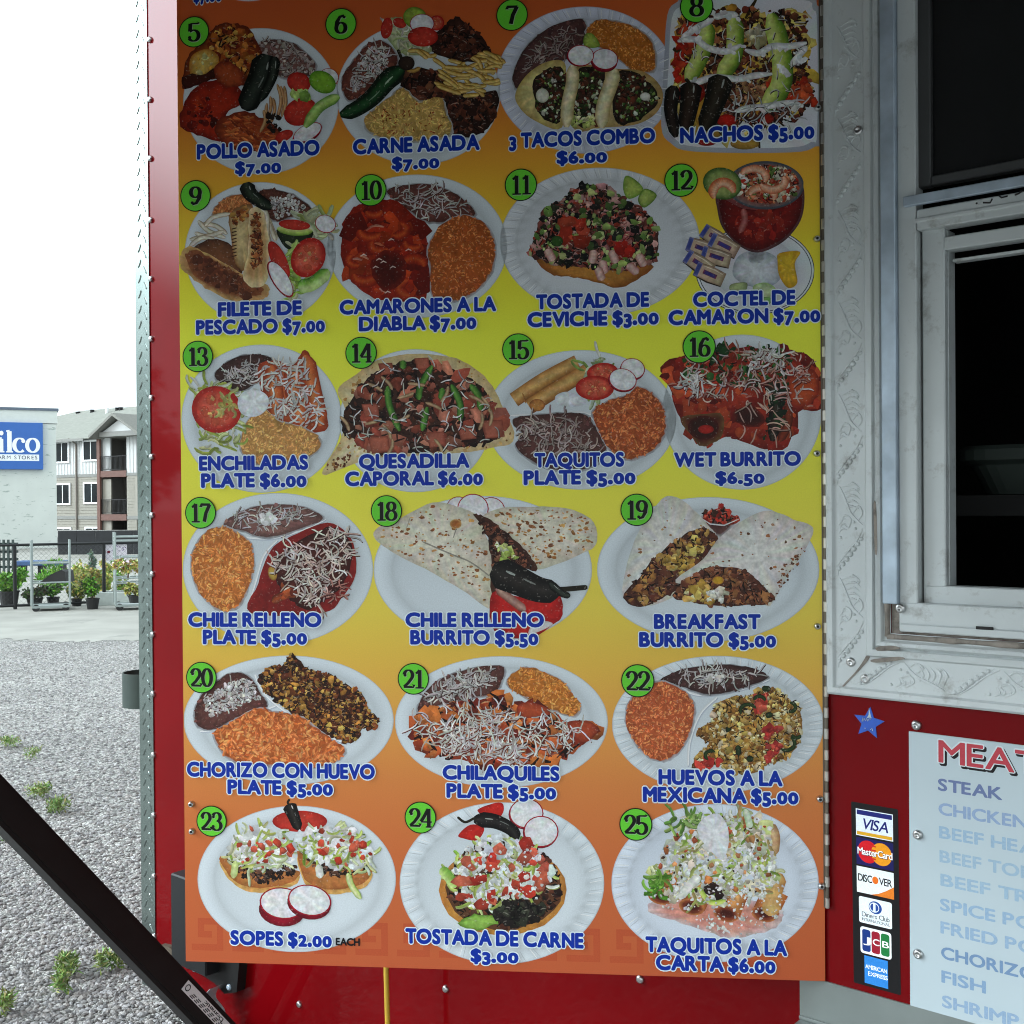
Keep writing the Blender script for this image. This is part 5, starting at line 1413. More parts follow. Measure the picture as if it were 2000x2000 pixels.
# diamond plate corner
m = MB()
cw = W(297, 1000)[0] - UC
tb(m, UC - .0025, UC + cw, VLOW, TRUCKTOP, .0005, .0035); tb(m, UC - .0035, UC - .0005, VLOW, TRUCKTOP, -.08, .0034)
m.build('corner_trim', PLATE, truck)
m = MB()
def tread(u, v, a, L=.032, wd=.0085, h=.0028):
    n = 10; vs = []
    for s_ in (0, 1):
        for k in range(n):
            t = 2 * pi * k / n
            x, y = cos(t) * L / 2 * (1 if s_ == 0 else .7), sin(t) * wd / 2 * (1 if s_ == 0 else .45)
            vs.append((u + x * cos(a) - y * sin(a), -.0034 - s_ * h, v + x * sin(a) + y * cos(a)))
    m.add(vs, [tuple(range(n, 2 * n))] + [(k, (k + 1) % n, n + (k + 1) % n, n + k) for k in range(n)])
v = VLOW + .02; k = 0
while v < TRUCKTOP - .03:
    tread(UC + cw * .30, v, radians(58)); tread(UC + cw * .72, v + .0235, radians(122)); v += .047
m.build('tread_pattern', PLATE, truck, smooth=False)

# embossed trim round the serving window, four mitred lengths
PROF = [(0, 0), (.001, .008), (.005, .0115), (.014, .0115), (.0175, .006), (.074, .006), (.0775, .0098), (.088, .0108), (.0905, .005), (.096, .0112), (.102, .009), (.106, .002), (TR, .001)]
def corner(t, i):
    return [(UO + t, VO + t), (UE - t, VO + t), (UE - t, VTOP - t), (UO + t, VTOP - t)][i]
def trim_piece(i, j, flip):
    m = MB(); g = .0006
    for k in range(len(PROF) - 1):
        (t0, w0), (t1, w1) = PROF[k], PROF[k + 1]
        a, b, c, d = corner(t0, i), corner(t0, j), corner(t1, j), corner(t1, i)
        m.add([(a[0], -w0, a[1]), (b[0], -w0, b[1]), (c[0], -w1, c[1]), (d[0], -w1, d[1])], [(0, 1, 2, 3)])
    # raised ornament: bead rows, scrolls, leaves and dots
    a, b = corner(0, i), corner(0, j)
    Ln = abs(b[0] - a[0]) + abs(b[1] - a[1])
    vertical = abs(b[0] - a[0]) < 1e-6
    def mp(s_, q, h):                     # s along, q 0..1 across the flat band
        t = .0205 + q * .051
        if vertical: return (UO + t if i in (0, 3) else UE - t, -(.006 + h), VO + s_)
        return (UO + s_, -(.006 + h), VO + t if i == 0 or i == 1 else VTOP - t)
    def cord(pts, r, tap=.5):
        P = smooth_open(pts, 5); n = len(P)
        m.tube([mp(s_, q, -.0002) for s_, q in P], [2.1 * r * (1 - (1 - tap) * abs(2 * k / (n - 1) - 1)) for k in range(n)], 6)
    def bead(s_, q, r):
        n = 8; o = mp(s_, q, 0); vs = []; r *= 1.5
        for rr, h in ((1, -.0003), (.85, .5), (.45, .85)):
            for k in range(n):
                t = 2 * pi * k / n
                vs.append((o[0] + r * rr * cos(t), o[1] - h * r * .8, o[2] + r * rr * sin(t)))
        m.add(vs, [tuple(range(16, 24))] + [(l * 8 + k, l * 8 + (k + 1) % 8, l * 8 + 8 + (k + 1) % 8, l * 8 + 8 + k) for l in (0, 1) for k in range(8)])
    S_ = .165; s0 = .06
    rr = random.Random(5)
    while s0 < Ln - .2:
        D = lambda x, y: (s0 + x * S_, y)
        for k in range(7): bead(*D(.02 + .055 * k, .10 + .135 * k), .0026 + .0012 * sin(pi * k / 6))
        cord([D(-.06, .04), D(.06, .12), D(.24, .62), D(.40, .98)], .0011); cord([D(.05, .02), D(.17, .30), D(.33, .74), D(.46, .96)], .0011)
        cord([D(.50, .95), D(.62, .55), D(.80, .30), D(.92, .12)], .0013); cord([D(.62, .60), D(.70, .82), D(.62, .94), D(.55, .80)], .0012)
        cord([D(.50, .10), D(.60, .30), D(.56, .52), D(.47, .44), D(.50, .30)], .0012)
        for k in range(5): cord([D(.66 + .06 * k, .34 - .04 * k), D(.70 + .06 * k, .58 + .02 * k), D(.66 + .055 * k, .88)], .0012, .2)
        for k in range(3): cord([D(.40 + .05 * k, .08 + .05 * k), D(.46 + .05 * k, .22), D(.44 + .06 * k, .40)], .001, .2)
        for x, y in ((.46, .70), (.53, .64), (.88, .80), (.95, .60), (.36, .16)): bead(*D(x, y), .0019)
        s0 += S_
    return m.build('window_trim', WHT, truck, smooth=False)
tl = trim_piece(0, 3, 0); tbm = trim_piece(0, 1, 0); trim_piece(1, 2, 0); trim_piece(3, 2, 0)
for px, py, par in ((1676, 255, tl), (1642 + 20, 1293, tl), (1690, 1326, tbm)): wscrew('screw', px, py, .0085, .0062, par)
# old sealant smeared along the inner edge and the mitre
def smear(px0, py0, px1, py1, wd, n, name='caulk', seed=1, w=.009):
    rr = random.Random(seed); m = MB()
    for k in range(n):
        t0, t1 = k / n, (k + 1) / n
        a = W(px0 + (px1 - px0) * t0, py0 + (py1 - py0) * t0, w); b = W(px0 + (px1 - px0) * t1, py0 + (py1 - py0) * t1, w)
        m.tube([(a[0], -w + .004, a[1]), (b[0], -w + .004, b[1])], [wd * rr.uniform(.6, 1.2), wd * rr.uniform(.6, 1.2)], 7)
    return m.build(name, DIRTY, truck, smooth=True)
m = MB()
for i, j in ((0, 3), (0, 1), (1, 2), (3, 2)):
    pth, rad = [], []
    for k in range(71):
        t0, t1 = k / 70, (k + 1) / 70
        f = lambda t: tuple(corner(.112, i)[q] + (corner(.112, j)[q] - corner(.112, i)[q]) * t for q in (0, 1))
        a, b = f(t0), f(t1)
        pth.append((a[0], -.002, a[1])); rad.append(.0052 * R.uniform(.75, 1.2))
    m.tube(pth, rad, 7)
m.build('caulk', DIRTY, truck, smooth=True)
def stain(pts, w, name='caulk_stain'):
    n = len(pts)
    P = smooth_closed([W(x, y, w) for x, y in pts], 5)
    m = MB().prism(P, lambda p: (p[0], -w + .002, p[1]), lambda p: (p[0], -w, p[1]))
    return m.build(name, DIRTY, truck)
stain([(1634, 1353), (1650, 1334), (1674, 1308), (1692, 1280), (1696, 1262), (1699, 1282), (1684, 1303), (1660, 1328), (1640, 1350)], .0072)
stain([(1712, 1264), (1740, 1261), (1758, 1266), (1740, 1270), (1714, 1271)], .0122); stain([(1706, 985), (1711, 990), (1713, 1074), (1709, 1080), (1707, 1040)], .0118)
stain([(1704, 1288), (1752, 1283), (1766, 1287), (1740, 1292), (1706, 1294)], .0122)

# window: frame, sash, strips, screen
win = MB()
ux = lambda px, w=0: W(px, 800, w)[0]
vy = lambda py, px=1800, w=0: W(px, py, w)[1]
fr = MB()
fb0, fb1 = vy(1229, 1770, .006), vy(1178, 1800, .006)
tb(fr, ux(1757), ux(1793), fb0, vr + .03, -.03, .006, .002)
tb(fr, ux(1757), ur + .02, fb0 - .0004, fb1, -.03, .0075, .002)
tb(fr, ux(1757) + .002, ur + .02, fb0 - .004, fb0 + .010, -.03, .0125, .002)
hd0, hd1 = vy(448, 1800, .006), vy(408, 1800, .006)
tb(fr, ux(1793) + .001, ur + .02, hd0, hd1, -.03, .0064, .002); tb(fr, ux(1790), ur + .02, hd0 + .012, hd0 + .020, -.02, .010, .002)
fr.build('window_frame', WHT, truck)
sash = MB()
sb0, sb1 = fb1 - .004, vy(1145, 1860, -.012)
tb(sash, ux(1797), ux(1846, -.012), sb0, hd0 + .01, -.04, -.012, .002); tb(sash, ux(1846, -.012), ux(1855, -.03), sb0, hd0, -.06, -.026, .0015)
tb(sash, ux(1800), ur + .02, sb0 - .002, sb1, -.045, -.0105, .002)
st0, st1 = vy(488, 1850, -.012), vy(462, 1850, -.012)
tb(sash, ux(1840), ur + .02, st0, st1, -.045, -.0112, .002)
tb(sash, ux(1850), ur + .02, vy(512, 1860, -.03), vy(506, 1860, -.03), -.05, -.03, .001)
sash.build('window_sash', WHT, truck)
m = MB(); tb(m, ux(1729), ux(1757), vy(1180, 1745, .018), vr + .02, .0005, .018, .0015); tb(m, ux(1773), ur, vy(402, 1775, .018), vy(382, 1775, .018), .0072, .018, .0015)
m.build('galvanised_strip', GALV, truck)
m = MB()
sc0 = vy(370, 1775, -.008); s1 = ux(1772, -.008); s2 = ux(1820, -.008); sc1 = vy(343, 1820, -.008)
tb(m, s1, s2, sc0, vr + .03, -.03, -.008, .002); tb(m, s2, ur, sc0, sc1, -.03, -.0082, .002)
sf = m.build('upper_window_frame', pmat('dark_grey_frame', (66, 67, 68), .5, .2, var=.15), truck)
m = MB(); tb(m, s2 - .005, ur, sc1 - .005, vr + .03, -.024, -.020); m.build('dark_glass', pmat('smoked_glass', (30, 31, 32), .12, 0, var=.1, spec=.4), sf)
wscrew('screw', 1758, 1188, .0085, .0125)
u, v = W(1923, 1227, .0126)
m = MB(); tb(m, u - .014, u + .014, v - .0026, v + .0026, .0115, .0129, .001); m.build('drain_slot', rub, truck)
# peeling marks on the head frame
m = MB()
for pts in ([(1920, 396), (1934, 396), (1938, 388)], [(1951, 382), (1956, 386), (1968, 383)], [(1982, 381), (1990, 378), (1996, 372)], [(1906, 398), (1909, 396)]):
    P = [W(x, y, .0068) for x, y in pts]
    m.tube([(p[0], -.0064, p[1]) for p in P], .0016, 5)
m.build('paint_crack', rub, truck)

# aluminium splash plate and serving shelf
BV1 = W(1782, 1965, .004)[1]; BV0 = W(1563, 1986, .004)[1]; BU = W(1562, 1950, .004)[0]
m = MB(); tb(m, BU, UE + .2, BV0, BV1, .0004, .004); m.build('splash_plate', ALU, truck)
m = MB(); tb(m, BU, UE + .2, BV0 - .03, BV0 - .002, .0004, .46, .003); tb(m, BU, UE + .2, BV0 - .002, BV0 + .004, .0042, .009, .001); m.build('serving_shelf', ALU, truck)

# plastic tub inside
tu0, tv1 = W(1862, 872, -.42); tv0 = CTR + .002
m = MB()
def ring(k, h, z0):
    x0, x1, y0, y1 = tu0 + .0, tu0 + .42, .42, .74
    cx, cy = (x0 + x1) / 2, (y0 + y1) / 2
    out = []
    for a0, sx, sy in ((0, 1, 1), (90, -1, 1), (180, -1, -1), (270, 1, -1)):
        for q in range(6):
            t = radians(a0 + 18 * q); r_ = .07
            out.append((cx + ((x1 - x0) / 2 - r_) * sx * k + r_ * cos(t) * k, cy + ((y1 - y0) / 2 - r_) * sy * k + r_ * sin(t) * k, z0))
    return out
N_ = 24
hgt = tv1 - tv0
vs = ring(.80, 0, tv0) + ring(.93, 0, tv0 + hgt * .6) + ring(.98, 0, tv1 - .035) + ring(1.04, 0, tv1 - .03) + ring(1.04, 0, tv1 - .008) + ring(1.0, 0, tv1) + ring(.96, 0, tv1 - .004) + ring(.80, 0, tv0 + .01)
m.add(vs, [tuple(range(N_))[::-1]] + [(a * N_ + k, a * N_ + (k + 1) % N_, a * N_ + N_ + (k + 1) % N_, a * N_ + N_ + k) for a in range(7) for k in range(N_)] + [tuple(range(7 * N_, 8 * N_))])
tub = m.build('plastic_tub', pmat('grey_green_plastic', (66, 76, 72), .5, var=.1), None)
tub.matrix_world = Matrix.Translation((WALL.H.x, WALL.H.y, 0)) @ Matrix.Rotation(WALL.rz, 4, 'Z')
tag(tub, 'grey plastic storage tub in the dark behind the serving window', 'tub')

# ------------------------------------------------------------------ signs on the truck wall
def wall_thing(name, label, cat):
    return tag(empty(name, (WALL.H.x, WALL.H.y, 0), WALL.rz), label, cat)
sign = wall_thing('meat_list_sign', 'white meat list sign with faded blue lettering screwed under the serving window', 'sign')
SU, SVt = W(1775, 1428, .003)
m = MB(); tb(m, SU, UE + .15, BV1 - .001, SVt, .0006, .0035, .0006); m.build('sign_board', pmat('white_sign_board', (172, 184, 190), .35, var=.03, dirt=((150, 160, 160), 30, .68, .95)), sign)
fnw = lambda w0: (lambda x, y, z: (x, -(w0 + z), y))
def sign_text(text, px0, px1, py, hpx, col, off, z, gap=.10, dx=0, dy=0, part='lettering', m=None):
    a = W(px0, py, .004); b = W(px1, py, .004); c = W(px0, py - hpx, .004)
    put_text(m, text, fnw(.0036), a[0] + dx, b[0] + dx, a[1] + dy, c[1] - a[1], lin(col), off=off, z=z, gap=gap, wide=False)
m = MB()
sign_text('MEATS', 1835, 2068, 1489, 43, (24, 20, 22), .068, .0001, dx=.0028, dy=-.003, m=m); sign_text('MEATS', 1834, 2067, 1488, 43, (196, 204, 208), .068, .0002, m=m); sign_text('MEATS', 1834, 2067, 1488, 42, (174, 62, 72), .022, .0003, m=m)
tag(m.build('lettering', INK, sign), 'red heading MEATS with black drop shadow')
LH = 22
for text, px0, y, wd, colr in (('STEAK', 1833, 1543, 123, (100, 112, 150)), ('CHICKEN', 1834, 1590, 172, (134, 154, 184)), ('BEEF HEAD', 1835, 1636, 222, (143, 167, 188)), ('BEEF TONGUE', 1836, 1683, 276, (146, 169, 188)), ('BEEF TRIPE', 1838, 1729, 240, (145, 169, 189)),
                           ('SPICE PORK', 1837, 1777, 248, (138, 163, 187)), ('FRIED PORK', 1838, 1822, 252, (138, 162, 186)), ('CHORIZO', 1839, 1871, 184, (108, 134, 166)), ('FISH', 1840, 1918, 84, (122, 148, 176)), ('SHRIMP', 1841, 1966, 148, (134, 157, 182))):
    m = MB()
    a = W(px0, y, .004)
    W_ = text_polys(text, 0.0, .16, False)[2]
    hh = abs(W(px0, y - LH, .004)[1] - a[1])
    put_text(m, text, fnw(.0036), a[0], W(px0 + wd, y, .004)[0], a[1], hh, lin(colr), off=.045, z=.0001, gap=.16, wide=False)
    m.build('lettering', INK, sign)
for px, py in ((1790, 1416), (1793, 1630), (1794, 1863)): wscrew('screw', px, py, .0088, .0036 if py > 1420 else .0003, sign, hole=True, h=.006)

card = wall_thing('card_sticker', 'black strip sticker of payment card logos beside the meat list', 'sticker')
c00, c10, c11 = W(1662, 1565, .001), W(1754, 1581, .001), W(1759, 1944, .001)
c01 = W(1667.5, 1919, .001)
CU0, CU1 = (c00[0] + c01[0]) / 2, (c10[0] + c11[0]) / 2
CV1, CV0 = (c00[1] + c10[1]) / 2, (c01[1] + c11[1]) / 2
tilt = ((c01[0] + c11[0]) - (c00[0] + c10[0])) / 2 / (CV1 - CV0)
def cp(x, y, z):                       # sticker coordinates: x, y in the crop's pixels of the upright strip (0..100 wide, 0..390 high)
    v = CV1 - (CV1 - CV0) * y / 390
    return (CU0 + (CU1 - CU0) * x / 100 + tilt * ((CV1 + CV0) / 2 - v), -.0006 - z, v)
def cflat(m, pts, col, z): m.add([cp(x, y, z) for x, y in pts], [tuple(range(len(pts)))], lin(col))
def cbox(x0, y0, x1, y1, r=0):
    if not r: return [(x0, y0), (x1, y0), (x1, y1), (x0, y1)]
    return [p for cx, cy, a in ((x1 - r, y0 + r, -90), (x1 - r, y1 - r, 0), (x0 + r, y1 - r, 90), (x0 + r, y0 + r, 180)) for p in arc(cx, cy, r, r, a, a + 90, 4)]
def ctext(m, t, x0, x1, y, h, col, z, off=.022, shear=0, gap=.06):
    put_text(m, t, lambda x, yy, zz: cp(x, y - yy, zz), x0, x1, 0, h, lin(col), off=off, z=z, gap=gap, wide=False, shear=shear)
m = MB(); cflat(m, cbox(0, 0, 100, 390, 3), (20, 18, 20), 0); m.build('strip', INK, card)
m = MB(); cflat(m, cbox(10, 13, 89, 70), (226, 232, 240), 2e-4); cflat(m, cbox(12, 15, 87, 25), (28, 34, 110), 3e-4); cflat(m, cbox(12, 61, 87, 68), (214, 160, 34), 3e-4); ctext(m, 'VISA', 22, 78, 54, 22, (26, 34, 110), 3e-4, shear=.2, off=.022)
tag(m.build('card_logo', INK, card), 'white, blue and gold VISA panel')
m = MB(); cflat(m, cbox(10, 74, 89, 132), (24, 22, 84), 2e-4)
cflat(m, arc(35, 102, 22, 24, 0, 345, 24), (204, 20, 32), 3e-4); cflat(m, arc(64, 102, 22, 24, 0, 345, 24), (232, 150, 24), 3.5e-4)
for k in range(4): cflat(m, cbox(43, 86 + 9 * k, 52, 89.5 + 9 * k), (204, 40, 30), 4e-4)
ctext(m, 'MasterCard', 13.6, 87.6, 109.6, 14, (30, 24, 60), 5e-4, off=.068, gap=.03); ctext(m, 'MasterCard', 13, 87, 109, 14, (246, 244, 244), 7e-4, off=.022, gap=.03)
tag(m.build('card_logo', INK, card), 'navy MasterCard panel with red and orange circles')
m = MB(); cflat(m, cbox(10, 136, 89, 192), (232, 238, 240), 2e-4); cflat(m, [(40, 192), (56, 187), (72, 178), (89, 166), (89, 192)], (224, 122, 34), 3e-4)
ctext(m, 'DISC', 13, 43, 167, 15, (34, 34, 38), 3e-4); ctext(m, 'VER', 58, 85, 167, 15, (34, 34, 38), 3e-4); cflat(m, arc(50, 159.5, 6.5, 8, 0, 345, 16), (228, 110, 28), 3e-4)
tag(m.build('card_logo', INK, card), 'white DISCOVER panel with orange corner')
m = MB(); cflat(m, cbox(14, 200, 84, 256, 4), (230, 238, 244), 2e-4); cflat(m, arc(49, 218, 14, 13.5, 0, 345, 24), (26, 70, 150), 3e-4); cflat(m, arc(47, 218, 10.5, 10.5, 0, 345, 20), (232, 238, 244), 4e-4)
cflat(m, arc(46, 218, 7.5, 8, 100, 260, 10), (26, 70, 150), 5e-4); cflat(m, arc(48.5, 218, 7.5, 8, -80, 80, 10), (26, 70, 150), 5e-4)
ctext(m, 'Diners Club', 20, 79, 242, 10, (40, 44, 50), 3e-4, off=0.0); ctext(m, 'INTERNATIONAL', 20, 79, 251, 6, (40, 44, 50), 3e-4, off=0.0)
tag(m.build('card_logo', INK, card), 'white Diners Club panel')
m = MB(); cflat(m, cbox(16, 264, 82, 321, 6), (238, 240, 242), 2e-4)
for x0, cc, t in ((20, (20, 50, 120), 'J'), (40, (150, 24, 44), 'C'), (60, (28, 116, 58), 'B')):
    cflat(m, cbox(x0, 269, x0 + 18, 316, 5), cc, 3e-4); ctext(m, t, x0 + 3, x0 + 17, 298, 13, (244, 244, 246), 4e-4, off=.022)
tag(m.build('card_logo', INK, card), 'white JCB panel with three coloured bars')
m = MB(); cflat(m, cbox(24, 325, 74, 384), (46, 128, 206), 2e-4); ctext(m, 'AMERICAN', 26, 72, 352, 8.5, (240, 244, 248), 3e-4); ctext(m, 'EXPRESS', 32, 73, 366, 8.5, (240, 244, 248), 3e-4)
tag(m.build('card_logo', INK, card), 'blue American Express panel')

star = wall_thing('star_sticker', 'worn blue five pointed star sticker under the window corner', 'sticker')
u, v = W(1697, 1412, .001); r = .029
pts = [(u + (r if k % 2 == 0 else r * .47) * sin(k * pi / 5 + .10), v + (r if k % 2 == 0 else r * .47) * cos(k * pi / 5 + .10)) for k in range(10)]
m = MB().prism(pts, lambda p: (p[0], -.0004, p[1]), lambda p: (p[0], -.0016, p[1])); m.build('star', pmat('blue_star', (36, 82, 176), .4, var=.12, scale=60), star)
m = MB()
m.add([(u + x * r, -.0018, v + y * r) for x, y in ((.02, .92), (.16, .34), (-.12, .30), (.0, .5))], [(0, 1, 2, 3)])
for p in ([(-.42, .05), (-.36, .3), (-.3, .08), (-.24, .26)], [(-.2, .1), (-.12, .3), (-.06, .1)], [(0, .16), (.06, .4), (.1, .2), (.16, .36)], [(.1, -.4), (.2, -.3), (.24, -.46)], [(-.24, -.32), (-.22, -.4)]):
    m.tube([(u + x * r, -.0017, v + y * r) for x, y in p], .0008, 4)
m.build('worn_patch', pmat('bare_silver', (190, 200, 206), .4, .3), star)

# ------------------------------------------------------------------ awning with its folding arm
awn = wall_thing('awning', 'long awning over the truck side held by a sloping black arm', 'awning')
AU = -1.70
p0 = Vector((AU, 0, 0))
bx, bv = W(480, 2062, .03)
AU = bx
d_ = Vector((0, -.69, .865)).normalized()                     # up and out from the wall
base = Vector((AU, -.03, bv))
q_ = Vector((0, d_.z, -d_.y))                                 # across the arm, in its own plane
q_ = Vector((0, -d_.z, d_.y)) if False else d_.cross(Vector((1, 0, 0))).normalized()
Lr = 2.85
def beam(m, s0, s1, a0, a1, x0, x1):
    vs = [base + d_ * s_ + q_ * a + Vector((x, 0, 0)) for s_ in (s0, s1) for a, x in ((a0, x0), (a1, x0), (a1, x1), (a0, x1))]
    m.add(vs, [(3, 2, 1, 0), (4, 5, 6, 7)] + [(k, (k + 1) % 4, 4 + (k + 1) % 4, 4 + k) for k in range(4)])
m = MB(); beam(m, -.1, Lr, -.038, .038, -.075, .0); m.build('arm', BLK, awn)
m = MB(); beam(m, .0, Lr - .2, -.027, .027, .0005, .004); m.build('inner_channel', BLK, awn)
roll = base + d_ * Lr
CVT = 3.14
m = MB(); m.tube([(AU - .06, roll.y, roll.z), (AU + 4.6, roll.y, roll.z)], .045, 14); m.box((AU + .16, roll.y - .05, roll.z - .26), (AU + 4.55, roll.y - .046, roll.z)); m.build('roller', WHT, awn)
m = MB(); n = 14; vs = []
for j in range(n + 1):
    t = j / n
    y = -.03 + (roll.y + .03) * t; z = CVT + (roll.z + .04 - CVT) * t - .10 * sin(pi * t)
    for x in (AU + .16, AU + 4.55): vs += [(x, y, z), (x, y, z + .004)]
fs = []
for j in range(n):
    a, b = j * 4, j * 4 + 4
    fs += [(a, a + 2, b + 2, b), (a + 1, b + 1, b + 3, a + 3), (a, b, b + 1, a + 1), (a + 2, a + 3, b + 3, b + 2)]
m.add(vs, fs); m.build('canopy', pmat('dark_vinyl_canopy', (70, 66, 66), .7, var=.12), awn, smooth=False)
# maker's label on the arm
def armp(s_, a, z): 
    p = base + d_ * s_ + q_ * a + Vector((.0041 + z, 0, 0)); return tuple(p)
rayhit = lambda px, py: None
def arm_sa(px, py):
    """s, a on the arm's side face from a photo point"""
    r = ray(px, py)
    O = WALL.world(AU + .004, 0, 0); nrm = WALL.d
    k = (O.x * nrm.x + O.y * nrm.y) / (r.x * nrm.x + r.y * nrm.y)
    P = Vector((r.x * k, r.y * k, EYE + r.z * k)) - WALL.world(0, 0, 0)
    w_ = P.x * WALL.n.x + P.y * WALL.n.y
    L_ = Vector((AU, -w_, P.z)) - base
    return L_.dot(d_), L_.dot(q_)
lab = [arm_sa(367, 1915), arm_sa(350, 1941)]
s_hi = lab[0][0]
m = MB(); z = 0
sgn = 1 if lab[0][1] > lab[1][1] else -1
A0, A1 = (-.002, .026) if sgn > 0 else (-.026, .002)
m.add([armp(s_hi, A0, z), armp(s_hi, A1, z), armp(s_hi - .26, A1, z), armp(s_hi - .26, A0, z)], [(0, 1, 2, 3)], lin((206, 206, 206)))
lf = lambda x, y, zz: armp(s_hi - x, sgn * y, .0002 + zz)
put_text(m, 'Dometic', lambda x, y, zz: lf(.25 - x, .026 - y, zz), .07, .16, .0035, .0095, lin((30, 30, 32)), off=.022, wide=False)
for k in range(9):
    for r_ in range(3):
        x0 = .035 + .022 * k + .004 * r_
        yy = .0005 + .0045 * r_
        m.add([lf(x0, yy, 1e-4), lf(x0 + .015, yy, 1e-4), lf(x0 + .015, yy + .0028, 1e-4), lf(x0, yy + .0028, 1e-4)], [(0, 1, 2, 3)], lin((70, 70, 74)))
rg = [lf(.015 + .009 * cos(t * pi / 10), .012 + .009 * sin(t * pi / 10), 1e-4) for t in range(20)] + [lf(.015 + .0062 * cos(t * pi / 10), .012 + .0062 * sin(t * pi / 10), 1e-4) for t in range(20)]
m.add(rg, [(k, (k + 1) % 20, 20 + (k + 1) % 20, 20 + k) for k in range(20)], lin((40, 40, 44)))
tag(m.build('label', INK, awn), 'small white maker label on the black arm')
# wall bracket of the arm
m = MB()
a, b = W(342, 1800, .06), W(470, 1800, .0)
v1, v0 = W(342, 1703, .06)[1], W(342, 1876, .06)[1]
tb(m, a[0], a[0] + .17, v0, v1, .0006, .075, .004); m.build('bracket', BLKG, awn)
bp = [(341, 1868), (468, 1868), (462, 1938), (438, 1941), (418, 1920), (385, 1898), (352, 1884)]
m = MB().prism([W(x, y, .03) for x, y in bp], lambda p: (p[0], -.0006, p[1]), lambda p: (p[0], -.03, p[1])); m.build('bracket_foot', BLK, awn)
for px, py in ((407, 1893), (380, 1892), (448, 1928)):
    wscrew('bolt', px, py, .009, .0302, awn, GALV, False, .006)
m = MB()
P = [W(x, y, .05) for x, y in ((424, 1926), (414, 1938), (412, 1952), (422, 1966), (430, 1980), (426, 1996))]
P = smooth_open(P, 4)
vs = []
for p in P: vs += [(p[0], -.035, p[1]), (p[0] + .004, -.035, p[1] + .002), (p[0] + .004, -.075, p[1] + .002), (p[0], -.075, p[1])]
m.add(vs, [(3, 2, 1, 0)] + [(4 * j + k, 4 * j + (k + 1) % 4, 4 * j + 4 + (k + 1) % 4, 4 * j + 4 + k) for j in range(len(P) - 1) for k in range(4)])
m.build('lift_handle', pmat('bare_silver_handle', (196, 202, 206), .35, .3, var=.06), awn)
bp = [(312, 1846), (330, 1850), (339, 1858), (338, 1872), (322, 1864)]
m = MB().prism([W(x, y, .02) for x, y in bp], lambda p: (p[0], -.0006, p[1]), lambda p: (p[0], -.02, p[1])); m.build('latch', pmat('brown_latch', (70, 60, 48), .6, var=.3), awn)

# yellow pole between wall and board
a = WALL.world(*W(757, 2000, .10), .10)
pole = MB().tube([Vector((a.x + .01, a.y, .0)), Vector((a.x, a.y, a.z)), Vector((a.x - .02, a.y, 1.5))], .0062, 10).build('yellow_pole', pmat('yellow_pole', (186, 152, 46), .5, var=.15), None, smooth=True)
tag(pole, 'thin yellow pole standing against the red wall behind the menu board', 'pole')

# open metal ring holder on the truck's front corner
cpt = at(281, 1345, 3.62)
m = MB(); n = 56; ro, ri, hh = .066, .063, .108
z0 = cpt.z - hh / 2
prof = [(ri, 0), (ro, 0), (ro, hh), (ri, hh)]
vs = [(cpt.x + r_ * cos(2 * pi * k / n), cpt.y + r_ * sin(2 * pi * k / n), z0 + h_) for r_, h_ in prof for k in range(n)]
m.add(vs, [(i * n + k, i * n + (k + 1) % n, ((i + 1) % 4) * n + (k + 1) % n, ((i + 1) % 4) * n + k) for i in range(4) for k in range(n)])
holder = m.build('ring_holder', pmat('grey_green_metal', (66, 76, 72), .5, .4, var=.2, dirt=((96, 60, 48), 20, .62, .85)), None, smooth=False)
tag(holder, 'grey open metal ring holder fixed to the front end of the truck', 'holder')
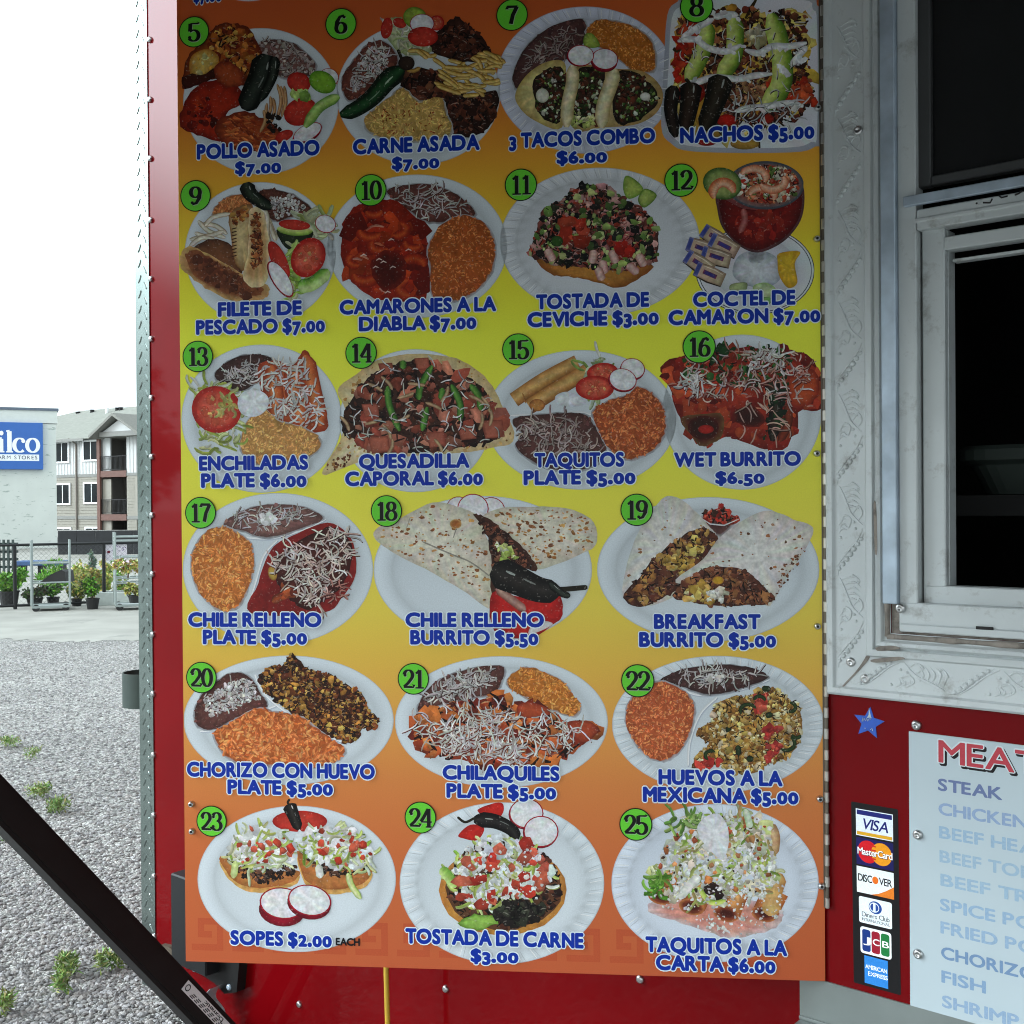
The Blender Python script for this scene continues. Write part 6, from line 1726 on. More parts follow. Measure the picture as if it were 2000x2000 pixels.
# ------------------------------------------------------------------ ground
def gravel_mat():
    m, t, b = nodes_of('gravel')
    L = t.links
    tcn = t.nodes.new('ShaderNodeTexCoord')
    v = t.nodes.new('ShaderNodeTexVoronoi'); v.inputs['Scale'].default_value = 62; v.inputs['Randomness'].default_value = 1
    L.new(tcn.outputs['Object'], v.inputs['Vector'])
    d = t.nodes.new('ShaderNodeTexVoronoi'); d.feature = 'DISTANCE_TO_EDGE'; d.inputs['Scale'].default_value = 62
    L.new(tcn.outputs['Object'], d.inputs['Vector'])
    bw = t.nodes.new('ShaderNodeRGBToBW'); L.new(v.outputs['Color'], bw.inputs['Color'])
    r = t.nodes.new('ShaderNodeValToRGB')
    r.color_ramp.elements[0].position = .2; r.color_ramp.elements[0].color = (.16, .157, .148, 1)
    r.color_ramp.elements[1].position = .8; r.color_ramp.elements[1].color = (.53, .52, .49, 1)
    L.new(bw.outputs['Val'], r.inputs['Fac'])
    e = t.nodes.new('ShaderNodeMapRange'); e.inputs['From Max'].default_value = .09; e.inputs['To Min'].default_value = .35
    L.new(d.outputs['Distance'], e.inputs['Value'])
    n = t.nodes.new('ShaderNodeTexNoise'); n.inputs['Scale'].default_value = .7; n.inputs['Detail'].default_value = 6
    L.new(tcn.outputs['Object'], n.inputs['Vector'])
    pr = t.nodes.new('ShaderNodeMapRange'); pr.inputs['From Min'].default_value = .3; pr.inputs['From Max'].default_value = .7; pr.inputs['To Min'].default_value = .82; pr.inputs['To Max'].default_value = 1.2
    L.new(n.outputs['Fac'], pr.inputs['Value'])
    mu = t.nodes.new('ShaderNodeMath'); mu.operation = 'MULTIPLY'
    L.new(e.outputs['Result'], mu.inputs[0]); L.new(pr.outputs['Result'], mu.inputs[1])
    sc = t.nodes.new('ShaderNodeVectorMath'); sc.operation = 'SCALE'
    L.new(r.outputs['Color'], sc.inputs[0]); L.new(mu.outputs['Value'], sc.inputs['Scale'])
    L.new(sc.outputs['Vector'], b.inputs['Base Color'])
    bp = t.nodes.new('ShaderNodeBump'); bp.inputs['Strength'].default_value = .9; bp.inputs['Distance'].default_value = .02
    L.new(d.outputs['Distance'], bp.inputs['Height']); L.new(bp.outputs['Normal'], b.inputs['Normal'])
    b.inputs['Roughness'].default_value = .9
    return m
g = MB().add([(-400, -60, 0), (400, -60, 0), (400, 900, 0), (-400, 900, 0)], [(0, 1, 2, 3)]).build('ground', gravel_mat())
g['kind'] = 'structure'
pv = MB()
rq = random.Random(9)
pts = [(-60, 14.2)] + [(-14 + .09 * k, 13.9 + .25 * sin(k * .11) + .2 * sin(k * .037 + 1) + rq.uniform(-.16, .16)) for k in range(190)] + [(60, 14.2), (60, 44), (-60, 44)]
pv.add([(x, y, .004) for x, y in pts], [tuple(range(len(pts)))])
pv = pv.build('pavement', pmat('pale_asphalt', (144, 143, 136), .9, var=.16, scale=1.3, bump=.2, bscale=90, dirt=((96, 96, 94), 1.1, .58, .8)))
pv['kind'] = 'structure'

# loose stones near the truck
rs = np.random.RandomState(3)
def stones(n):
    ico = [(0, 0, .9), (.8, 0, .3), (.25, .76, .3), (-.65, .47, .3), (-.65, -.47, .3), (.25, -.76, .3), (.6, .5, -.3), (-.2, .8, -.3), (-.8, 0, -.3), (-.2, -.8, -.3), (.6, -.5, -.3)]
    fc = [(0, 1, 2), (0, 2, 3), (0, 3, 4), (0, 4, 5), (0, 5, 1), (1, 6, 2), (2, 6, 7), (2, 7, 3), (3, 7, 8), (3, 8, 4), (4, 8, 9), (4, 9, 5), (5, 9, 10), (5, 10, 1), (1, 10, 6)]
    ico = np.array(ico); fc = np.array(fc)
    Y = 2.9 + 10.5 * rs.rand(n) ** 1.75
    X = -Y * (.30 + .28 * rs.rand(n))
    keep = [i for i in range(n)]
    r = .0052 + .0085 * rs.rand(n) ** 2
    th = rs.rand(n) * 6.28
    sx = r * (.8 + .6 * rs.rand(n)); sy = r * (.7 + .4 * rs.rand(n)); sz = r * (.45 + .4 * rs.rand(n))
    P = ico[None] * (1 + .55 * (rs.rand(n, 11, 1) - .5))
    x = P[..., 0] * sx[:, None]; y = P[..., 1] * sy[:, None]; z = P[..., 2] * sz[:, None]
    V = np.stack([X[:, None] + x * np.cos(th)[:, None] - y * np.sin(th)[:, None], Y[:, None] + x * np.sin(th)[:, None] + y * np.cos(th)[:, None], z + (sz * .35)[:, None]], -1).reshape(-1, 3)
    Fc = (fc[None] + (np.arange(n) * 11)[:, None, None]).reshape(-1, 3)
    c = (.15 + .30 * rs.rand(n)) * np.clip(.80 + .26 * (Y - 3.2) / 7.0, .8, 1.15); w_ = rs.rand(n)  # nearer stones darker: shade by truck and awning put into their colour
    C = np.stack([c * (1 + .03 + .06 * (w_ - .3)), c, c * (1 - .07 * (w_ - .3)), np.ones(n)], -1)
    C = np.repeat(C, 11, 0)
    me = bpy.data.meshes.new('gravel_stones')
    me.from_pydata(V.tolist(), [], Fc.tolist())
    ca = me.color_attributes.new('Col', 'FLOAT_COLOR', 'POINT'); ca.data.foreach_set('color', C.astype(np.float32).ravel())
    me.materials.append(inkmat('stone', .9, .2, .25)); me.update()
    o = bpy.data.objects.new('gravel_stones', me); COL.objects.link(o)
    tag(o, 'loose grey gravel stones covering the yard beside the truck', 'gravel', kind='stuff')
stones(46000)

# ------------------------------------------------------------------ plants
LEAF = inkmat('leaf', .55, .3, .15)
def leaves(name, c, rad, n, size, cols, parent=None, droop=0.0, seed=1, blade=False, shell=.35):
    rr = random.Random(seed); m = MB()
    lumps = [(Vector((rr.gauss(0, .45), rr.gauss(0, .45), rr.gauss(0, .45))), rr.uniform(.35, .65), rr.uniform(.75, 1.2)) for _ in range(9)]
    for k in range(n):
        lc, lr, lk = rr.choice(lumps)
        dv = Vector((rr.gauss(0, 1), rr.gauss(0, 1), rr.gauss(0, 1))).normalized() * lr * (shell + (1 - shell) * rr.random()) ** .5
        q = lc + dv
        if q.length > 1.05: q *= 1.05 / q.length * rr.uniform(.85, 1)
        p = Vector((c[0] + q.x * rad[0], c[1] + q.y * rad[1], c[2] + q.z * rad[2]))
        if p.z < .02: p.z = .02 + rr.random() * .05
        a = Vector((rr.gauss(0, 1), rr.gauss(0, 1), rr.gauss(0, 1) + (blade if blade else -droop))).normalized()
        b = a.orthogonal().normalized(); b.rotate(Matrix.Rotation(rr.random() * 6.28, 3, a))
        s_ = size * rr.uniform(.6, 1.3); wd = s_ * (.12 if blade else .32)
        cc = tuple(v * lk * rr.uniform(.75, 1.25) for v in lin(rr.choice(cols))[:3]) + (1,)
        tip = p + a * s_
        m.add([p, p + a * s_ * .5 + b * wd, tip, p + a * s_ * .5 - b * wd], [(0, 1, 2, 3)], cc)
    return m.build(name, LEAF, parent)
BARK = pmat('bark', (84, 70, 58), .9, var=.3, scale=8, bump=.4, bscale=20)
POT = pmat('black_pot', (26, 26, 27), .55, var=.2)
def plant(name, label, cat, px, py, wpx, hpx, cols, n, size, pot=True, Y=None, group=None, blade=False, seed=1, potmat=None, base=None):
    """px, py: foot of the plant in the photo; wpx, hpx: size of its crown there"""
    g_ = ground(px, py) if base is None else base
    k = g_.y / F
    root = tag(empty(name, g_), label, cat, group)
    w_, h_ = wpx * k, hpx * k
    ph = 0
    if pot:
        ph = min(.26, h_ * .35)
        r_ = min(.16, w_ * .30)
        MB().lathe((0, 0, 0), (0, 0, 1), [(r_ * .78, 0), (r_, ph * .9), (r_ * 1.06, ph * .9), (r_ * 1.06, ph), (r_ * .92, ph), (r_ * .9, ph * .85)], 16).build('pot', potmat or POT, root)
    MB().tube([(0, 0, ph * .6), (.01, 0, ph + (h_ - ph) * .5)], [.014, .006], 6).build('stem', BARK, root)
    leaves('foliage', (0, 0, ph + (h_ - ph) * .5), (w_ * .5, w_ * .42, (h_ - ph) * .5), n, size, cols, root, .3, seed, blade)
    return root
GRN = ((96, 150, 48), (120, 172, 60), (76, 124, 42), (140, 190, 84))
OLV = ((150, 160, 80), (176, 172, 96), (120, 140, 66), (196, 180, 110))
DGR = ((52, 76, 44), (70, 96, 54), (60, 62, 48), (84, 108, 62))
plant('leafy_shrub', 'large bright green leafy shrub at the left end of the fence', 'shrub', 18, 1184, 62, 86, GRN, 2600, .065, seed=2)
plant('potted_shrub', 'dark low shrub with browned leaves under the left trolley', 'shrub', 68, 1183, 50, 42, DGR + ((92, 80, 62),), 1400, .045, seed=3)
plant('grass_clump', 'low bright green grassy plant behind the left trolley', 'plant', 112, 1150, 76, 52, GRN, 1500, .10, seed=4, blade=1.4, pot=False)
plant('yellow_shrub', 'broad yellow green shrub behind the middle of the fence', 'shrub', 178, 1168, 74, 78, OLV, 2600, .06, seed=5, pot=False)
plant('potted_shrub', 'green shrub in black pot by the second fence post', 'shrub', 181, 1190, 42, 62, GRN + DGR, 1500, .05, seed=6)
plant('conifer', 'small grey green conical tree behind the fence', 'tree', 182, 1130, 24, 56, ((110, 128, 112), (128, 146, 126), (96, 112, 98)), 900, .05, seed=7, pot=False)
plant('flowering_plant', 'tangled yellow green plant with white flowers on the upper right trolley shelf', 'plant', 250, 1132, 56, 42, OLV + ((236, 236, 230), (150, 110, 70)), 1300, .05, seed=8, pot=False, base=at(250, 1129, 16.7))
plant('potted_plant', 'brown and olive plant on the lowest right trolley shelf', 'plant', 268, 1178, 44, 40, OLV + ((92, 80, 56),), 900, .045, seed=9, pot=True, base=at(264, 1177, 16.6))
plant('potted_shrub', 'small dark shrub in a black pot behind the left trolley', 'shrub', 104, 1180, 40, 40, DGR + GRN, 900, .045, seed=12)
plant('potted_shrub', 'low olive shrub in a black pot between the left trolley and the green shrub', 'shrub', 150, 1184, 34, 44, OLV + DGR, 900, .045, seed=13)
plant('leafy_shrub', 'loose yellow green shrub behind the right trolley', 'shrub', 222, 1160, 50, 60, OLV + GRN, 1200, .06, seed=14, pot=False)
# planter trough
c = ground(229, 1181); k = c.y / F
pl = tag(empty('planter_trough', c), 'long pale grey planter trough behind the right trolley', 'planter')
m = MB(); hw, hd, hh = 34 * k, .2, 26 * k
m.box((-hw, -hd, 0), (hw, -hd + .03, hh), None, .006); m.box((-hw, hd - .03, 0), (hw, hd, hh), None, .006); m.box((-hw, -hd + .031, 0), (-hw + .03, hd - .031, hh), None, .006); m.box((hw - .03, -hd + .031, 0), (hw, hd - .031, hh), None, .006)
m.build('trough', pmat('pale_trough', (176, 184, 180), .7, var=.15), pl)
MB().box((-hw + .031, -hd + .031, 0), (hw - .031, hd - .031, hh * .85)).build('soil', pmat('soil', (52, 44, 38), .95, var=.3), pl)
# weeds in the gravel
for i, (px, py, w_, n) in enumerate(((22, 1462, 44, 120), (60, 1484, 34, 60), (74, 1560, 50, 150), (112, 1588, 48, 170), (14, 1640, 50, 150), (130, 1912, 46, 150), (120, 1944, 26, 70), (224, 1896, 34, 70), (200, 1902, 24, 40), (18, 1982, 40, 70))):
    g_ = ground(px, py); k = g_.y / F
    lb = ('flat tuft of grass in the gravel, highest and nearest the left edge', 'small grass tuft just below the highest tuft', 'yellowing grass tuft above the black arm', 'bright green grass tuft touching the upper side of the black arm', 'grass tuft at the left edge below the black arm',
          'leafy green weed in the gravel below the arm', 'tiny weed just under the leafy green weed', 'small weed in the gravel close to the truck corner', 'sparse pale weed beside the small weed near the truck corner', 'low weed at the bottom left corner')[i]
    rt = leaves('grass_tuft', (0, 0, .008), (w_ * k * .5, w_ * k * .6, .006), n * 3, .026, ((118, 142, 74), (130, 150, 84), (150, 156, 104), (92, 120, 58)), None, 0, 20 + i, .5)
    rt.location = g_
    tag(rt, lb, 'grass tuft', 'grass tufts in the gravel')

# ------------------------------------------------------------------ chain-link fence
gp = ground(100, 1187)
FEN = Plane((gp.x, gp.y), -.55)
FT = FEN.uv(100, 1063)[1]; FB = .06
fence = tag(empty('chain_link_fence', (gp.x, gp.y, 0), FEN.rz), 'black chain-link fence across the garden yard', 'fence')
STEEL = pmat('black_fence', (24, 26, 27), .5, .2, var=.2)
u0, u1 = -4.5, 4.6
MB().tube([(u0, 0, FT), (u1, 0, FT)], .021, 8).build('rail', STEEL, fence); MB().tube([(u0, 0, FB), (u1, 0, FB)], .021, 8).build('rail', STEEL, fence)
for px in (29, 203):
    u = FEN.uv(px, 1120)[0]
    MB().tube([(u, 0, 0), (u, 0, FT - .005)], .028, 10).build('post', STEEL, fence)
du = FEN.uv(203, 1120)[0] - FEN.uv(29, 1120)[0]
for k in (-1, 2):
    u = FEN.uv(29, 1120)[0] + du * k
    MB().tube([(u, 0, 0), (u, 0, FT - .005)], .028, 10).build('post', STEEL, fence)
m = MB(); h = FT - FB; x = u0 - h
while x < u1:
    for s_ in (0, 1):
        a, b = (x, FB), (x + h, FT)
        if s_: a, b = (x, FT), (x + h, FB)
        t0 = max(0, (u0 - x) / h); t1 = min(1, (u1 - x) / h)
        if t1 > t0:
            P = [(a[0] + (b[0] - a[0]) * t, .006 * (1 if s_ else -1), a[1] + (b[1] - a[1]) * t) for t in (t0, t1)]
            m.tube(P, .0017, 3, cap=False)
    x += .075
m.build('wire_mesh', pmat('grey_wire', (70, 74, 74), .5, .4), fence)

# ------------------------------------------------------------------ nursery trolleys
GREY = pmat('grey_trolley_steel', (150, 160, 158), .45, .35, var=.12)
def trolley(label, pl, pr, py, posts, tops, shelves, deck, t=-.4, depth=.45, uright=None):
    g_ = ground((pl + pr) / 2, py)
    P = Plane((g_.x, g_.y), t)
    root = tag(empty('nursery_trolley', (g_.x, g_.y, 0), P.rz), label, 'trolley', 'nursery trolleys at the fence')
    ua, ub = P.uv(pl, py)[0], P.uv(pr, py)[0]
    if uright: ub = ua + uright
    top = P.uv(pl, tops)[1]; dk = P.uv(pl, deck)[1]
    m = MB()
    m.box((ua, 0, dk - .04), (ub, .03, dk), None, .004); m.box((ua, depth - .03, dk - .04), (ub, depth, dk), None, .004); m.box((ua + .001, .031, dk - .038), (ub - .001, depth - .031, dk - .012))
    m.build('deck', GREY, root)
    for x in (ua, ub):
        for y in (0, depth):
            m = MB().tube([(x, y + .015, dk), (x, y + .015, top)], .017, 8); m.build('post', GREY, root)
            w_ = MB().lathe((x + (.06 if x == ua else -.06), y + .02, .055), (0, 1, 0), [(.055, -.018), (.055, .018)], 16); w_.build('wheel', POT, root)
            MB().box((x + (.045 if x == ua else -.075), y - .005, .056), (x + (.075 if x == ua else -.045), y + .0, dk - .04)).build('caster_fork', GREY, root)
    for ys in shelves:
        z = P.uv(pl, ys)[1]
        m = MB(); m.tube([(ua, .015, z), (ub, .015, z)], .012, 6); m.tube([(ua, depth + .015, z), (ub, depth + .015, z)], .012, 6); m.tube([(ua, 0, z), (ua, depth, z)], .010, 6); m.tube([(ub, 0, z), (ub, depth, z)], .010, 6)
        for k in range(1, 5): m.tube([(ua + (ub - ua) * k / 5, .015, z), (ua + (ub - ua) * k / 5, depth + .015, z)], .006, 5)
        m.build('shelf', GREY, root)
    return root
trolley('empty grey nursery trolley standing at the fence on the left', 62, 137, 1194, 0, 1056, (1101, 1139), 1184)
trolley('tall grey nursery trolley with plants beside the truck corner', 226, 300, 1192, 0, 1040, (1049, 1057, 1089, 1130, 1140), 1181)
# black box on the left trolley
bp = at(108, 1137, ground(100, 1194).y + .25)
m = MB(); m.prism([(-.20, 0), (.22, 0), (.20, .17), (.14, .20), (-.02, .13)], lambda p: (p[0], .22, p[1]), lambda p: (p[0], -.12, p[1]))
bx_ = m.build('black_crate', POT, None); bx_.location = bp
tag(bx_, 'black sloping plastic crate on the left trolley shelf', 'crate')
# banner on the fence
bn = tag(empty('garden_banner', (gp.x, gp.y, 0), FEN.rz), 'white printed banner hanging on the fence behind the trolley', 'banner')
a = FEN.uv(207, 1064); b = FEN.uv(249, 1094)
m = MB(); m.box((a[0], .03, b[1]), (b[0], .036, a[1]), lin((222, 216, 224)))
def bsq(x0, y0, x1, y1, c_): m.box((a[0] + (b[0] - a[0]) * x0, .0285, b[1] + (a[1] - b[1]) * y0), (a[0] + (b[0] - a[0]) * x1, .0295, b[1] + (a[1] - b[1]) * y1), lin(c_))
bsq(.07, .46, .2, .62, (110, 30, 50)); rr_ = random.Random(4)
for k in range(26):
    x, y = rr_.uniform(.25, .92), rr_.uniform(.06, .9)
    bsq(x, y, x + .06, y + .05, rr_.choice([(150, 130, 170), (110, 90, 130), (170, 160, 180)]))
m.build('sheet', INK, bn)
# dark slatted screen, blue bench, black yard wall
sc_ = tag(empty('slat_screen', at(10, 1100, 22)), 'dark green slatted screen at the far left behind the fence', 'screen'); m = MB()
z_ = -sc_.location.z
for k in range(6): m.box((-.32 + .09 * k, 0, z_), (-.28 + .09 * k, .03, .46))
for k in range(4): m.box((-.34, .031, -.1 + .15 * k), (.24, .05, -.05 + .15 * k))
m.build('slats', pmat('dark_green_slats', (52, 66, 64), .7, var=.2), sc_)
bb = at(72, 1100, 26); k = 26 / F
bench = tag(empty('blue_bench', (bb.x, bb.y, 0)), 'long low blue bench in front of the store wall', 'bench')
MB().box((-46 * k, 0, bb.z - .06), (46 * k, .5, bb.z + .05), None, .02).build('seat', pmat('blue_paint', (52, 84, 128), .6, var=.15), bench)
for x in (-40 * k, -2 * k, 38 * k): MB().box((x, .1, 0), (x + .08, .4, bb.z - .061)).build('leg', BLKG, bench)
bw = at(113, 1037, 36)
wall_b = tag(empty('black_yard_fence', (bw.x, bw.y, 0)), 'solid black yard fence in front of the apartment building', 'fence')
k = 36 / F; m = MB()
x = 0.0
while x < 6: m.box((x, 0, .10), (x + .585, .05, bw.z - .03 * (int(x * 7) % 2)), None, .006); x += .6
m.build('panel', pmat('black_board', (34, 36, 40), .7, var=.2), wall_b)
MB().box((0.0, -.06, 0), (6, .10, .098)).build('kerb', pmat('pale_kerb', (176, 176, 170), .85, var=.1), wall_b)

# ------------------------------------------------------------------ farm store
cs = at(111, 991, 45)
ST = Plane((cs.x, cs.y), -.46)
store = tag(empty('store_building', (cs.x, cs.y, 0), ST.rz), 'pale green block farm store with a flat parapet at the left', 'store')
sz = ST.uv(111, 798)[1]; kk = 45 / F
m = MB(); m.box((-26, 0, -.5), (0, 18, sz - .62)); m.build('wall', pmat('split_face_block', (204, 210, 205), .9, var=.05, scale=1.2, bump=1.0, bscale=3.4, dirt=((158, 170, 164), 2.4, .585, .62), stretch=(1.0, 1.0, 3.2)), store)
MB().box((-26.1, -.05, sz - .60), (.05, 18.05, sz - .1)).build('parapet', pmat('pale_parapet', (206, 212, 208), .8, var=.03), store)
MB().box((-26.15, -.1, sz - .099), (.1, 18.1, sz)).build('coping', pmat('slate_coping', (92, 104, 120), .6, var=.1), store)
sg = tag(empty('store_sign', (cs.x, cs.y, 0), ST.rz), 'blue store sign with white lettering on the pale green wall', 'sign')
x1, yt = ST.uv(83.5, 826, .2); yb = ST.uv(83.5, 917, .2)[1]; x0 = ST.uv(-66, 870, .2)[0]
m = MB(); m.box((x0, -.2, yb), (x1, -.001, yt), None, .01); m.build('panel', pmat('blue_sign_panel', (44, 98, 176), .35, var=.03), sg)
fs_ = lambda x, y, z: (x, -.205 - z * 200, y)
m = MB()
b0 = ST.uv(40, 884, .2)[1]; h0 = ST.uv(40, 841.5, .2)[1] - b0
for ch, xa, xb in (('i', -2, 8.5), ('l', 12, 25.5), ('c', 26, 49.5), ('o', 50, 77.5), ('W', -60, -6)):
    ua, ub = ST.uv(xa, 870, .2)[0], ST.uv(xb, 870, .2)[0]
    xs = {'i': (.02, .31), 'l': (.02, .31), 'c': (.03, .57), 'o': (.0, .66), 'W': (-.1, 1.1)}[ch]
    sx = (ub - ua) / ((xs[1] - xs[0]) * h0)
    pen_char(m, ch, fs_, ua - xs[0] * h0 * sx, b0, h0, sx, lin((236, 240, 244)), thick=.19, thin=.06, z=0)
m.build('lettering', INK, sg)
m = MB()
a = ST.uv(-58, 886.5, .2); b = ST.uv(76.5, 900.5, .2)
m.add([(x, -.204, y) for x, y in ((a[0], b[1]), (b[0], b[1]), (b[0], a[1]), (a[0], a[1]))], [(0, 1, 2, 3)], lin((232, 238, 242)))
t0 = ST.uv(50, 897, .2)[1]; th = ST.uv(50, 890, .2)[1] - t0
put_text(m, 'STORES', fs_, ST.uv(28, 897, .2)[0], ST.uv(72.7, 897, .2)[0], t0, th, lin((60, 70, 90)), off=0.0, gap=.34, wide=False)
put_text(m, 'FARM', fs_, ST.uv(-11, 897, .2)[0], ST.uv(20.5, 897, .2)[0], t0, th, lin((60, 70, 90)), off=0.0, gap=.34, wide=False)
m.build('strapline', INK, sg)

# ------------------------------------------------------------------ apartment building
ca_ = at(196, 991, 80)
AP = Plane((ca_.x, ca_.y), .62)
apt = tag(empty('apartment_building', (ca_.x, ca_.y, 0), AP.rz), 'three storey apartment building with white upper floor, balconies and grey roof', 'apartment building')
Z = lambda zx, zy: AP.uv(zx / 6.44, 760 + zy / 6.44)
def ab(m, zx0, zx1, v0, v1, w0, w1): m.box((Z(zx0, 1000)[0], -w1, v0), (Z(zx1, 1000)[0], -w0, v1))
vE = Z(1000, 612)[1]; vB1 = Z(1000, 1072)[1]; vB1b = Z(1000, 1108)[1]; vB2 = Z(1000, 1595)[1]; vB2b = Z(1000, 1638)[1]
BAT = pmat('white_batten_siding', (186, 188, 187), .7, var=.03); TAU = pmat('taupe_lap_siding', (140, 136, 126), .75, var=.05); BANDM = pmat('grey_band', (120, 120, 116), .7, var=.06); BRW = pmat('brown_timber', (98, 66, 56), .7, var=.12); WIN = pmat('white_window_frame', (230, 232, 232), .5, var=.02); PANE = pmat('window_pane', (26, 31, 33), .2, var=.6, spec=.12, scale=.6)
LEFT0, LEFT1, BAL1, RIGHT1 = -2600, 1262, 1600, 4200
m = MB()
ab(m, LEFT0, LEFT1, vB1, vE, -.25, 0); ab(m, BAL1, RIGHT1, vB1, vE + .4, -.25, .05)
u = Z(LEFT0, 1000)[0]
while u < Z(RIGHT1, 1000)[0]:
    if u < Z(1236, 1000)[0]: m.box((u, -.03, vB1 + .01), (u + .05, .0, vE))
    elif u > Z(BAL1 + 10, 1000)[0]: m.box((u, -.08, vB1 + .01), (u + .05, -.05, vE + .38))
    u += .34
m.build('upper_siding', BAT, apt)
m = MB(); ab(m, LEFT0, LEFT1, vB2b, vB1b, -.25, 0); ab(m, BAL1, RIGHT1, vB2b, vB1b, -.25, .05); ab(m, LEFT0, LEFT1, -3, vB2, -.25, 0); ab(m, BAL1, 1720, -3, vB2, -.25, .05); ab(m, 1721, RIGHT1, -3, vB2, -.5, -.05)
z = -2.8
while z < vB1b - .1:
    if not (vB2 - .15 < z < vB2b): ab(m, LEFT0, LEFT1 - 20, z, z + .03, 0.0, .025); ab(m, BAL1 + 8, 1700, z, z + .03, .05, .075)
    z += .2
m.build('lower_siding', TAU, apt)
m = MB(); ab(m, LEFT0, LEFT1, vB1b, vB1, -.25, .04); ab(m, LEFT0, LEFT1, vB2, vB2b, -.25, .04); ab(m, BAL1, RIGHT1, vB1b, vB1, -.25, .09); ab(m, BAL1, RIGHT1, vB2, vB2b, -.25, .09); m.build('storey_band', BANDM, apt)
# recessed balconies
m = MB(); ab(m, 1100, 1700, -3, vE + .5, -2.3, -2.1); ab(m, 1100, 1250, -3, vE, -2.1, -.26); ab(m, BAL1, 1720, -3, vE, -2.1, -.26); m.build('balcony_recess', pmat('grey_stucco', (128, 126, 122), .8, var=.05), apt)
m = MB(); ab(m, 1278, 1375, vB1 + .12, vE + .2, -.2, -.1); m.build('balcony_side_panel', BAT, apt); m = MB(); ab(m, 1278, 1380, vB2b + .12, vB1b - .2, -.2, -.1); m.build('balcony_side_panel', TAU, apt); m = MB(); ab(m, 1278, 1380, -3, vB2 - .2, -.2, -.1); m.build('balcony_side_panel', TAU, apt)
m = MB(); ab(m, 1240, 1276, -3, vE + .1, .0, .16); m.build('balcony_post', BRW, apt)
for v0, v1 in ((Z(1420, 1106)[1], Z(1420, 1028)[1]), (Z(1420, 1652)[1], Z(1420, 1575)[1])):
    m = MB(); ab(m, 1262, BAL1, v0, v1, -2.09, .12); m.build('balcony_floor', BRW, apt)
    m = MB(); rt_ = v1 + 1.05
    ab(m, 1276, BAL1, rt_ - .05, rt_, .02, .08); ab(m, 1276, BAL1, v1 + .08, v1 + .12, .03, .07)
    ua, ub = Z(1278, 1000)[0], Z(BAL1, 1000)[0]; x = ua
    while x < ub: m.box((x, -.06, v1 + .1), (x + .022, -.04, rt_ - .04)); x += .13
    m.build('balcony_railing', BLK, apt)
m = MB(); ab(m, 1545, 1592, Z(1560, 1560)[1], Z(1560, 1200)[1], -2.09, -2.02); m.build('balcony_door', WIN, apt)
m = MB(); ab(m, 1500, 1596, Z(1550, 1565)[1], Z(1550, 1380)[1], -1.2, -.6); m.build('barbecue_cover', BLKG, apt)
def window(zx0, zx1, zy0, zy1, W0=0.0):
    """outer white casing in zoomed photo units"""
    ua, ub = Z(zx0, 1000)[0], Z(zx1, 1000)[0]; va, vb = Z((zx0 + zx1) / 2, zy1)[1], Z((zx0 + zx1) / 2, zy0)[1]
    c_ = .12; m = MB()
    m.box((ua, -.10, va), (ub, -.001, va + c_)); m.box((ua, -.10, vb - c_), (ub, -.001, vb)); m.box((ua, -.10, va + c_ + .001), (ua + c_, -.001, vb - c_ - .001)); m.box((ub - c_, -.10, va + c_ + .001), (ub, -.001, vb - c_ - .001)); mid = (ua + ub) / 2 + .02
    m.box((mid - .03, -.08, va + c_ + .001), (mid + .03, -.001, vb - c_ - .001))
    f = m.build('window', WIN, apt)
    MB().box((ua + c_, -.055, va + c_), (ub - c_, -.0015, vb - c_)).build('pane', PANE, f)
for a in ((690, 880, 660, 932), (1052, 1246, 640, 908), (692, 890, 1185, 1458), (1056, 1254, 1170, 1445), (694, 896, 1738, 2010), (1068, 1262, 1732, 2000)): window(*a)
for dx in (-700, -1300): window(880 + dx - 190, 880 + dx, 660, 932); window(890 + dx - 190, 890 + dx, 1185, 1458)
m = MB(); u = Z(968, 1000)[0]; m.tube([(u, -.08, -3), (u, -.08, Z(968, 690)[1]), (u - .5, -.3, vE - .05)], .06, 8)
m.build('downspout', pmat('downspout', (120, 112, 104), .6, var=.05), apt)
# roof
ROOF = pmat('grey_shingles', (128, 130, 122), .9, var=.10, scale=3, bump=.3, bscale=14)
uL, uR = Z(LEFT0, 1000)[0], Z(RIGHT1, 1000)[0]
uh = AP.uv(157, 804, -8)[0]; vh = AP.uv(200, 799, -8)[1]
m = MB(); ov = .5
ul_, dn = uh - 8.5, vE - .12
m.add([(ul_, -ov, dn), (uR, -ov, dn), (uR, 8, vh), (uh, 8, vh), (ul_, 16.5, dn), (uR, 16.5, dn)], [(0, 1, 2, 3), (0, 3, 4), (4, 3, 2, 5), (0, 4, 5, 1)])
roof = m.build('roof', ROOF, apt)
m = MB(); m.box((ul_, -ov - .06, dn - .16), (Z(1130, 1000)[0], -ov - .001, dn + .03)); m.build('gutter', BANDM, roof)
for px, py in ((152, 809), (180, 805), (229, 801), (236, 800.5)):
    u, v = AP.uv(px, py, -7.2); MB().lathe((u, 7.2, v - .3), (0, 0, 1), [(.16, 0), (.16, .45), (.2, .45), (.2, .5)], 10).build('roof_vent', BLKG, roof)
u, v = AP.uv(209, 806, -6.6); MB().lathe((u, 6.6, v - .4), (0, 0, 1), [(.13, 0), (.13, .8)], 10).build('roof_vent', WIN, roof)
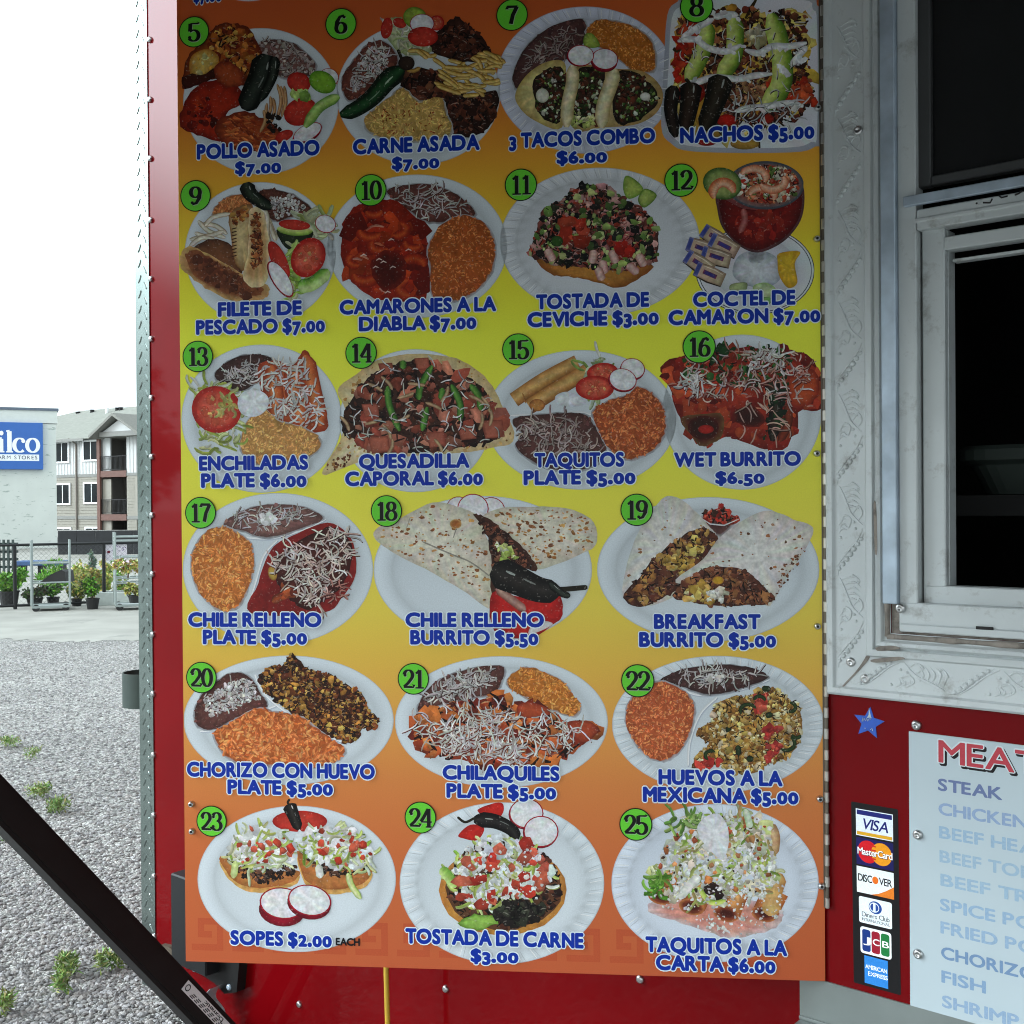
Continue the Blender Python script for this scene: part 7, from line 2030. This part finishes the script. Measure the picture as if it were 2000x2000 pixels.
# gable over the balconies
g0, g1, gt = AP.uv(177, 851, 1.0), AP.uv(276, 846, 1.0), AP.uv(223, 806.5, 1.0)
vb_ = (g0[1] + g1[1]) / 2
m = MB(); th = .2
for a, b in ((( g0[0], vb_), (gt[0], gt[1])), ((gt[0], gt[1]), (g1[0], vb_))):
    vs = [(p[0], y, p[1] - d__) for y in (-1.2, 6.5) for p, d__ in ((a, 0), (b, 0), (b, th), (a, th))]
    m.add(vs, [(0, 1, 2, 3), (7, 6, 5, 4), (0, 4, 5, 1), (1, 5, 6, 2), (2, 6, 7, 3), (3, 7, 4, 0)])
m.build('gable_roof', pmat('dark_fascia', (120, 120, 114), .8, var=.08), roof)
m = MB(); e = .55
m.prism([(g0[0] + .9, vb_ + .25), (g1[0] - .9, vb_ + .25), (gt[0], gt[1] - .5)], lambda p: (p[0], -.3, p[1]), lambda p: (p[0], -.7, p[1])); m.build('gable_face', BAT, apt)
m = MB(); m.box((g0[0] + .7, -.82, vb_ - .1), (g1[0] - .6, .2, vb_ + .24)); m.build('gable_beam', BANDM, apt)

# ------------------------------------------------------------------ trees across the yard, to the left
tp = None
for i, (x, y, s_) in enumerate(((-27, 2.0, 1.0), (-29, -5, 1.15), (-28, 8.5, .95), (-31, 15, 1.1))):
    lb = ('broad green tree across the yard to the left of the truck', 'tallest green tree across the yard, nearest the viewer', 'smallest green tree in the row across the yard', 'green tree at the far end of the row across the yard')[i]
    root = tag(empty('tree', (x, y, 0), i * 1.3), lb, 'tree', 'trees across the yard')
    root.scale = (s_, s_, s_)
    if i == 0:
        m = MB(); m.tube([(0, 0, 0), (.05, .02, 1.2), (-.05, .05, 2.6), (.1, 0, 4.2)], [.22, .17, .12, .04], 10)
        for k in range(7):
            a = k * .9; z = 1.5 + .35 * k
            m.tube([(0, 0, z), (.7 * cos(a), .7 * sin(a), z + .6), (1.5 * cos(a), 1.5 * sin(a), z + 1.0)], [.08, .05, .02], 6)
        t1 = m.build('trunk', BARK, root)
        t2 = leaves('crown', (0, 0, 3.7), (3.0, 3.0, 2.1), 5200, .26, ((62, 92, 40), (80, 112, 50), (50, 76, 36), (96, 124, 60)), root, .4, 31)
        tp = (t1, t2)
    else:
        for q in tp:
            c_ = q.copy(); COL.objects.link(c_); c_.parent = root
